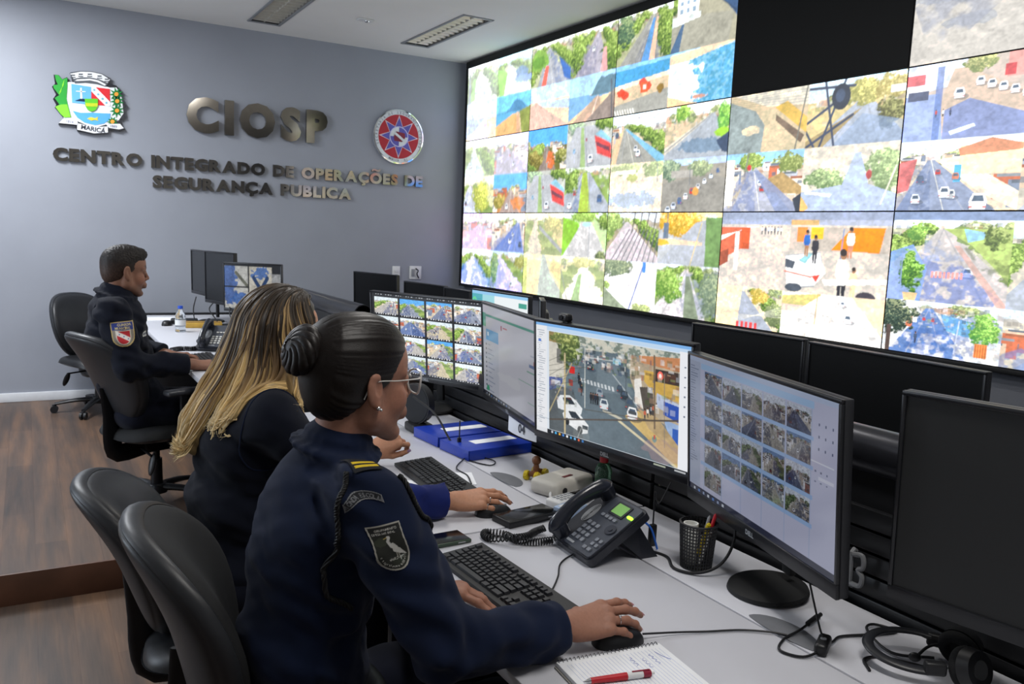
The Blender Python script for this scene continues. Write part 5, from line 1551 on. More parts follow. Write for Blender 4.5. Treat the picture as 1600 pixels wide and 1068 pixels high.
def coil(label, pts, r_c=.008, turns=38, r=.0022, name='coiled_cord', group='coiled phone cords'):
    P = smooth_path(pts, 40)
    n = len(P)
    out = []
    for i in range(turns * 10):
        q = i / (turns * 10 - 1) * (n - 1)
        k = min(int(q), n - 2)
        p = P[k].lerp(P[k + 1], q - k)
        x, y, _ = frame(P[k + 1] - P[k])
        a = 2 * PI * i / 10
        out.append(p + x * r_c * math.cos(a) + y * r_c * math.sin(a))
    p0 = out[0].copy()
    o = MB().tube([p - p0 for p in out], r, 6, 1).build(name, M_cable, loc=p0)
    return tag(o, label, 'cord', group)
coil('black coiled cord looping left of the near office phone', [(1.20, 1.79, ZD + .012), (1.15, 1.80, ZD + .011), (1.11, 1.83, ZD + .011), (1.10, 1.88, ZD + .011), (1.06, 1.915, ZD + .011), (1.045, 1.875, ZD + .011), (1.09, 1.825, ZD + .022), (1.14, 1.83, ZD + .018), (1.185, 1.865, ZD + .011), (1.215, 1.86, ZD + .02)], .0085, 62)

# ------------------------------------------------------------------ pen cup and what is in it
t = thing('pen_cup', 'black mesh pen cup on the near desk, beside the phone', 'pen cup', (1.452, 1.515, ZD))
m = MB()
H_, R0, R1 = .116, .038, .046
for k in range(34):
    a = 2 * PI * k / 34
    m.tube([(R0 * math.cos(a), R0 * math.sin(a), .003), (R1 * math.cos(a), R1 * math.sin(a), H_)], .0024, 4, 1)
for j in range(12):
    z = .012 + (H_ - .02) * j / 11
    rr = R0 + (R1 - R0) * z / H_
    m.lathe([(rr - .0012, z - .0014), (rr + .0012, z - .0014), (rr + .0012, z + .0014), (rr - .0012, z + .0014)], 34, cap=False)
m.build('mesh_wall', M_black, t)
MB().lathe([(.001, 0), (R0 + .002, 0), (R0 + .002, .004), (.001, .004)], 30).build('base', M_black, t)
m = MB().lathe([(R1 - .003, H_ - .004), (R1 + .002, H_ - .004), (R1 + .003, H_), (R1 - .002, H_ + .001)], 34, cap=False)
m.build('rim', M_black, t)
o = MB().lathe([(.016, 0), (.019, 0), (.019, .105), (.016, .105), (.016, 0)], 24, cap=False).build('paper_roll', mat('card_white', 'e2e2dc', .6), loc=(1.440, 1.530, ZD + .006))
tag(o, 'white cardboard roll standing in the mesh pen cup', 'roll')
def pen(label, p0, p1, r, body, cap, group='pens in the mesh cup', name='pen', capfrac=.72, clip=True):
    p0, p1 = Vector(p0), Vector(p1)
    t = thing(name, label, 'pen', p0, group=group)
    d = p1 - p0
    MB().cyl((0, 0, 0), d * capfrac, r, n=12).build('barrel', body, t)
    c = MB().cyl(d * capfrac, d * .97, r * 1.12, r * 1.02, 12)
    c.cyl(d * .97, d, r * .7, r * .5, 10)
    c.build('cap', cap, t)
    return t
pen('red capped pen leaning out of the mesh cup', (1.462, 1.512, ZD + .006), (1.492, 1.498, ZD + .138), .0045, M_white, M_red)
pen('yellow highlighter leaning in the mesh cup', (1.462, 1.526, ZD + .006), (1.470, 1.497, ZD + .116), .006, M_yellow, M_yellow)
pen('dark pen leaning in the mesh cup', (1.455, 1.520, ZD + .006), (1.488, 1.515, ZD + .128), .004, M_black, M_grey)

# ------------------------------------------------------------------ notepad, pen, papers
t = thing('notepad', 'white spiral notepad with a red and white pen on it, nearest the camera', 'notepad', (.955, 1.135, ZD), R(-6))
MB().box((0, -.005, .002), (.235, .20, .003), .0008).build('back_cover', mat('card_grey', '8c8a86', .6), t)
MB().box((.002, -.004, .008), (.232, .196, .009), .0008).build('page_block', M_paper, t)
ln = MB()
for k in range(26):
    ln.box((-.1 + .0082 * k, -.008, .0127), (.0005, .17, .0003))
ln.build('ruled_lines', mat('pale_blue_ink', 'b4c0e2', .6), t, smooth=False)
wr = MB()
for k in range(3):
    x = .028 + .022 * k
    wr.tube([(x + .0035 * math.sin(i * 2.1 + k), .062 - .004 * i - .01 * (k % 2), .0129) for i in range(9 + k)], .0004, 4, 3)
wr.tube([(.088, .066, .0129), (.094, .045, .0129), (.102, .03, .0129)], .0006, 4, 3)
wr.build('handwriting', mat('blue_ink', '7c88d0', .5), t)
sp = MB()
for k in range(26):
    x = -.11 + .22 * k / 25
    sp.tube([(x, .0935 + .0065 * math.cos(a), .007 + .0085 * math.sin(a)) for a in np.linspace(-.3, PI + .5, 9)], .0009, 5, 1)
sp.build('spiral', M_steel, t)
pd = thing('ballpoint_pen', 'red and white click pen lying on the spiral notepad', 'pen', (.864, 1.147, ZD + .0195), R(-12.6))
MB().cyl((0, 0, 0), (.072, 0, 0), .0055, .0070, 16).build('grip', M_red, pd)
MB().cyl((.072, 0, 0), (.118, 0, 0), .0068, .0062, 16).build('barrel', M_white, pd)
q = MB().cyl((.104, 0, 0), (.120, 0, 0), .0070, .0066, 16)
q.box((.100, 0, .0075), (.036, .003, .002), .0008)
q.build('clip', mat('dark_red_plastic', '8c2038', .35), pd)
MB().cyl((.120, 0, 0), (.128, 0, 0), .003, .0028, 12).build('button', M_white, pd)
MB().cyl((-.014, 0, 0), (0, 0, 0), .001, .0052, 12).build('tip', M_steel, pd)
for lab, x, y, w, d, rz in (('white paper sheet under the left edge of the blonde woman\'s keyboard', 1.075, 2.36, .15, .21, 8), ('white paper sheet sticking out behind the blonde woman\'s keyboard', 1.185, 2.44, .20, .14, -20)):
    o = MB().box((0, 0, .0005), (w, d, .0008)).build('paper_sheet', M_paper, loc=(x, y, ZD + (.0 if rz > 0 else .0009)), rotz=R(rz))
    tag(o, lab, 'paper', 'loose papers')

# ------------------------------------------------------------------ phones, folders and odds and ends
def slab_phone(label, loc, rotz, w, d, h, case, glass, group):
    t = thing('smartphone', label, 'smartphone', loc, rotz, group)
    MB().box((0, 0, h / 2), (w, d, h), .004, 3).build('case', case, t)
    MB().box((0, 0, h + .0004), (w - .008, d - .008, .0012), .0004).build('glass', glass, t)
    MB().box((w * .3, -d / 2 - .0005, h * .55), (.022, .0016, .003), .0006).build('side_button', M_grey, t)
    return t
slab_phone('smartphone in a green case beside the elbow of the woman with the hair bun', (.925, 1.922, ZD), R(3), .155, .078, .011, mat('phone_case_green', '39483c', .4), M_gloss, 'smartphones')
slab_phone('thick black handheld device with a silver side button, beside the coiled cord', (1.235, 1.99, ZD), R(8), .19, .085, .020, M_black, M_gloss, 'smartphones')

M_blue = mat('blue_binder', '1636a0', .35, var=.06)
for lab, x, y, rz, dz in (('blue binder lying flat, the back one of two', 1.475, 2.93, 4, .0), ('blue binder lying flat, the one nearer the monitor with the chat window', 1.49, 2.715, 6, 0)):
    t = thing('ring_binder', lab, 'binder', (x, y, ZD + dz), R(rz), 'blue ring binders')
    m = MB()
    m.box((0, 0, .003), (.285, .198, .004), .0015); m.box((0, 0, .037), (.285, .198, .004), .0015); m.box((-.143, 0, .020), (.004, .198, .038), .0015)
    m.box((0, .098, .020), (.28, .003, .036), .001)
    m.box((0, -.098, .020), (.28, .003, .036), .001)
    m.build('cover', M_blue, t)
    MB().box((.005, 0, .020), (.27, .185, .028)).build('pages', M_paper, t)
    MB().box((.03, .0, .0397), (.19, .05, .0012)).build('label_strip', M_paper, t)
cable('dark cable hanging over the blue binders', [(1.30, 2.98, ZD + .17), (1.345, 2.87, ZD + .12), (1.36, 2.78, ZD + .05), (1.375, 2.745, ZD + .012)], .004)
o = MB().cyl((0, 0, 0), (0, 0, .055), .008, n=12).cyl((0, 0, .055), (0, 0, .12), .0025, n=8).build('cable_filter', M_black, loc=(1.385, 2.735, ZD))
tag(o, 'black cable filter standing in front of the blue binders', 'cable filter', 'black cable filters')
cable('thin black cable in loops between the keyboard and the blue binders', [(1.385, 2.735, ZD + .004), (1.36, 2.62, ZD + .004), (1.40, 2.52, ZD + .004), (1.44, 2.56, ZD + .006), (1.40, 2.66, ZD + .004), (1.33, 2.60, ZD + .006), (1.27, 2.52, ZD + .006), (1.27, 2.44, ZD + .004), (1.23, 2.33, ZD + .01)], .0024)
t = thing('round_speaker', 'round black speaker standing under the bright camera grid monitor', 'speaker', (1.36, 3.10, ZD))
m = MB()
m.cyl((0, 0, .115), (.035, .012, .115), .085, .080, 36)
m.build('housing', mat('speaker_black', '131418', .55), t)
MB().cyl((-.004, -.0015, .115), (0, 0, .115), .078, .083, 36).build('grille', mat('speaker_cloth', '1e2024', .8, bump=.3, bscale=900), t)
MB().box((.02, 0, .018), (.09, .10, .036), .01).build('foot', M_black, t)

t = thing('white_router', 'dusty white boxy device lying on the desk behind the phone', 'device', (1.485, 2.185, ZD), R(18))
MB().box((0, 0, .026), (.20, .115, .052), .018, 4).build('housing', mat('dusty_white', 'c9c6bd', .5, var=.1, scale=14), t)
MB().cyl((-.06, -.0585, .024), (-.06, -.062, .024), .010, n=16).build('port', M_black, t)
MB().box((.0, -.02, .0525), (.045, .012, .003), .001).build('mark', mat('dark_red', '5e2024', .5), t)
MB().tube([(-.092, -.03, .02), (-.115, -.045, .02), (-.125, -.06, .008), (-.118, -.075, .005)], .004, 8, 6).build('lead', M_white, t)
t = thing('remote_control', 'white handset with a small grey keypad, in front of the dusty white device', 'remote', (1.425, 2.055, ZD), R(14))
MB().box((0, 0, .014), (.15, .06, .028), .007, 3).build('housing', M_white, t)
kk = MB()
for i in range(5):
    for j in range(3):
        kk.box((-.05 + .016 * i, -.015 + .015 * j, .0285), (.010, .009, .002), .0006)
kk.build('keypad', M_grey, t)
MB().box((.045, 0, .0285), (.045, .04, .0015), .0005).build('display', M_gloss, t)
t = thing('small_box', 'small pale blue box beside the phone handset', 'box', (1.37, 1.965, ZD), R(20))
MB().box((0, 0, .016), (.09, .06, .032), .003).build('carton', mat('pale_blue_card', '9fb3cf', .6), t)
MB().box((0, 0, .0325), (.07, .04, .0012)).build('lid_label', M_white, t)
o = slab_phone('small dark phone lying on the desk right of the dusty white device', (1.555, 2.085, ZD), R(25), .12, .06, .012, M_white, M_gloss, 'smartphones')
t = thing('massage_roller', 'brown wooden massage roller with yellow knobbed wheels', 'massager', (1.475, 2.33, ZD), R(30))
t.scale = (.72, .72, .72)
M_wd = mat('brown_wood', '6d4428', .45, var=.2)
MB().box((0, 0, .03), (.10, .035, .022), .008).cyl((0, 0, .04), (0, 0, .075), .016, .012, 16).ball((0, 0, .088), .022, 16, 10).build('wooden_body', M_wd, t)
for sx in (-1, 1):
    for sy in (-1, 1):
        w = MB().cyl((sx * .04, sy * .018, .022), (sx * .04, sy * .036, .022), .022, n=18)
        for k in range(10):
            a = 2 * PI * k / 10
            w.ball((sx * .04 + .021 * math.cos(a), sy * .027, .022 + .019 * math.sin(a)), (.005, .007, .005), 8, 6)
        w.build('wheel', M_yellow, t)
t = thing('sanitizer_bottle', 'small clear bottle of green gel with a red cap, behind the phone', 'bottle', (1.60, 2.12, ZD))
MB().lathe([(.001, 0), (.026, 0), (.027, .006), (.027, .075), (.02, .092), (.011, .10), (.011, .106), (.001, .106)], 24).build('body', mat('clear_green', '7fa890', .1, trans=.75, alpha=1), t)
MB().lathe([(.001, .004), (.022, .004), (.0225, .04), (.001, .04)], 24).build('gel', mat('green_gel', '2c9a4a', .2), t)
MB().lathe([(.012, .10), (.014, .10), (.014, .122), (.024, .124), (.024, .14), (.001, .142)], 20).build('cap', M_red, t)
o = MB().box((0, 0, .03), (.020, .016, .06), .004).cyl((0, 0, .06), (.0, 0, .15), .0022, n=8).build('cable_filter', M_black, loc=(1.440, 1.675, ZD))
tag(o, 'black cable filter standing right of the phone by the blue cable', 'cable filter', 'black cable filters')

# white number plate hanging under the chat monitor
t = thing('number_plate', 'white curved plate with the number 04 under the chat window monitor', 'sign', (1.545, 2.55, .862))
m = MB()
def plate(u, v):
    a = (u - .5)
    return (-.012 + .05 * a * a, -a * .20, (v - .5) * .062)
m.grid(plate, 13, 3)
m.grid(lambda u, v: tuple(np.array(plate(u, v)) + (.002, 0, 0)), 13, 3)
m.build('plate', M_paper, t)
me = text_mesh('04', .045, .001)
P = mesh_np(me)
me.vertices.foreach_set('co', np.stack([np.full(len(P), -.0135) + .05 * (P[:, 0] - .01) ** 2, -P[:, 0] + .005, P[:, 1] - .016], -1).reshape(-1).astype(np.float32))
me.materials.clear(); me.materials.append(mat('sign_ink_4a4c54', '4a4c54', .5))
o = bpy.data.objects.new('number', me); COL.objects.link(o); o.parent = t
t = thing('cable_clip', 'grey plastic clip hooked on the black slats beside the pale blue screen', 'clip', (1.652, 1.205, .83))
m = MB()
m.tube([(0, 0, -.045), (-.012, 0, -.05), (-.012, 0, .03), (0, 0, .03)], .006, 8, 2)
m.tube([(-.012, -.002, .025), (-.016, -.03, .03), (-.016, -.035, .005), (-.016, -.022, -.005), (-.016, -.034, -.018), (-.016, -.03, -.04), (-.012, -.002, -.045)], .006, 8, 4)
m.build('hook', mat('pale_plastic', '707275', .45), t)
t = thing('webcam', 'small black webcam on top of the street view monitor', 'webcam', (1.455, 2.17, 1.292))
MB().box((0, 0, .014), (.028, .05, .024), .008, 3).build('housing', M_black, t)
MB().cyl((-.014, 0, .014), (-.017, 0, .014), .008, n=16).build('lens', M_gloss, t)
MB().box((.008, 0, -.008), (.02, .03, .022), .003).build('bracket', M_black, t)

# ------------------------------------------------------------------ headset
t = thing('headset', 'black headset with a thin headband lying on the near desk at right', 'headset', (1.528, .918, ZD), R(-43))
hb = MB()
pts = []
for k in range(15):
    a = R(60) + R(215) * k / 14
    pts.append((-.035 + .083 * math.cos(a) * 1.05, .0 + .068 * math.sin(a), .034 + .008 * math.sin(a)))
hb.tube(pts, .011, 12, 4, flat=.45)
hb.build('headband', mat('headband_black', '1d1f24', .4), t)
for y, c in ((.059, (.062, .040, .040)), (-.068, (.052, -.066, .042))):
    x0 = .0085 if y > 0 else -.027
    MB().box((x0 + .012, y, .034), (.040, .020, .026), .006, 3, (0, 0, -.3 if y > 0 else .1)).build('slider', M_black, t)
    MB().tube([(x0 + .02, y, .036), (c[0] - .005, c[1] + .004, c[2] + .004)], .003, 8, 1).build('hinge_wire', M_steel, t)
for c, rz, tip in (((.062, .040, .040), .9, 0), ((.052, -.066, .042), -.9, 1)):
    e = MB()
    d = Vector((math.cos(rz), math.sin(rz), .35)).normalized()
    e.cyl(Vector(c) - d * .008, Vector(c) + d * .014, .040, .034, 30)
    cup = e.build('ear_cup', M_black, t)
    p = MB()
    q = Vector(c) - d * .017
    x, y, _ = frame(d)
    p.tube([q + x * .029 * math.cos(a) + y * .029 * math.sin(a) for a in np.linspace(0, 2 * PI, 26, endpoint=False)], .012, 10, 1, closed=True)
    p.cyl(q - d * .002, q + d * .008, .028, n=24)
    p.build('ear_cushion', mat('foam_black', '101114', .9, bump=.3, bscale=600), cup)
    MB().cyl(Vector(c) + d * .014, Vector(c) + d * .0155, .018, n=26).build('cap', M_chrome if tip else M_grey, cup)
MB().tube([(.04, .05, .035), (.0, .035, .03), (-.03, .0, .022)], .003, 8, 5).ball((-.035, -.004, .021), (.012, .009, .009), 12, 8).build('microphone', M_black, t)
cable('black headset cable with a loop toward the inline control', [(1.55, .93, ZD + .012), (1.50, .99, ZD + .006), (1.53, 1.07, ZD + .012), (1.58, 1.09, ZD + .006), (1.60, 1.05, ZD + .004), (1.545, 1.06, ZD + .004), (1.47, 1.085, ZD + .004), (1.43, 1.075, ZD + .006), (1.40, 1.065, ZD + .01)], .003)
t = thing('inline_control', 'small black inline volume control on the headset cable', 'inline control', (1.385, 1.065, ZD), R(30))
MB().box((0, 0, .013), (.066, .026, .025), .008, 3).build('housing', M_black, t)
MB().cyl((0, 0, .025), (0, 0, .027), .006, n=14).build('button', M_grey, t)
cable('black cable loop from the inline control to its plug', [(1.37, 1.055, ZD + .008), (1.32, 1.06, ZD + .004), (1.30, 1.10, ZD + .004), (1.345, 1.13, ZD + .004), (1.40, 1.14, ZD + .006), (1.44, 1.15, ZD + .008)], .0028)
o = MB().cyl((0, 0, 0), (.045, .012, .002), .006, .007, 12).cyl((.045, .012, .002), (.06, .016, .003), .0045, n=10).build('cable_plug', M_black, loc=(1.44, 1.15, ZD + .009))
tag(o, 'black cable plug lying on the near desk above the inline control', 'plug')
cable('thin black cable hanging from the angled monitor to the inline control', [(1.43, 1.17, .905), (1.425, 1.14, ZD + .10), (1.40, 1.09, ZD + .04), (1.388, 1.068, ZD + .026)], .0022)
cable('black cable in a curve at the front right of the near desk', [(1.40, .965, ZD + .003), (1.43, 1.0, ZD + .003), (1.47, .99, ZD + .003), (1.50, .95, ZD + .003), (1.53, .90, ZD + .003)], .003)
cable('thin black cable hanging from the street view monitor beside the phone', [(1.515, 1.70, .90), (1.47, 1.69, .85), (1.44, 1.675, ZD + .15)], .002)

# ------------------------------------------------------------------ things on the desk of the man
ZM = ZP + .71
t = thing('water_bottle', 'clear water bottle with a blue cap on the desk of the man', 'bottle', (.856, 5.76, ZM))
MB().lathe([(.001, 0), (.030, 0), (.033, .006), (.033, .03), (.031, .035), (.033, .04), (.033, .085), (.031, .09), (.032, .1), (.026, .125), (.013, .145), (.013, .155)], 24, cap=False).build('body', mat('clear_plastic', 'e8eef2', .06, trans=.9), t)
MB().lathe([(.0335, .045), (.0338, .045), (.0338, .08), (.0335, .08)], 24, cap=False).build('label', M_white, t)
MB().lathe([(.001, .152), (.016, .152), (.016, .17), (.001, .171)], 20).build('cap', mat('blue_cap', '2c54c0', .4), t)
mouse('black mouse on the desk of the man, left of the water bottle', (.825, 6.14, ZM), R(70))
keyboard('black keyboard under the hands of the man', (.775, 4.44, ZM), R(0), False)
keyboard('second black keyboard on the desk of the man, before the yellow box', (1.12, 5.20, ZM), R(18), False)
phone('black office phone with pale keys on the desk of the man', (.93, 4.90, ZM), R(62), False, keym=mat('pale_phone_key', 'b9b9b4', .45))
coil('black coiled cord lying in front of the man\'s office phone', [(.84, 4.93, ZM + .012), (.79, 4.88, ZM + .012), (.73, 4.90, ZM + .012), (.67, 4.85, ZM + .012)], .012, 24, .003)
t = thing('wooden_box', 'flat yellow box on the desk of the man, behind the bottle', 'box', (1.04, 6.00, ZM), R(-8))
MB().box((0, 0, .018), (.24, .12, .034), .003).build('carton', mat('ochre_card', 'b8923c', .6, var=.1), t)
MB().box((0, 0, .0365), (.22, .10, .002)).build('lid', mat('ochre_card_dark', '8f6f30', .6), t)
o = MB().box((0, 0, .02), (.18, .10, .035), .012, 3).build('black_pouch', M_black, loc=(.95, 6.22, ZM), rotz=R(-10))
tag(o, 'black pouch lying behind the yellow box on the desk of the man', 'pouch')
for lab, x, y, w, d, rz in (('white paper at the wall end of the desk of the man', .86, 6.55, .3, .21, 5), ('crumpled white papers right of the yellow box', 1.22, 5.86, .22, .3, 24)):
    o = MB().box((0, 0, .002), (w, d, .004), .001).build('paper_sheet', M_paper, loc=(x, y, ZM), rotz=R(rz))
    tag(o, lab, 'paper', 'papers of the man')
for lab, a in (('black cable hanging from the edge on monitor of the man', [(1.03, 6.22, 1.03), (1.0, 6.15, .95), (1.0, 6.08, ZM + .03), (1.02, 6.02, ZM + .006)]), ('black cable hanging between the two switched off monitors of the man', [(1.13, 6.05, 1.02), (1.09, 6.06, .96), (1.12, 6.02, .90), (1.15, 5.98, ZM + .006)]), ('black cable curving down in front of the lit monitor of the man', [(1.15, 5.68, 1.01), (1.14, 5.60, .95), (1.19, 5.52, .90), (1.21, 5.46, ZM + .006)])):
    cable(lab, a, .004, group='cables of the man')
# ------------------------------------------------------------------ office chairs
M_ch_cloth = mat('chair_upholstery', '18191b', .8, var=.12, bump=.25, bscale=1400)
M_ch_leather = mat('chair_leatherette', '191a1d', .42, var=.1, bump=.08, bscale=500)
M_ch_shell = mat('chair_shell_plastic', '26282c', .42, var=.08, bump=.1, bscale=900)
M_ch_metal = mat('chair_black_metal', '141519', .35, .3)

def back_point(a, r, front):
    ca, sa = math.cos(a), math.sin(a)
    y = .222 * math.copysign(abs(ca) ** .72, ca) * r
    z = .235 * math.copysign(abs(sa) ** .72, sa) * r
    q = z / .235
    y *= 1.0 + .05 * q - .10 * q * q + (.0 if q > 0 else .10 * q)
    base = .95 * y * y - .035 * q - .055 * q * q * (1 if q > 0 else .3)
    return base, y, z

def office_chair(label, loc, rotz, seat_h=.47, cushion=None, arms=True, lever=True, recline=0.0, back_up=0.0):
    """faces +x; the Empty sits on the floor under the column"""
    t = thing('office_chair', label, 'chair', loc, rotz, 'office chairs')
    cu = cushion or M_ch_cloth
    bx, bz = -.235, seat_h + .285 + back_up
    c_, s_ = math.cos(recline), math.sin(recline)
    def place(x, y, z):
        return (bx + x * c_ - z * s_, y, bz + x * s_ + z * c_)
    n, m = 56, 14
    b = MB()
    def cushion_fn(u, v):
        a = 2 * PI * u
        r = math.sin(v * PI / 2) * 1.0
        x, y, z = back_point(a, r, True)
        return place(x + .008 + .046 * (1 - min(r, 1) ** 6) ** .5 + .004 * math.cos(r * 5), y, z)
    b.grid(cushion_fn, n, m, True)
    b.build('backrest', cu, t)
    sh = MB()
    def shell_fn(u, v):
        a = 2 * PI * u
        if v < .72:
            r = math.sin(v / .72 * PI / 2)
            x, y, z = back_point(a, r, False)
            return place(x - .022 - .030 * (1 - r ** 4) ** .5, y, z)
        w = (v - .72) / .28
        ph = -PI / 2 + w * PI
        x, y, z = back_point(a, 1.0 + .045 * math.cos(ph), False)
        return place(x - .002 + .020 * math.sin(ph), y, z)
    sh.grid(shell_fn, n, 22, True)
    sh.build('back_shell', M_ch_shell, t)
    # seat: cushion over a plastic pan
    st = MB()
    def seat_fn(u, v):
        a = 2 * PI * u
        r = math.sin(v * PI / 2)
        ca, sa = math.cos(a), math.sin(a)
        x = .225 * math.copysign(abs(ca) ** .62, ca) * r
        y = .235 * math.copysign(abs(sa) ** .62, sa) * r
        dz = -.035 * max(0, x / .225) ** 3 + .02 * (y / .235) ** 2
        return (x, y, seat_h + .004 - .06 * (1 - (1 - r ** 6) ** .5) + dz)
    st.grid(seat_fn, n, m, True)
    st.build('seat', cu, t)
    pan = MB()
    def pan_fn(u, v):
        a = 2 * PI * u
        r = math.sin(v * PI / 2)
        ca, sa = math.cos(a), math.sin(a)
        x = .229 * math.copysign(abs(ca) ** .62, ca) * r
        y = .239 * math.copysign(abs(sa) ** .62, sa) * r
        dz = -.035 * max(0, x / .229) ** 3 + .02 * (y / .239) ** 2
        return (x, y, seat_h - .055 - .03 * (1 - r ** 4) + dz)
    pan.grid(pan_fn, n, 10, True)
    pan.build('seat_pan', M_ch_shell, t)
    # L-shaped bar to the back
    sb = MB()
    sb.tube([place(-.030, 0, -.05), place(-.046, 0, -.19), (bx + .012, 0, seat_h - .06), (bx + .045, 0, seat_h - .13), (-.02, 0, seat_h - .115)], [.030, .036, .044, .046, .04], 12, 3, flat=.34, up=(0, 1, 0))
    sb.build('back_bar', M_ch_metal, t)
    MB().box((0, 0, seat_h - .115), (.16, .10, .06), .012).build('mechanism', M_ch_metal, t)
    if lever:
        MB().tube([(-.10, -.04, seat_h - .115), (-.12, -.17, seat_h - .125)], .006, 8, 1).build('lever_rod', M_ch_metal, t)
        MB().ball((-.12, -.175, seat_h - .165), (.012, .022, .055), 14, 10, (R(-12), R(18), 0)).build('lever', M_black, t)
    MB().cyl((0, 0, .10), (0, 0, .24), .030, .026, 20).cyl((0, 0, .22), (0, 0, seat_h - .12), .016, n=18).build('gas_column', M_ch_metal, t)
    MB().lathe([(.001, .115), (.045, .112), (.055, .09), (.05, .065), (.001, .065)], 24).build('hub', M_black, t)
    for k in range(5):
        a = 2 * PI * k / 5 + .35
        x, y = math.cos(a), math.sin(a)
        lg = MB().tube([(.03 * x, .03 * y, .095), (.16 * x, .16 * y, .088), (.29 * x, .29 * y, .066)], [.030, .024, .017], 10, 5, flat=.6)
        leg = lg.build('base_leg', M_black, t)
        cs = MB()
        px, py = .295 * x, .295 * y
        ax = Vector((-y, x, 0))
        for s in (-1, 1):
            p = Vector((px, py, .027)) + ax * (.014 * s)
            cs.cyl(p - ax * .008, p + ax * .008, .026, n=20)
        cs.box((px, py, .048), (.024, .024, .03), .006)
        cs.build('caster', M_black, leg)
    if arms:
        for s in (-1, 1):
            ar = MB()
            yy = s * .275
            ar.tube([(.0, s * .15, seat_h - .075), (.0, s * .25, seat_h - .085), (.005, yy, seat_h - .03), (.0, yy, seat_h + .10), (.0, yy, seat_h + .175)], .020, 10, 6, flat=1.6, up=(1, 0, 0))
            ar.build('arm_post', M_ch_metal, t)
            MB().box((.02, yy, seat_h + .19), (.25, .062, .028), .012, 4).build('arm_pad', mat('arm_pad_plastic', '3a3c41', .35), t)
    return t
office_chair('black office chair of the woman with the hair bun, its back nearest the camera', (.515, 1.66, 0), R(-8), .45, None, True, True, .12, .02)
office_chair('black office chair of the blonde woman, its back behind the nearest chair back', (.485, 2.42, 0), R(-12), .40, M_ch_leather, False, True, .24, -.05)
office_chair('black office chair the man sits on, on the raised floor', (.54, 4.42, ZP), R(22), .43, None, True, True, .26, -.03)
office_chair('empty black office chair by the grey wall, behind the man', (.44, 6.80, ZP), R(-62), .41, M_ch_leather, False, True, .1, -.07)
# ------------------------------------------------------------------ people: smooth implicit bodies meshed by surface nets
def V3(p):
    return np.array(p, np.float64)
def axis_grid(lo, hi, coarse, fine):
    """coordinates from lo to hi, fine (step) inside the given ranges"""
    out = [lo]
    while out[-1] < hi:
        x = out[-1]
        st = coarse
        for a, b, f in fine:
            if a - 2 * f <= x <= b:
                st = min(st, f)
            elif x < a:
                st = min(st, max(f, (a - x) * .5))
        out.append(x + st)
    return np.array(out, np.float32)

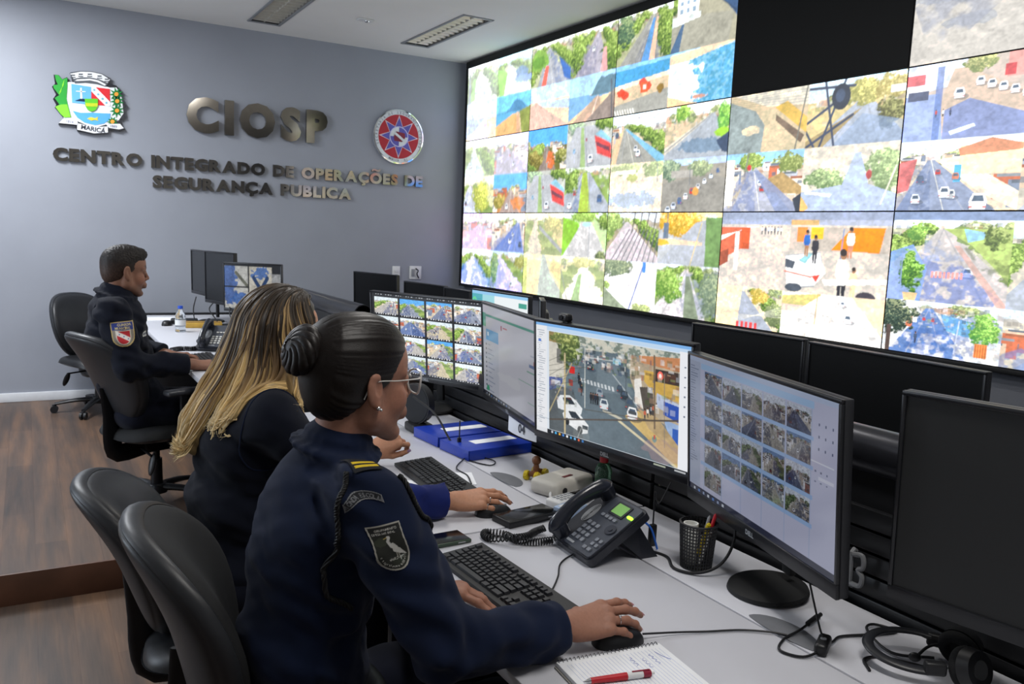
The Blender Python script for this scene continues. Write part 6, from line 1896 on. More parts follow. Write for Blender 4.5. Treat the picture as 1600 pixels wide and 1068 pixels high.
class Field:
    def __init__(self, xs, ys, zs):
        self.xs, self.ys, self.zs = xs, ys, zs
        self.d = np.full((len(xs), len(ys), len(zs)), .2, np.float32)
    def region(self, lo, hi):
        s = []
        for a, l, h in ((self.xs, lo[0], hi[0]), (self.ys, lo[1], hi[1]), (self.zs, lo[2], hi[2])):
            i0, i1 = np.searchsorted(a, l), np.searchsorted(a, h)
            s.append(slice(int(i0), int(i1)))
        return tuple(s)
    def coords(self, s):
        return (self.xs[s[0]][:, None, None], self.ys[s[1]][None, :, None], self.zs[s[2]][None, None, :])
    def put(self, fn, lo, hi, k=.01, op='u', pad=.05):
        s = self.region(np.array(lo) - pad, np.array(hi) + pad)
        if any(q.stop <= q.start for q in s):
            return self
        X, Y, Z = self.coords(s)
        e = fn(X, Y, Z).astype(np.float32)
        d = self.d[s]
        if op == 'u':
            h = np.clip(.5 + .5 * (e - d) / k, 0, 1)
            self.d[s] = e * (1 - h) + d * h - k * h * (1 - h)
        elif op == 's':
            e = -e
            h = np.clip(.5 - .5 * (e - d) / k, 0, 1)
            self.d[s] = e * (1 - h) + d * h + k * h * (1 - h)
        elif op == 'i':
            h = np.clip(.5 - .5 * (e - d) / k, 0, 1)
            self.d[s] = e * (1 - h) + d * h + k * h * (1 - h)
        return self
    def cone(self, a, b, ra, rb, k=.01, op='u', flat=None):
        """capsule from a to b with changing radius; flat = (unit direction, factor): thinner along that direction"""
        a, b = V3(a), V3(b)
        ab = b - a
        L2 = float(ab @ ab) + 1e-12
        r = max(ra, rb)
        def fn(X, Y, Z):
            px, py, pz = X - a[0], Y - a[1], Z - a[2]
            t = np.clip((px * ab[0] + py * ab[1] + pz * ab[2]) / L2, 0, 1)
            qx, qy, qz = px - t * ab[0], py - t * ab[1], pz - t * ab[2]
            if flat is not None:
                n, f = flat
                w = (qx * n[0] + qy * n[1] + qz * n[2]) * (1 / f - 1)
                qx, qy, qz = qx + w * n[0], qy + w * n[1], qz + w * n[2]
            return np.sqrt(qx * qx + qy * qy + qz * qz) - (ra + t * (rb - ra))
        return self.put(fn, np.minimum(a, b) - r, np.maximum(a, b) + r, k, op, k + .012)
    def ell(self, c, r, M=None, k=.01, op='u'):
        c, r = V3(c), V3(r)
        M = np.eye(3) if M is None else M
        def fn(X, Y, Z):
            px, py, pz = X - c[0], Y - c[1], Z - c[2]
            u = (px * M[0, 0] + py * M[1, 0] + pz * M[2, 0])
            v = (px * M[0, 1] + py * M[1, 1] + pz * M[2, 1])
            w = (px * M[0, 2] + py * M[1, 2] + pz * M[2, 2])
            k0 = np.sqrt((u / r[0]) ** 2 + (v / r[1]) ** 2 + (w / r[2]) ** 2)
            k1 = np.sqrt((u / r[0] ** 2) ** 2 + (v / r[1] ** 2) ** 2 + (w / r[2] ** 2) ** 2) + 1e-9
            return k0 * (k0 - 1) / k1
        m = float(r.max())
        return self.put(fn, c - m, c + m, k, op, k + .012)
    def chain(self, pts, rs, k=.01, op='u', flat=None):
        for i in range(len(pts) - 1):
            self.cone(pts[i], pts[i + 1], rs[i], rs[i + 1], k, op, flat)
        return self
    def half(self, p, n, k=.004):
        """keep the side of the plane that n points away from, near the field's own shape"""
        p, n = V3(p), V3(n) / np.linalg.norm(n)
        X, Y, Z = self.coords((slice(None),) * 3)
        e = ((X - p[0]) * n[0] + (Y - p[1]) * n[1] + (Z - p[2]) * n[2]).astype(np.float32)
        self.d = np.maximum(self.d, e)
        return self
    def mesh(self, smooth=1):
        D, xs, ys, zs = self.d, self.xs, self.ys, self.zs
        ins = D < 0
        nx, ny, nz = D.shape
        cnt = np.zeros((nx - 1, ny - 1, nz - 1), np.uint8)
        for i in (0, 1):
            for j in (0, 1):
                for k in (0, 1):
                    cnt += ins[i:nx - 1 + i, j:ny - 1 + j, k:nz - 1 + k]
        I, J, K = np.nonzero((cnt > 0) & (cnt < 8))
        ids = np.full(cnt.shape, -1, np.int32)
        ids[I, J, K] = np.arange(len(I))
        acc = np.zeros((len(I), 3))
        num = np.zeros(len(I))
        C8 = [(i, j, k) for i in (0, 1) for j in (0, 1) for k in (0, 1)]
        val = {c: D[I + c[0], J + c[1], K + c[2]].astype(np.float64) for c in C8}
        pos = {c: np.stack([xs[I + c[0]], ys[J + c[1]], zs[K + c[2]]], -1).astype(np.float64) for c in C8}
        for c in C8:
            for ax in range(3):
                if c[ax] == 0:
                    e = list(c); e[ax] = 1; e = tuple(e)
                    a, b = val[c], val[e]
                    m = (a < 0) != (b < 0)
                    t = np.where(m, a / np.where(m, a - b, 1), 0)[:, None]
                    acc += np.where(m[:, None], pos[c] * (1 - t) + pos[e] * t, 0)
                    num += m
        P = acc / num[:, None]
        F = []
        m = ins[:-1, 1:-1, 1:-1] != ins[1:, 1:-1, 1:-1]
        i, j, k = np.nonzero(m)
        q = np.stack([ids[i, j, k], ids[i, j + 1, k], ids[i, j + 1, k + 1], ids[i, j, k + 1]], -1)
        f = ins[i, j + 1, k + 1]
        q[~f] = q[~f][:, ::-1]
        F.append(q)
        m = ins[1:-1, :-1, 1:-1] != ins[1:-1, 1:, 1:-1]
        i, j, k = np.nonzero(m)
        q = np.stack([ids[i, j, k], ids[i, j, k + 1], ids[i + 1, j, k + 1], ids[i + 1, j, k]], -1)
        f = ins[i + 1, j, k + 1]
        q[~f] = q[~f][:, ::-1]
        F.append(q)
        m = ins[1:-1, 1:-1, :-1] != ins[1:-1, 1:-1, 1:]
        i, j, k = np.nonzero(m)
        q = np.stack([ids[i, j, k], ids[i + 1, j, k], ids[i + 1, j + 1, k], ids[i, j + 1, k]], -1)
        f = ins[i + 1, j + 1, k]
        q[~f] = q[~f][:, ::-1]
        F.append(q)
        F = np.concatenate(F)
        F = F[(F >= 0).all(1)]
        E = np.concatenate([F[:, [0, 1]], F[:, [1, 2]], F[:, [2, 3]], F[:, [3, 0]]])
        for _ in range(smooth):
            s = np.zeros_like(P); n = np.zeros(len(P))
            for a in range(3):
                s[:, a] = np.bincount(E[:, 0], P[E[:, 1], a], len(P)) + np.bincount(E[:, 1], P[E[:, 0], a], len(P))
            n = np.bincount(E[:, 0], minlength=len(P)) + np.bincount(E[:, 1], minlength=len(P))
            P = P * .5 + .5 * s / np.maximum(n, 1)[:, None]
        return P, F

def np_object(name, P, F, material, parent, colors=None, vec=None, smooth=True):
    me = bpy.data.meshes.new(name)
    me.vertices.add(len(P))
    me.vertices.foreach_set('co', P.astype(np.float32).reshape(-1))
    k = F.shape[1]
    me.loops.add(F.size)
    me.loops.foreach_set('vertex_index', F.reshape(-1).astype(np.int32))
    me.polygons.add(len(F))
    me.polygons.foreach_set('loop_start', np.arange(len(F), dtype=np.int32) * k)
    me.update(calc_edges=True)
    if smooth:
        me.polygons.foreach_set('use_smooth', np.ones(len(F), bool))
    if colors is not None:
        ca = me.color_attributes.new('tone', 'FLOAT_COLOR', 'POINT')
        ca.data.foreach_set('color', np.concatenate([colors, np.ones((len(P), 1))], 1).astype(np.float32).reshape(-1))
    if vec is not None:
        va = me.attributes.new('strand', 'FLOAT_VECTOR', 'POINT')
        va.data.foreach_set('vector', vec.astype(np.float32).reshape(-1))
    me.materials.append(material)
    o = bpy.data.objects.new(name, me)
    COL.objects.link(o)
    if parent is not None:
        o.parent = parent
    return o

def rot_m(yaw, pitch=0.0, roll=0.0):
    cy, sy, cp, sp, cr, sr = math.cos(yaw), math.sin(yaw), math.cos(pitch), math.sin(pitch), math.cos(roll), math.sin(roll)
    return (np.array([[cy, -sy, 0], [sy, cy, 0], [0, 0, 1]]) @ np.array([[cp, 0, sp], [0, 1, 0], [-sp, 0, cp]]) @ np.array([[1, 0, 0], [0, cr, -sr], [0, sr, cr]]))

def head_field(F, c, M, s, male=False):
    """head in its own frame: x forward, y to the person's left, z up; c is the point midway between the ears"""
    L = lambda p: V3(c) + s * (M @ V3(p))
    E = lambda p, r, k=.012, op='u', m=None: F.ell(L(p), V3(r) * s, M if m is None else M @ m, k * s, op)
    K = lambda a, b, ra, rb, k=.01, op='u': F.cone(L(a), L(b), ra * s, rb * s, k * s, op)
    E((-.014, 0, .045), (.098, .076, .086), .01)
    E((.036, 0, .046), (.062, .064, .062), .02)
    E((.036, 0, -.030), (.060, .060, .074), .02)
    jw = .050 if male else .046
    for y in (-1, 1):
        K((.002, y * jw, -.055), (.072, y * .014, -.098), .022, .018, .018)
        K((-.004, y * .055, -.02), (.002, y * jw, -.058), .02, .02, .02)
        E((.058, y * .036, -.028), (.028, .022, .026), .018)            # cheeks
    E((.079, 0, -.100), (.018, .020, .016), .012)                       # chin
    for y in (-1, 1):                                                  # brows and sockets
        K((.090, y * .010, .030), (.068, y * .048, .027), .010, .009, .012)
        E((.099, y * .031, .010), (.017, .018, .013), .010, 's')
    K((.090, 0, .024), (.112, 0, -.016), .0085, .0085, .010)           # nose
    E((.1125, 0, -.021), (.0105, .0105, .0095), .006)
    for y in (-1, 1):
        E((.1015, y * .0125, -.026), (.0095, .0075, .008), .005)
        E((.0985, y * .0085, -.0345), (.005, .0035, .004), .002, 's')
    E((.093, 0, -.058), (.018, .028, .022), .012)                       # mouth region and lips
    for y in (-1, 1):
        K((.1065, y * .005, -.0535), (.092, y * .023, -.0585), .0056, .003, .004)
        K((.1045, y * .004, -.0655), (.092, y * .022, -.0605), .0066, .003, .004)
        K((.113, y * .000, -.0592), (.097, y * .022, -.0598), .0013, .0012, .0015, 's')
    E((.094, 0, -.080), (.010, .02, .007), .008, 's')
    for y in (-1, 1):                                                  # eyelids
        E((.0795, y * .031, .0115), (.0148, .0158, .0138), .003)
        E((.0930, y * .031, .0085), (.0075, .0135, .0046), .003, 's')
    for y in (-1, 1):                                                  # ears
        m = rot_m(y * R(-16), R(-8), 0)
        E((-.010, y * .078, -.002), (.020, .0075, .033), .004, 'u', m)
        E((-.004, y * .085, .004), (.0095, .0065, .017), .004, 's', m)
        E((-.012, y * .080, .024), (.012, .006, .008), .004, 'u', m)
        E((-.002, y * .078, -.030), (.008, .006, .010), .004, 'u', m)
    return L

def head_tones(P, L, s, skin, male, lip):
    col = np.tile(np.array(lin(skin)), (len(P), 1))
    def dab(p, r, c, a):
        d = np.linalg.norm((P - L(p)) / (s * np.array(r)), axis=1) if not hasattr(r, '__len__') else np.linalg.norm((P - L(p)) / (s * np.array(r)), axis=1)
        w = np.clip(1.4 - d, 0, 1)[:, None] * a
        col[:] = col * (1 - w) + np.array(lin(c)) * w
    for y in (-1, 1):
        dab((.065, y * .045, -.03), .03, 'b0705a', .25)
        for k in range(4):
            q = k / 3
            dab((.104 - .004 * q, y * (.003 + .018 * q), -.054 - .003 * q), .0045, lip, .7)
            dab((.103 - .004 * q, y * (.003 + .017 * q), -.0655 + .004 * q), .005, lip, .7)
        for k in range(7):                                             # eyebrows
            q = k / 6
            dab((.099 - .030 * q * q, y * (.012 + .036 * q), .034 + .006 * math.sin(q * 2.4)), .0065, '2a1a14', .85)
        for k in range(6):                                             # lashes
            q = k / 5 - .5
            dab((.0935 - .01 * q * q, y * (.031 + .026 * q), .0135), .0042, '1c1210', .8)
    if male:
        for k in range(11):
            a = (k / 10 - .5) * 2.2
            dab((.02 + .07 * math.cos(a), .056 * math.sin(a), -.085), .03, '5c4438', .22)
        dab((.105, 0, -.046), .014, '5a4034', .3)
    return col

def hand_field(F, wrist, fwd, dors, side, curls, spread=.09, thumb=(.9, .5, .35), s=1.0, pinch=False):
    """palm, four bent fingers and a thumb.  fwd: wrist to knuckles; dors: back of the hand; side +1 when the thumb is on the +lat side.
    curls: bend per finger (index to little).  returns finger tips and nail spots"""
    w = V3(wrist)
    f = V3(fwd) / np.linalg.norm(fwd)
    u = V3(dors) - f * (V3(dors) @ f)
    u /= np.linalg.norm(u)
    lat = np.cross(u, f) * side                                         # towards the thumb
    W = lambda a, b, c: w + s * (f * a + lat * b + u * c)
    kn = [W(.088, .030, .004), W(.091, .009, .007), W(.086, -.012, .005), W(.077, -.031, .0)]
    base = [W(.012, .018, .0), W(.010, .006, .002), W(.010, -.007, .001), W(.012, -.019, -.002)]
    F.cone(W(-.05, 0, -.001), W(.012, 0, 0), .027 * s, .026 * s, .012, 'u', (u, .78))
    for b, k_, r in zip(base, kn, (.0135, .0135, .013, .0125)):
        F.cone(b, k_, .016 * s, r * s, .014, 'u', (u, .9))
    F.ell(W(.045, 0, -.008), (.045 * s, .034 * s, .014 * s), np.stack([f, lat, u], 1), .014)
    F.ell(W(.036, .022, -.012), (.030 * s, .016 * s, .014 * s), np.stack([f, lat, u], 1), .012)
    for k_ in kn:
        F.ell(k_ + u * .005 * s, (.0115 * s, .010 * s, .008 * s), np.stack([f, lat, u], 1), .006)
    tips = []
    LEN = [(.042, .025, .021), (.046, .029, .022), (.042, .027, .021), (.033, .020, .019)]
    RAD = [(.0100, .0088, .0078, .0066), (.0102, .0090, .0080, .0068), (.0096, .0085, .0075, .0064), (.0086, .0076, .0066, .0057)]
    G = []
    for i in range(4):
        a = spread * (1.1, .25, -.55, -1.35)[i]
        c = curls[i]
        c = c if hasattr(c, '__len__') else (c, c * 1.15, c * .7)
        p = kn[i]
        d = f * math.cos(a) + lat * math.sin(a)
        ang = 0
        pts = [p]
        for L_, cc in zip(LEN[i], c):
            ang += cc
            dd = d * math.cos(ang) - u * math.sin(ang)
            p = p + dd * L_ * s
            pts.append(p)
        nn = u * math.cos(ang) + d * math.sin(ang)
        G.append((pts, [r * s for r in RAD[i]]))
        tips.append((pts[-1], dd, nn, lat, RAD[i][3] * s))
    for pts, rs in G:
        for j in range(3):
            F.cone(pts[j], pts[j + 1], rs[j], rs[j + 1], .0035)
        for j in (1, 2):
            F.ell(pts[j], (rs[j] * 1.06,) * 3, None, .004)
    t0, t1, t2 = W(.022, .026, -.008), None, None
    o, fw_, dn = thumb
    dt = f * fw_ + lat * o - u * dn
    dt /= np.linalg.norm(dt)
    t1 = t0 + dt * .040 * s
    dt2 = f * (fw_ + .55) + lat * o * .35 - u * dn * .9
    dt2 /= np.linalg.norm(dt2)
    t2 = t1 + dt2 * .033 * s
    dt3 = f * (fw_ + .9) + lat * o * .05 - u * dn * .7
    dt3 /= np.linalg.norm(dt3)
    t3 = t2 + dt3 * .026 * s
    F.cone(t0, t1, .0155 * s, .0112 * s, .008)
    F.cone(t1, t2, .0112 * s, .0098 * s, .004)
    F.cone(t2, t3, .0098 * s, .0080 * s, .004)
    tips.append((t3, dt3, lat * .5 + u * .8, f, .008 * s))
    return {'tips': tips, 'kn': kn, 'G': G, 'u': u, 'lat': lat, 'f': f}

def nails(tips, material, parent, k=1.0, long=1.0):
    for p, d, n, l, r in tips:
        n = n - d * (n @ d)
        n /= np.linalg.norm(n)
        x = np.cross(d, n)
        m = MB()
        def fn(a, b, p=p, d=d, n=n, x=x, r=r):
            t = (a - .5) * 1.9
            q = (b - .5)
            return Vector(p + d * (r * (.05 + q * 1.7 * long + .25)) + x * (r * .78 * math.sin(t) * (1 - .5 * max(0, q) ** 2)) + n * (r * (.96 * math.cos(t * .8) + .06) - r * .25 * max(0, q)))
        m.grid(fn, 9, 7)
        m.build('fingernail', material, parent)

def wob(P3, f, seed):
    """cheap smooth 3-D noise for cloth folds, -1..1"""
    X, Y, Z = P3
    a, b, c = (seed * 1.7) % 6.28, (seed * 2.9) % 6.28, (seed * 4.1) % 6.28
    return (np.sin(f * (X * 1.0 + Y * .6) + a + 1.6 * np.sin(f * .7 * Z + b)) * np.sin(f * (Z * .9 - Y * .5) + c + 1.3 * np.sin(f * .6 * X + a))
            + .5 * np.sin(f * 2.1 * (Z + .4 * X) + b + np.sin(f * 1.5 * Y)))

M_eye = mat('eye_white', 'd8d2cc', .2, var=.02)
M_iris = mat('eye_brown', '24140e', .15, var=.05)
def eyes(L, M, s, parent):
    for y in (-1, 1):
        e = MB().ball(tuple(L((.0790, y * .031, .0100))), .0128 * s, 18, 12).build('eye', M_eye, parent)
        MB().ball(tuple(L((.0872, y * .0308, .0098))), .0056 * s, 14, 8).build('iris', M_iris, e)

def skin_mat(name, tone):
    m = mat(name, tone, .52, var=.07, scale=160, bump=.10, bscale=900, spec=.35, sss=.12, attr='tone')
    return m

def cloth_mat(name, col, rough=.85):
    return mat(name, col, rough, var=.14, scale=14, bump=.4, bscale=1300, sheen=.06, spec=.2)

def ray_patch(bvh, origin_fn, direction, nu, nv, off=.0012):
    """drop a grid of points onto a garment along one direction; returns the points"""
    P = np.zeros((nv, nu, 3))
    d = Vector(direction).normalized()
    for j in range(nv):
        for i in range(nu):
            o = Vector(origin_fn(i / (nu - 1), j / (nv - 1)))
            h = bvh.ray_cast(o, d)
            if h[0] is None:
                h = bvh.find_nearest(o + d * .06)
            P[j, i] = h[0] + h[1].normalized() * off if h[1].dot(-d) > 0 else h[0] - h[1].normalized() * off
    return P

M_patch = mat('embroidered_patch', '808080', .8, var=.06, scale=400, bump=.4, bscale=2500, attr='picture')
def patch_object(name, im, mask, bvh, origin_fn, direction, parent, off=.0016):
    H, W = im.a.shape[:2]
    P = ray_patch(bvh, origin_fn, direction, W, H, off).reshape(-1, 3)
    idx = np.arange(W * H).reshape(H, W)
    q = np.stack([idx[1:, :-1], idx[1:, 1:], idx[:-1, 1:], idx[:-1, :-1]], -1).reshape(-1, 4)
    mk = mask.reshape(-1)
    q = q[mk[q].all(1)]
    used = np.unique(q)
    re = np.full(W * H, -1)
    re[used] = np.arange(len(used))
    me = bpy.data.meshes.new(name)
    me.from_pydata([tuple(p) for p in P[used]], [], [tuple(int(i) for i in f) for f in re[q]])
    ca = me.color_attributes.new('picture', 'FLOAT_COLOR', 'POINT')
    ca.data.foreach_set('color', np.concatenate([im.a.reshape(-1, 3)[used], np.ones((len(used), 1))], 1).astype(np.float32).reshape(-1))
    me.polygons.foreach_set('use_smooth', [True] * len(me.polygons))
    me.materials.append(M_patch)
    o = bpy.data.objects.new(name, me)
    COL.objects.link(o)
    o.parent = parent
    return o

def bvh_of(P, F):
    return BVHTree.FromPolygons([tuple(p) for p in P], [tuple(int(i) for i in f) for f in F])
def hair_mat(name, rough=.38, amt=.45, spec=.5, bump=.3):
    m = bpy.data.materials.new(name)
    m.use_nodes = True
    nt = m.node_tree
    b = nt.nodes['Principled BSDF']
    b.inputs['Roughness'].default_value = rough
    b.inputs['Specular IOR Level'].default_value = spec
    a1 = nt.nodes.new('ShaderNodeAttribute'); a1.attribute_name = 'tone'
    a2 = nt.nodes.new('ShaderNodeAttribute'); a2.attribute_name = 'strand'
    nz = nt.nodes.new('ShaderNodeTexNoise')
    nz.inputs['Scale'].default_value = 1.0
    nz.inputs['Detail'].default_value = 4
    nt.links.new(a2.outputs['Vector'], nz.inputs['Vector'])
    mr = nt.nodes.new('ShaderNodeMapRange')
    mr.inputs['From Min'].default_value = .3
    mr.inputs['From Max'].default_value = .7
    mr.inputs['To Min'].default_value = 1 - amt
    mr.inputs['To Max'].default_value = 1 + amt
    nt.links.new(nz.outputs['Fac'], mr.inputs['Value'])
    mx = nt.nodes.new('ShaderNodeMix'); mx.data_type = 'RGBA'; mx.blend_type = 'MULTIPLY'
    mx.inputs['Factor'].default_value = 1
    nt.links.new(a1.outputs['Color'], mx.inputs['A'])
    nt.links.new(mr.outputs['Result'], mx.inputs['B'])
    nt.links.new(mx.outputs['Result'], b.inputs['Base Color'])
    bp = nt.nodes.new('ShaderNodeBump')
    bp.inputs['Strength'].default_value = bump
    bp.inputs['Distance'].default_value = .002
    nt.links.new(nz.outputs['Fac'], bp.inputs['Height'])
    nt.links.new(bp.outputs['Normal'], b.inputs['Normal'])
    return m

def cut(F, p, n, rad):
    """flatten the end of a sleeve: within rad of p keep only what lies behind the plane"""
    p, n = V3(p), V3(n) / np.linalg.norm(n)
    s = F.region(p - rad, p + rad)
    X, Y, Z = F.coords(s)
    e = ((X - p[0]) * n[0] + (Y - p[1]) * n[1] + (Z - p[2]) * n[2])
    r2 = (X - p[0]) ** 2 + (Y - p[1]) ** 2 + (Z - p[2]) ** 2
    F.d[s] = np.where(r2 < rad * rad, np.maximum(F.d[s], e), F.d[s])

def folds(F, amp, f, seed, lo=None, hi=None):
    s = F.region(lo, hi) if lo is not None else (slice(None),) * 3
    X, Y, Z = F.coords(s)
    F.d[s] += (amp * wob((X, Y, Z), f, seed)).astype(np.float32)

def sleeve(F, sh, el, wr, r=(.074, .064, .060, .050), cuff=.052, k=.02, seed=0, amp=.0065):
    sh, el, wr = V3(sh), V3(el), V3(wr)
    mid = (sh + el) / 2
    F.chain([sh, mid, el], [r[0], r[1], r[1] * .98], k)
    wr = wr - (wr - el) / np.linalg.norm(wr - el) * .026
    F.cone(el, wr, r[2], r[3], k)
    d = (wr - el) / np.linalg.norm(wr - el)
    lo, hi = np.minimum(np.minimum(sh, el), wr) - .09, np.maximum(np.maximum(sh, el), wr) + .09
    folds(F, amp, 46, seed, lo, hi)
    # creases gathered round the elbow
    s = F.region(el - .11, el + .11)
    X, Y, Z = F.coords(s)
    q = np.sqrt((X - el[0]) ** 2 + (Y - el[1]) ** 2 + (Z - el[2]) ** 2)
    a = (X - el[0]) * d[0] + (Y - el[1]) * d[1] + (Z - el[2]) * d[2]
    F.d[s] += (.004 * np.clip(1 - q / .11, 0, 1) * np.sin(a * 150 + 6 * (Y + Z) * 5)).astype(np.float32)
    F.cone(wr - d * .055, wr, cuff, cuff, .003)
    cut(F, wr + d * .0, d, .085)

def shoe(F, ankle, fwd):
    a, f = V3(ankle), V3(fwd)
    F.chain([a + (0, 0, .0), a + (0, 0, -.035)], [.045, .048], .02)
    F.chain([a + (0, 0, -.045), a + f * .10 + V3((0, 0, -.052)), a + f * .17 + V3((0, 0, -.058))], [.040, .040, .030], .02)

M_navy = cloth_mat('navy_uniform_cloth', '0b1730')
M_navy_dark = cloth_mat('dark_navy_uniform_cloth', '0a0f1d')
M_blue_shirt = cloth_mat('blue_shirt_cloth', '182462')
M_trouser = cloth_mat('navy_trousers_cloth', '0b0f1e')
M_shoe = mat('black_leather', '121214', .35, bump=.1)
M_belt = mat('black_belt', '0f1012', .4)
M_silver = mat('silver', 'dcdcdc', .15, 1.0)

def finish(root):
    for ch in root.children:
        ch.matrix_parent_inverse = Matrix.Translation(-root.location)

def person(label, base):
    return thing('person', label, 'person', base)

def body_and_clothes(root, head_c, head_M, hs, male, skin_m, skin_tone, lip, spine, chest, sho, arms, hands, legs, shirt_m, wr_r=.028, torso=1.0, trouser_m=None, shirt_name='uniform_shirt', arm_fields=None,
                     shirt_step=.006, fine_head=.0024, fine_hand=.002, collar=True, seed=1, back_fold=.009, hand_s=1.0):
    """spine: [(point, (rx, ry, rz)) ...] from pelvis to chest; arms: [(shoulder, elbow, wrist)] right, left"""
    # ---- skin: one continuous surface from the head to the hands, torso and legs inside the clothes
    allp = np.array([head_c] + [p for a in arms for p in a] + [p for p, _ in spine] + [p for lg in legs for p in lg])
    lo, hi = allp.min(0) - .24, allp.max(0) + .24
    hc = V3(head_c)
    fx, fy, fz = [(hc[0] - .13, hc[0] + .14, fine_head)], [(hc[1] - .10, hc[1] + .10, fine_head)], [(hc[2] - .13, hc[2] + .15, fine_head)]
    for a, h in zip(arms, hands):
        if h is None:
            continue
        w = V3(a[2]); t = w + V3(h['fwd']) / np.linalg.norm(h['fwd']) * .19
        l_, h_ = np.minimum(w, t) - .03, np.maximum(w, t) + .03
        st = h.get('fine', fine_hand)
        fx.append((l_[0], h_[0], st)); fy.append((l_[1] - .03, h_[1] + .03, st)); fz.append((l_[2] - .03, h_[2] + .02, st))
    F = Field(axis_grid(lo[0], hi[0], .012, fx), axis_grid(lo[1], hi[1], .012, fy), axis_grid(lo[2], hi[2], .014, fz))
    for p, r in spine:
        F.ell(p, V3(r) * .84, None, .06)
    nb = V3(chest)
    F.cone(hc + head_M @ (V3((-.026, 0, -.05)) * hs), nb, (.056 if male else .048) * hs, (.064 if male else .056) * hs, .03)
    for a in arms:
        F.cone(V3(a[0]) * .8 + nb * .2, a[0], .05, .05, .05)
        F.chain(a, [.046, .036, .024 if not male else .028], .02)
    for lg in legs:
        F.chain(lg, [.07, .05, .034], .03)
    L = head_field(F, hc, head_M, hs, male)
    info = []
    for a, h in zip(arms, hands):
        if h is None:
            info.append(None)
            continue
        info.append(hand_field(F, a[2], h['fwd'], h['up'], h['side'], h['curls'], h.get('spread', .09), h.get('thumb', (.9, .5, .35)), hand_s))
    P, Q = F.mesh(1)
    col = head_tones(P, L, hs, skin_tone, male, lip)
    for i in info:                                                     # redder knuckles and finger ends
        if i is None:
            continue
        for p in list(i['kn']) + [g[0][j] for g in i['G'] for j in (1, 2)]:
            w = np.clip(1 - np.linalg.norm(P - p, axis=1) / .013, 0, 1)[:, None] * .3
            col = col * (1 - w) + np.array(lin('9a5c48')) * w
    body = np_object('body', P, Q, skin_m, root, col)
    eyes(L, head_M, hs, root)
    # ---- shirt
    shp = np.array([p for a in arms for p in a] + [p for p, _ in spine] + [nb])
    slo, shi = shp.min(0) - .2, shp.max(0) + .15
    G = Field(np.arange(slo[0], shi[0], shirt_step, dtype=np.float32), np.arange(slo[1], shi[1], shirt_step, dtype=np.float32), np.arange(slo[2], shi[2], shirt_step, dtype=np.float32))
    for p, r in spine:
        G.ell(p, r, None, .05)
    for a in arms:
        G.cone(V3(a[0]) * .45 + nb * .55 - V3((0, 0, .03)), V3(a[0]) - V3((0, 0, .012)), .062, .064, .05)
    folds(G, back_fold, 21, seed)
    folds(G, back_fold * .35, 60, seed + 2)
    if arm_fields is None:
        for n_, a in enumerate(arms):
            sleeve(G, *a, seed=seed + n_, r=(.074 * torso, .066 * torso, .062 * torso, .050 * torso), cuff=.051 * torso)
    else:
        for a in arms:                                                  # sleeveless: only the shoulder caps
            G.cone(a[0], V3(a[0]) * .75 + V3(a[1]) * .25, .072, .068, .03)
    hb = hc + head_M @ (V3((-.026, 0, -.05)) * hs)
    nd = (hb - nb) / np.linalg.norm(hb - nb)
    G.cone(nb - nd * .05, nb + nd * .014, .100, (.078 if male else .068) * hs, .03)
    if collar:
        x, y, _ = frame(Vector(nd))
        x, y = V3(x), V3(y)
        rr = .074 if male else .064
        ring = [nb + nd * .018 + rr * hs * (x * math.cos(a) + y * math.sin(a)) for a in np.linspace(0, 2 * PI, 20)]
        for i in range(19):
            G.cone(ring[i], ring[i + 1], .010, .010, .006)
            G.cone(ring[i] + nd * .022 - (ring[i] - nb) * .06, ring[i + 1] + nd * .022 - (ring[i + 1] - nb) * .06, .007, .007, .006)
            o1 = (ring[i] - nb); o1 = o1 - nd * (o1 @ nd)
            G.cone(ring[i] + o1 * .32 - nd * .004, ring[i + 1] + o1 * .32 - nd * .004, .0065, .0065, .012)
    SP, SQ = G.mesh(2)
    shirt = np_object(shirt_name, SP, SQ, shirt_m, root)
    # ---- trousers and shoes
    T0 = np.array([p for lg in legs for p in lg] + [spine[0][0]])
    tlo, thi = T0.min(0) - .2, T0.max(0) + .2
    T = Field(np.arange(tlo[0], thi[0], .011, dtype=np.float32), np.arange(tlo[1], thi[1], .011, dtype=np.float32), np.arange(tlo[2], thi[2], .011, dtype=np.float32))
    T.ell(V3(spine[0][0]) - V3((0, 0, .03)), V3(spine[0][1]) * (1.02, 1.02, .9), None, .05)
    for lg in legs:
        h, k_, a = [V3(p) for p in lg]
        T.chain([h, k_, a + V3((0, 0, .03))], [.092, .070, .058], .03)
    folds(T, .006, 30, seed + 5)
    TP, TQ = T.mesh(1)
    np_object('trousers', TP, TQ, trouser_m or M_trouser, root)
    for lg in legs:
        a = V3(lg[2])
        S = Field(np.arange(a[0] - .1, a[0] + .25, .008, dtype=np.float32), np.arange(a[1] - .1, a[1] + .1, .008, dtype=np.float32), np.arange(a[2] - .12, a[2] + .1, .008, dtype=np.float32))
        shoe(S, a, (1, 0, 0))
        p_, q_ = S.mesh(1)
        np_object('shoe', p_, q_, M_shoe, root)
    return L, info, bvh_of(SP, SQ), body

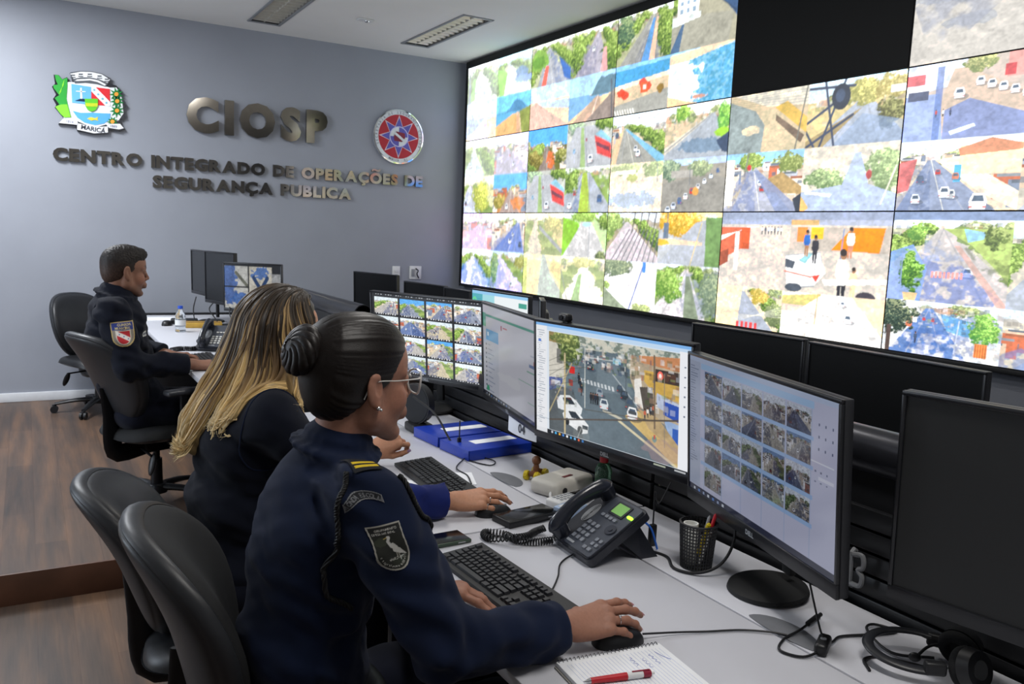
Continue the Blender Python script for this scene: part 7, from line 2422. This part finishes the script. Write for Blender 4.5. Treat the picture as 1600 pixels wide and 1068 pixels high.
def finger_ring(i, f, parent, t=.45, gem=False):
    pts, rs = i['G'][f]
    a, b = pts[0], pts[1]
    c = a * (1 - t) + b * t
    d = (b - a) / np.linalg.norm(b - a)
    x, y, _ = frame(Vector(d))
    r = rs[0] * (1 - t) + rs[1] * t
    m = MB()
    m.tube([Vector(c) + x * (r * 1.1 * math.cos(q)) + y * (r * 1.1 * math.sin(q)) for q in np.linspace(0, 2 * PI, 24, endpoint=False)], .0011, 8, 1, closed=True)
    if gem:
        m.ball(Vector(c + (i['u'] - d * (i['u'] @ d)) * r * 1.2), .0032, 10, 8)
    m.build('ring', M_silver, parent)

# ------------------------------------------------------------------ 1: woman with the hair bun
W1 = person('woman with a dark hair bun and clear glasses, using the near mouse', (.45, 1.56, 0))
sk1 = skin_mat('skin_warm_brown', '9a6f5c')
HC, HM = V3((.556, 1.543, 1.252)), rot_m(R(11), R(3))
w1_arms = [((.530, 1.400, 1.058), (.635, 1.280, .815), (.912, 1.293, .788)), ((.545, 1.705, 1.035), (.575, 1.80, .82), (.735, 1.600, .782))]
L1, I1, B1, body1 = body_and_clothes(
    W1, HC, HM, 1.0, False, sk1, '9a6e5b', '8c4a48',
    [((.445, 1.57, .56), (.150, .185, .13)), ((.460, 1.565, .73), (.122, .160, .17)), ((.480, 1.56, .92), (.125, .165, .17)), ((.50, 1.555, 1.02), (.10, .15, .09))],
    (.512, 1.548, 1.115), None, w1_arms,
    [dict(fwd=(1, -.11, .05), up=(.02, -.35, 1), side=1, curls=[(.10, .30, .22), (.12, .34, .24), (.18, .42, .30), (.24, .50, .34)], spread=.10, thumb=(.75, .75, .45)),
     dict(fwd=(.75, -.55, -.06), up=(0, .1, 1), side=-1, curls=[.25, .3, .35, .4], fine=.003)],
    [((.46, 1.48, .54), (.86, 1.45, .53), (.83, 1.45, .105)), ((.46, 1.66, .54), (.86, 1.68, .53), (.83, 1.68, .105))],
    M_navy, seed=3, hand_s=1.0)
nails(I1[0]['tips'][:4], mat('nail_polish', 'c08a92', .2), W1)
finger_ring(I1[0], 2, W1, .5, True)

# hair swept back into a bun
BUN = (-.112, .004, .066)
hx = Field(np.arange(HC[0] - .2, HC[0] + .13, .0025, dtype=np.float32), np.arange(HC[1] - .12, HC[1] + .12, .0025, dtype=np.float32), np.arange(HC[2] - .13, HC[2] + .17, .0025, dtype=np.float32))
hx.ell(L1((-.020, 0, .046)), (.106, .0835, .0945), HM, .01)
hx.ell(L1((.016, 0, .064)), (.078, .068, .068), HM, .02)
hx.ell(L1((-.050, 0, -.012)), (.062, .064, .062), HM, .03)
hx.cone(L1((-.075, 0, .06)), L1(BUN), .055, .026, .03)
X, Y, Z = hx.coords((slice(None),) * 3)
lx = (X - HC[0]) * HM[0, 0] + (Y - HC[1]) * HM[1, 0] + (Z - HC[2]) * HM[2, 0]
ly = (X - HC[0]) * HM[0, 1] + (Y - HC[1]) * HM[1, 1] + (Z - HC[2]) * HM[2, 1]
lz = (X - HC[0]) * HM[0, 2] + (Y - HC[1]) * HM[1, 2] + (Z - HC[2]) * HM[2, 2]
line = (lx - .90 * lz - .004 - .016 * np.exp(-((np.abs(ly) - .070) / .02) ** 2) * (lz > -.03) * np.exp(-((lz - .005) / .03) ** 2)) / 1.35
hx.d = np.maximum(hx.d, line.astype(np.float32) + .0008)
bx_, by_, bz_ = lx - BUN[0], ly - BUN[1], lz - BUN[2]
th = np.arctan2(by_, bz_)
hx.d += (.0007 * np.sin(th * 46 + 5 * np.sin(th * 7))).astype(np.float32) * (lx > -.09)
HP, HQ = hx.mesh(1)
loc = (HP - HC) @ HM
db = loc - np.array(BUN)
db /= np.linalg.norm(db, axis=1)[:, None]
M_hair_dark = hair_mat('dark_hair', .42, .4, .3, .16)
np_object('hair', HP, HQ, M_hair_dark, W1, np.tile(np.array(lin('16110f')), (len(HP), 1)), db * np.array([34, 60, 60]))
bm_ = MB()
bc = L1((BUN[0] - .012, BUN[1], BUN[2]))
ax_ = V3(HM @ np.array([-.86, 0, .30])); ax_ /= np.linalg.norm(ax_)
ex, ey, _ = frame(Vector(ax_))
strand = []
for k in range(11):
    pts = []
    a0 = 2 * PI * k / 11
    for i in range(13):
        q = i / 12
        a = a0 + q * 2.3
        rr_ = .034 * math.sin(PI * (.20 + .74 * q)) + .004
        h_ = -.020 + .046 * q
        pts.append(Vector(bc) + ex * (rr_ * math.cos(a)) + ey * (rr_ * math.sin(a)) + Vector(ax_) * h_)
    bm_.tube(pts, [.007, .0125, .013, .010, .005], 10, 3)
bm_.ball(bc, (.030, .032, .030), 18, 12)
bun = bm_.build('hair_bun', M_hair_dark, W1)
ca = bun.data.color_attributes.new('tone', 'FLOAT_COLOR', 'POINT')
ca.data.foreach_set('color', np.tile(np.array([*lin('16110f'), 1.0]), (len(bun.data.vertices), 1)).reshape(-1))
va = bun.data.attributes.new('strand', 'FLOAT_VECTOR', 'POINT')
va.data.foreach_set('vector', (mesh_np(bun.data) * 220).reshape(-1))

# clear glasses and an ear stud
GM = mat('clear_acetate', 'd6d4d0', .12, var=.03, alpha=.85, coat=.5)
gl = bpy.data.objects.new('eyeglasses', None); COL.objects.link(gl); gl.parent = W1; gl.empty_display_size = .05
fr = MB()
for y in (-1, 1):
    ring = []
    for k in range(28):
        a = 2 * PI * k / 28
        cx_, cz_ = .0275 * math.copysign(abs(math.cos(a)) ** .7, math.cos(a)), .0245 * math.copysign(abs(math.sin(a)) ** .75, math.sin(a))
        cx_ *= 1 + .10 * cz_ / .02
        ring.append(Vector(L1((.1135 - 5.0 * (cx_ + .003) ** 2 * .8 - .006 * (cx_ > 0) * cx_ / .026 + .05 * cz_, y * (.0345 + cx_), .006 + cz_))))
    fr.tube(ring, .0022, 8, 1, closed=True)
fr.tube([L1((.115, -.011, .012)), L1((.1185, 0, .015)), L1((.115, .011, .012))], .0022, 8, 4)
fr.build('frame', GM, gl)
for y in (-1, 1):
    MB().tube([L1((.100, y * .063, .018)), L1((.088, y * .073, .018)), L1((.04, y * .078, .016)), L1((-.004, y * .0795, .016)), L1((-.022, y * .078, .004)), L1((-.03, y * .074, -.018))], [.0026, .0024, .002, .002, .0018], 8, 5, flat=.6).build('temple', GM, gl)
    ln_ = MB()
    ln_.add([tuple(L1((.1135 - .004 * (math.cos(2 * PI * k / 28) > 0) + .05 * .0215 * math.sin(2 * PI * k / 28), y * (.0345 + .025 * math.copysign(abs(math.cos(2 * PI * k / 28)) ** .7, math.cos(2 * PI * k / 28))), .006 + .0215 * math.copysign(abs(math.sin(2 * PI * k / 28)) ** .75, math.sin(2 * PI * k / 28))))) for k in range(28)], [tuple(range(28))])
    ln_.build('lens', mat('clear_lens', 'ffffff', .03, alpha=.08, spec=.5), gl)
er = MB().ball(tuple(L1((-.004, -.0845, -.034))), .0042, 14, 10).ball(tuple(L1((.002, -.0845, -.0375))), .003, 12, 8).build('earring', M_silver, W1)

# uniform details: rank slide, aiguillette, arm patches, name tape
def shield_mask(w, h, top=.0, waist=.0):
    v, u = np.meshgrid(np.linspace(0, 1, h), np.linspace(-1, 1, w), indexing='ij')
    side = np.where(v < .62, 1.0 - waist * np.sin(np.clip(v / .62, 0, 1) * PI), np.sqrt(np.clip(1 - ((v - .62) / .38) ** 2, 0, 1)))
    return np.abs(u) <= np.maximum(side, .0)
im = Im(78, 108, '20231f')
im.rect(0, 0, 1, 1, 'c8c6bc')
mk = shield_mask(78, 108, waist=.06)
inner = Im(66, 96, '23261f')
inner.grain(.5, 8, 3); inner.rect(0, 0, 1, .21, '191b1c'); inner.ell(.25, .36, .2, .1, '3c4432', .8, .6, 3); inner.ell(.7, .85, .3, .12, '2c3424', .7, .6, 4)
inner.text('GRUPAMENTO', .16, .105, .058, 'dcdcd4', 1, .02, 0, .9); inner.text('DEFESA AMBIENTAL', .06, .19, .055, 'dcdcd4', 1, .02, 0, .72)
inner.poly([(.50, .42), (.60, .40), (.78, .56), (.93, .70), (.70, .66), (.54, .60)], 'e9e8e2'); inner.line((.52, .48), (.46, .36), .03, 'f0efea'); inner.line((.46, .36), (.52, .27), .026, 'f0efea'); inner.ell(.50, .265, .05, .026, 'f2f1ec'); inner.line((.46, .265), (.36, .285), .010, 'd8c070'); inner.line((.62, .62), (.62, .74), .010, 'b8b4a8'); inner.line((.68, .64), (.70, .78), .010, 'b8b4a8')
inner.text('MARICÁ - RJ', .34, .80, .045, 'd8d8d0', 1, .015, R(8), .9)
arc = 'e legislação ambiental'
for k, ch in enumerate(arc):
    if ch != ' ':
        a = R(188) + R(164) * k / (len(arc) - 1)
        inner.text(ch, .5 + .41 * math.cos(a) - .015, .62 - .315 * math.sin(a) + .015, .055, 'dcdcd4', 1, .015, a + PI / 2, .9)
inner.line((.72, .74), (.80, .72), .012, 'd8e0d8'); inner.line((.72, .74), (.70, .80), .01, 'd8e0d8')
sub = im.sub(.05, .035, .95, .965)
v, u = np.meshgrid(np.linspace(0, 1, 108), np.linspace(-1, 1, 78), indexing='ij')
big = np.zeros((108, 78), bool)
h0, w0 = sub.a.shape[:2]
m2 = shield_mask(w0, h0, waist=.06)
ii = inner.a[np.clip((np.arange(h0) * 96 // h0), 0, 95)][:, np.clip((np.arange(w0) * 66 // w0), 0, 65)]
sub.a[m2] = ii[m2]
im.a *= .55
def on_sleeve(c, du, dv, w, h, up):
    c, du, dv = V3(c), V3(du) / np.linalg.norm(du), V3(dv) / np.linalg.norm(dv)
    return lambda a, b: c + du * (a - .5) * w + dv * (.5 - b) * h
pdir = V3((-.10, 1.0, -.12))
patch_object('arm_patch', im, mk, B1, on_sleeve((.546, 1.20, 1.018), (.97, -.04, .14), (-.20, .02, .97), .058, .080, 0), pdir, W1)
im = Im(90, 40, '14161c')
U, V = im.uv()
arcm = (V - .5 * (2 * U - 1) ** 2 * .9 > .04) & (V - .5 * (2 * U - 1) ** 2 * .9 < .50)
edge = arcm & ~((V - .45 * (2 * U - 1) ** 2 > .10) & (V - .45 * (2 * U - 1) ** 2 < .44) & (U > .03) & (U < .97))
im.mix(edge, '77797c')
for k, ch in enumerate('RONDA ESCOLAR'):
    if ch != ' ':
        q = (k + .5) / 13
        im.text(ch, .04 + .92 * q - .03, .38 + .45 * (2 * q - 1) ** 2, .22, '6c6e72', 1, .02, -(2 * q - 1) * .75, .9)
patch_object('shoulder_tab', im, arcm, B1, on_sleeve((.512, 1.20, 1.100), (.97, -.04, .26), (-.26, .02, .97), .062, .034, 0), pdir, W1)
im = Im(60, 34, '101114')
im.rect(.46, .10, .60, .90, 'd8b820'); im.rect(.70, .10, .84, .90, 'd8b820')
im.grain(.12, 20, 2)
patch_object('rank_slide', im, np.ones((34, 60), bool), B1, on_sleeve(V3((.516, 1.403, 1.130)) - .15 * V3((0, .70, -.714)), (.05, -.714, -.70), (-1, -.04, -.03), .056, .052, 0), (0, .70, -.714), W1, .004)
def on_cloth(bvh, pts, off=.004, out=(0, 0, 0)):
    r = []
    for p in pts:
        h = bvh.find_nearest(Vector(p))
        n = (Vector(p) - h[0])
        n = n.normalized() if n.length > 1e-5 else h[1]
        if n.dot(h[1]) < 0:
            n = h[1]
        r.append(h[0] + n * off)
    return r
def braid(bvh, pts, name, m, parent, r=.005):
    P = smooth_path(on_cloth(bvh, [p for p in smooth_path(pts, 6)], r * 1.1), 6)
    b = MB()
    for s in range(3):
        q = []
        for i, p in enumerate(P):
            x, y, _ = frame((P[min(i + 1, len(P) - 1)] - P[max(i - 1, 0)]))
            a = i * .55 + s * 2 * PI / 3
            q.append(p + x * (r * .6 * math.cos(a)) + y * (r * .6 * math.sin(a)))
        b.tube(q, r * .62, 7, 1)
    return b.build(name, m, parent)
M_cord = mat('black_braid', '08090b', .6)
braid(B1, [(.488, 1.385, 1.120), (.462, 1.365, 1.085), (.440, 1.36, 1.02), (.45, 1.36, .92), (.50, 1.40, .86)], 'aiguillette', M_cord, W1, .0045)
braid(B1, [(.560, 1.370, 1.098), (.595, 1.345, 1.05), (.620, 1.36, 1.005), (.640, 1.40, .95)], 'aiguillette', M_cord, W1, .0042)
im = Im(50, 18, '15181f')
im.text('PB', .2, .85, .7, 'b8bab8', 1, .02, 0, .9)
patch_object('name_tape', im, np.ones((18, 50), bool), B1, lambda a, b: V3((1.0, 1.44 + .085 * (1 - a) - .0, .925 + .03 * (1 - b))), (-1, 0, 0), W1)
bl = MB()
ring = [Vector((.455 + .150 * math.cos(a), 1.567 + .182 * math.sin(a), .622)) for a in np.linspace(0, 2 * PI, 40, endpoint=False)]
bl.tube(ring, .022, 8, 1, closed=True, flat=.3)
bl.build('belt', M_belt, W1)
finish(W1)

# ------------------------------------------------------------------ 2: blonde woman
W2 = person('woman with long blonde tipped wavy hair, leaning toward the second monitors', (.50, 2.43, 0))
HC2, HM2 = V3((.652, 2.455, 1.232)), rot_m(R(17), R(10))
w2_arms = [((.570, 2.265, 1.030), (.74, 2.125, .815), (1.050, 2.098, .785)), ((.600, 2.600, 1.030), (.80, 2.74, .82), (1.005, 2.635, .805))]
sk2 = skin_mat('skin_light_brown', 'b07a5e')
L2, I2, B2, body2 = body_and_clothes(
    W2, HC2, HM2, .98, False, sk2, 'b68468', '94504c',
    [((.515, 2.43, .56), (.15, .185, .13)), ((.505, 2.43, .73), (.130, .170, .17)), ((.525, 2.43, .91), (.130, .180, .17)), ((.56, 2.43, 1.02), (.11, .165, .09))],
    (.590, 2.44, 1.095), None, w2_arms,
    [dict(fwd=(1, -.22, .0), up=(.0, -.35, 1), side=1, curls=[(.12, .30, .22), (.14, .34, .24), (.2, .42, .30), (.26, .5, .34)], spread=.10, thumb=(.75, .75, .45)),
     dict(fwd=(.86, -.06, .42), up=(-.40, -.60, .66), side=-1, curls=[(.85, .9, .3), (1.15, 1.2, .7), (1.2, 1.25, .8), (1.25, 1.3, .8)], spread=.05, thumb=(.40, 1.0, .75))],
    [((.53, 2.34, .54), (.92, 2.32, .53), (.88, 2.32, .105)), ((.53, 2.52, .54), (.92, 2.55, .53), (.88, 2.55, .105))],
    M_navy_dark, seed=9, shirt_name='uniform_vest', arm_fields=True)
G = Field(np.arange(.46, 1.12, .006, dtype=np.float32), np.arange(2.0, 2.86, .006, dtype=np.float32), np.arange(.70, 1.14, .006, dtype=np.float32))
for n_, a in enumerate(w2_arms):
    sleeve(G, *a, seed=20 + n_, r=(.054, .056, .054, .046), cuff=.046)
SP, SQ = G.mesh(2)
np_object('shirt_sleeves', SP, SQ, M_blue_shirt, W2)
nails(I2[0]['tips'][:4], mat('nail_polish_dark', '5c2c34', .2), W2)
nails(I2[1]['tips'], mat('nail_polish_lilac', '9a7a9c', .2), W2, long=1.25)
finger_ring(I2[0], 2, W2, .45, True)
finger_ring(I2[0], 3, W2, .5, True)
finger_ring(I2[0], 2, W2, .15)

sm = MB()
ring = [V3((.560 + .012 * math.sin(a), 2.268, 1.0)) + V3((.088 * math.cos(a), -.028 * math.cos(a) ** 2, .115 * math.sin(a))) for a in np.linspace(0, 2 * PI, 30, endpoint=False)]
sm.tube(on_cloth(B2, ring, .0005), .0022, 6, 1, closed=True)
sm.build('armhole_seam', M_navy, W2)
# long wavy hair: one draped mass and many locks lying on it, dark at the root and blonde at the ends
rg = np.random.default_rng(4)
um = Field(np.arange(.30, .80, .005, dtype=np.float32), np.arange(2.20, 2.70, .005, dtype=np.float32), np.arange(.84, 1.42, .005, dtype=np.float32))
um.ell(L2((-.016, 0, .048)), V3((.110, .092, .094)), HM2, .01)
um.ell(L2((-.045, 0, -.02)), V3((.088, .094, .10)), HM2, .04)
DR = [L2((-.05, 0, .0)), V3((.565, 2.445, 1.130)), V3((.500, 2.445, 1.045)), V3((.435, 2.450, .975)), V3((.402, 2.455, .925))]
um.chain(DR, [.098, .098, .086, .060, .034], .03)
DL = [L2((-.03, .05, -.02)), V3((.585, 2.53, 1.12)), V3((.50, 2.545, 1.03))]
um.chain(DL, [.07, .07, .05], .03)
DG = [L2((-.01, -.06, .0)), V3((.668, 2.370, 1.135)), V3((.640, 2.335, 1.070)), V3((.600, 2.31, 1.035))]
um.chain(DG, [.062, .066, .060, .036], .03)
DM = [L2((-.05, -.03, .0)), V3((.600, 2.400, 1.130)), V3((.545, 2.370, 1.060)), V3((.490, 2.365, 1.005))]
um.chain(DM, [.09, .085, .070, .040], .03)
X, Y, Z = um.coords((slice(None),) * 3)
lx = (X - HC2[0]) * HM2[0, 0] + (Y - HC2[1]) * HM2[1, 0] + (Z - HC2[2]) * HM2[2, 0]
lz = (X - HC2[0]) * HM2[0, 2] + (Y - HC2[1]) * HM2[1, 2] + (Z - HC2[2]) * HM2[2, 2]
um.d = np.maximum(um.d, ((lx - .75 * np.maximum(lz, -.02) + .016) / 1.25).astype(np.float32))
ga = np.arctan2(Y - 2.44, X - .60)
um.d += (.0035 * np.sin(ga * 26 + 3 * np.sin(Z * 30)) * np.clip((1.30 - Z) / .15, 0, 1)).astype(np.float32)
UP, UQ = um.mesh(1)
BH = bvh_of(UP, UQ)
M_hair_blonde = hair_mat('blonde_tipped_hair', .42, .42, .35, .25)
DK, MD, BL, PALE = [np.array(lin(c)) for c in ('33291f', '83694a', 'cbab72', 'efdcae')]
def ombre(t, start, pale):
    m1 = np.clip((t - start) / .22, 0, 1)[:, None]
    m2_ = np.clip((t - start - .14) / .28, 0, 1)[:, None]
    m3 = np.clip((t - .74) / .26, 0, 1)[:, None] * pale
    c = DK * (1 - m1) + MD * m1
    c = c * (1 - m2_) + BL * m2_
    return c * (1 - m3) + PALE * m3
hm = np_object('hair', UP, UQ, M_hair_blonde, W2, ombre(np.clip((1.375 - UP[:, 2]) / .45, 0, 1), .30, .3) * .62, np.stack([np.arctan2(UP[:, 1] - 2.44, UP[:, 0] - .60) * 22, UP[:, 2] * 9, UP[:, 0] * 8], -1))
VV, FF, CC, SS = [], [], [], []
off = 0
NB, NT = 330, 260                                                       # broad locks, then thin single strands
for i in range(NB + NT):
    thin = i >= NB
    az = R(-106 + 212 * ((i * .6180339) % 1.0))                         # round the head from the back, + to her left
    el = rg.uniform(.0, 1.0)
    p0 = L2(V3((.078 - .12 * el, .010 * np.sign(az) + .03 * el * math.sin(az), .133)))
    ca_, sa_ = math.cos(az), math.sin(az)
    out = lambda r_, z_: L2((-ca_ * r_ - .012, sa_ * r_ * .92, z_))
    p1, p2, p3 = out(.075, .115), out(.112, .050), out(.115, -.03)
    q = np.clip(.5 - az / R(106) * .5 + rg.normal(0, .02), 0, 1)        # 0: her left side, 1: her right side
    if q < .24:
        D, rad, mid, wid = DL, .06, .12, .12
    elif q < .62:
        D, rad, mid, wid = DR, .075, .43, .19
    elif q < .82:
        D, rad, mid, wid = DM, .065, .72, .10
    else:
        D, rad, mid, wid = DG, .06, .91, .09
    lat = (q - mid) / wid
    n_ = len(D)
    mids = []
    for j in range(1, n_):
        w_ = 1.0 if j < n_ - 1 else .6
        o_ = D[1] - V3((.612, 2.442, D[1][2]))                          # away from the neck
        o_ = o_ / np.linalg.norm(o_)
        s_ = np.array([-o_[1], o_[0], 0.0])
        mids.append(D[j] + s_ * rad * lat * .95 * w_ + o_ * rad * .95 * w_ * (1 - .3 * abs(lat)))
    tip = mids[-1] + (mids[-1] - mids[-2]) * rg.uniform(-.45, .65) + V3((-.012, rg.normal(0, .010), rg.normal(0, .008)))
    S = smooth_path([Vector(p) for p in (p0, p1, p2, p3, *mids, tip)], 6)
    n = len(S)
    ph, fr_ = 9 * q + rg.normal(0, .35), 2.1 + .25 * rg.normal()
    amp = rg.uniform(.010, .022)
    lift = rg.uniform(.000, .005) + (.003 if thin else 0)
    def snap(m_):
        for k in range(n):
            t = k / (n - 1)
            h = BH.find_nearest(S[k])
            if h[0] is not None and t < .95:
                S[k] = S[k].lerp(h[0] + h[1] * (lift + .002), (.94 if t < .8 else .6) * m_)
    def relax(c):
        for _ in range(c):
            T = [v.copy() for v in S]
            for k in range(1, n - 1):
                S[k] = T[k] * .4 + (T[k - 1] + T[k + 1]) * .3
    snap(1.0); relax(7); snap(.8); relax(4)
    for rep in range(4):                                                # what dipped under the mass comes back out
        for k in range(n):
            h = BH.find_nearest(S[k])
            if h[0] is not None and (S[k] - h[0]).dot(h[1]) < .002 and k / (n - 1) < .93:
                S[k] = h[0] + h[1] * (lift + .003)
        if rep < 3:
            relax(2)
    for k in range(n):
        t = k / (n - 1)
        w = max(0, t - .50) / .50
        w = w * w * (1.6 if thin else 1.3)
        S[k] = S[k] + Vector((.5 * amp * w * math.sin(fr_ * 6.28 * t + ph), amp * w * math.sin(fr_ * 6.28 * t + ph + 1.0), .6 * amp * w * math.cos(fr_ * 6.28 * t + ph)))
        h = B2.find_nearest(S[k])
        if h[0] is not None and t > .6:
            dd = S[k] - h[0]
            if dd.dot(h[1]) < .004 and dd.length < .05:
                S[k] = h[0] + h[1] * .008
    relax(1)
    b = MB()
    ns = 4 if thin else 10
    r0 = rg.uniform(.0008, .0018) if thin else rg.uniform(.006, .0125)
    # ribbons lie flat on the mass: the wide axis runs across the surface normal
    nrm = BH.find_nearest(S[n // 3])[1]
    b.tube(S, [r0 * .6, r0 * .9, r0 * 1.05, r0 * 1.0, r0 * .8, r0 * .10], ns, 1, flat=1.0 if thin else .30, up=tuple(nrm))
    v = np.array([tuple(p) for p in b.v])
    tt = np.repeat(np.linspace(0, 1, n), ns)
    br = rg.random()
    c = ombre(tt, .20 + .30 * rg.random() - (.22 if br > .58 else 0), .3 + .6 * br) * (.60 + .65 * rg.random())
    VV.append(v); CC.append(c)
    SS.append(np.stack([np.full(len(v), i * 3.7), np.tile(np.abs(np.arange(ns) - ns / 2) * 1.9, n), tt * 1.5], -1))
    FF += [tuple(j + off for j in f) for f in b.f if len(f) == 4]
    off += len(v)
lk = np_object('hair_locks', np.concatenate(VV), np.array(FF), M_hair_blonde, hm, np.concatenate(CC), np.concatenate(SS))
finish(W2)

# ------------------------------------------------------------------ 3: man on the raised floor
MN = person('man in a navy uniform with a red shield patch, typing on the raised floor', (.42, 4.42, ZP))
HC3, HM3 = V3((.403, 4.40, 1.300)), rot_m(R(12), R(5))
m_arms = [((.335, 4.225, 1.125), (.395, 4.150, .885), (.680, 4.215, .872)), ((.385, 4.595, 1.115), (.455, 4.68, .90), (.610, 4.525, .876))]
sk3 = skin_mat('skin_brown', '86604e')
L3, I3, B3, body3 = body_and_clothes(
    MN, HC3, HM3, .955, True, sk3, '86604e', '70483f',
    [((.470, 4.42, .66), (.135, .175, .12)), ((.395, 4.42, .83), (.140, .170, .17)), ((.370, 4.415, 1.00), (.138, .180, .17)), ((.365, 4.41, 1.10), (.115, .165, .09))],
    (.362, 4.405, 1.185), None, m_arms,
    [dict(fwd=(1, .12, -.10), up=(.05, -.2, 1), side=1, curls=[(.25, .4, .3), (.25, .4, .3), (.28, .42, .3), (.3, .45, .3)], fine=.003, thumb=(.7, .8, .4)),
     dict(fwd=(1, -.22, -.08), up=(.05, .2, 1), side=-1, curls=[(.25, .4, .3), (.25, .4, .3), (.28, .42, .3), (.3, .45, .3)], fine=.003, thumb=(.7, .8, .4))],
    [((.44, 4.33, .63), (.86, 4.30, .62), (.84, 4.30, ZP + .105)), ((.44, 4.51, .63), (.86, 4.53, .62), (.84, 4.53, ZP + .105))],
    M_navy_dark, seed=15, torso=1.04, shirt_step=.007, fine_head=.003)
hx = Field(np.arange(HC3[0] - .14, HC3[0] + .14, .003, dtype=np.float32), np.arange(HC3[1] - .11, HC3[1] + .11, .003, dtype=np.float32), np.arange(HC3[2] - .1, HC3[2] + .17, .003, dtype=np.float32))
sc3 = .955
hx.ell(L3((-.016, 0, .046)), V3((.1015, .0785, .089)) * sc3, HM3, .01)
hx.ell(L3((.020, 0, .084)), V3((.080, .066, .052)) * sc3, HM3, .02)
hx.ell(L3((.072, 0, .100)), V3((.024, .045, .024)) * sc3, HM3, .015)
hx.ell(L3((-.052, 0, -.012)), V3((.055, .058, .058)) * sc3, HM3, .03)
X, Y, Z = hx.coords((slice(None),) * 3)
lx = ((X - HC3[0]) * HM3[0, 0] + (Y - HC3[1]) * HM3[1, 0] + (Z - HC3[2]) * HM3[2, 0]) / sc3
ly = ((X - HC3[0]) * HM3[0, 1] + (Y - HC3[1]) * HM3[1, 1] + (Z - HC3[2]) * HM3[2, 1]) / sc3
lz = ((X - HC3[0]) * HM3[0, 2] + (Y - HC3[1]) * HM3[1, 2] + (Z - HC3[2]) * HM3[2, 2]) / sc3
line = np.maximum((lx - .95 * np.maximum(lz, -.01) - .012) / 1.35, -(lz + .075 + .25 * np.maximum(lx + .07, 0)))
hx.d = np.maximum(hx.d, line.astype(np.float32))
hx.d += (.0016 * wob((X, Y, Z), 330, 3) * np.clip((lz - .03) / .05, .2, 1)).astype(np.float32)
HP, HQ = hx.mesh(0)
M_hair_short = hair_mat('short_black_hair', .55, .6, .3)
zl = ((HP - HC3) @ HM3)[:, 2] / sc3
w = np.clip((.06 - zl) / .08, 0, 1)[:, None] * .45
np_object('hair', HP, HQ, M_hair_short, MN, np.array(lin('1d1816')) * (1 - w) + np.array(lin('5a4236')) * w, HP * np.array([260, 260, 90]))
im = Im(66, 76, 'c9b070')
mk = shield_mask(66, 76, waist=-.03)
sub = im.sub(.05, .04, .95, .95)
h0, w0 = sub.a.shape[:2]
inn = Im(w0, h0, '8c8478')
inn.rect(0, 0, 1, .34, '2c3c84'); inn.text('GUARDA', .26, .15, .11, 'd8c888', 1, .02, 0, .9); inn.text('MUNICIPAL', .14, .30, .11, 'd8c888', 1, .02, 0, .82)
U, V = inn.uv()
shd = (np.abs(U - .5) < .36 * np.where(V < .6, 1, np.sqrt(np.clip(1 - ((V - .6) / .36) ** 2, 0, 1)))) & (V > .33)
inn.mix(shd, 'c83038'); bd = shd & (np.abs((V - .62) - .55 * (U - .5)) < .10); inn.mix(bd, 'ece8e4')
for k in range(3): inn.ell(.30 + .2 * k, .52 + .11 * k, .03, .03, '5a78b8')
inn.mix(shd & ~((np.abs(U - .5) < .32 * np.where(V < .6, 1, np.sqrt(np.clip(1 - ((V - .6) / .32) ** 2, 0, 1)))) & (V > .37)), 'd8d0c0')
m2 = shield_mask(w0, h0, waist=-.03)
sub.a[m2] = inn.a[m2]
patch_object('arm_patch', im, mk, B3, on_sleeve((.370, 4.0, 1.035), (.99, 0, .06), (-.08, 0, 1), .094, .110, 0), (0, 1, 0), MN, .003)
im = Im(24, 12, 'c8c8c4'); im.rect(.1, .3, .9, .7, '6c7078')
patch_object('name_badge', im, np.ones((12, 24), bool), B3, lambda a, b: V3((.8, 4.345 - .06 * a, 1.0 + .025 * (1 - b))), (-1, 0, 0), MN, .003)
finish(MN)
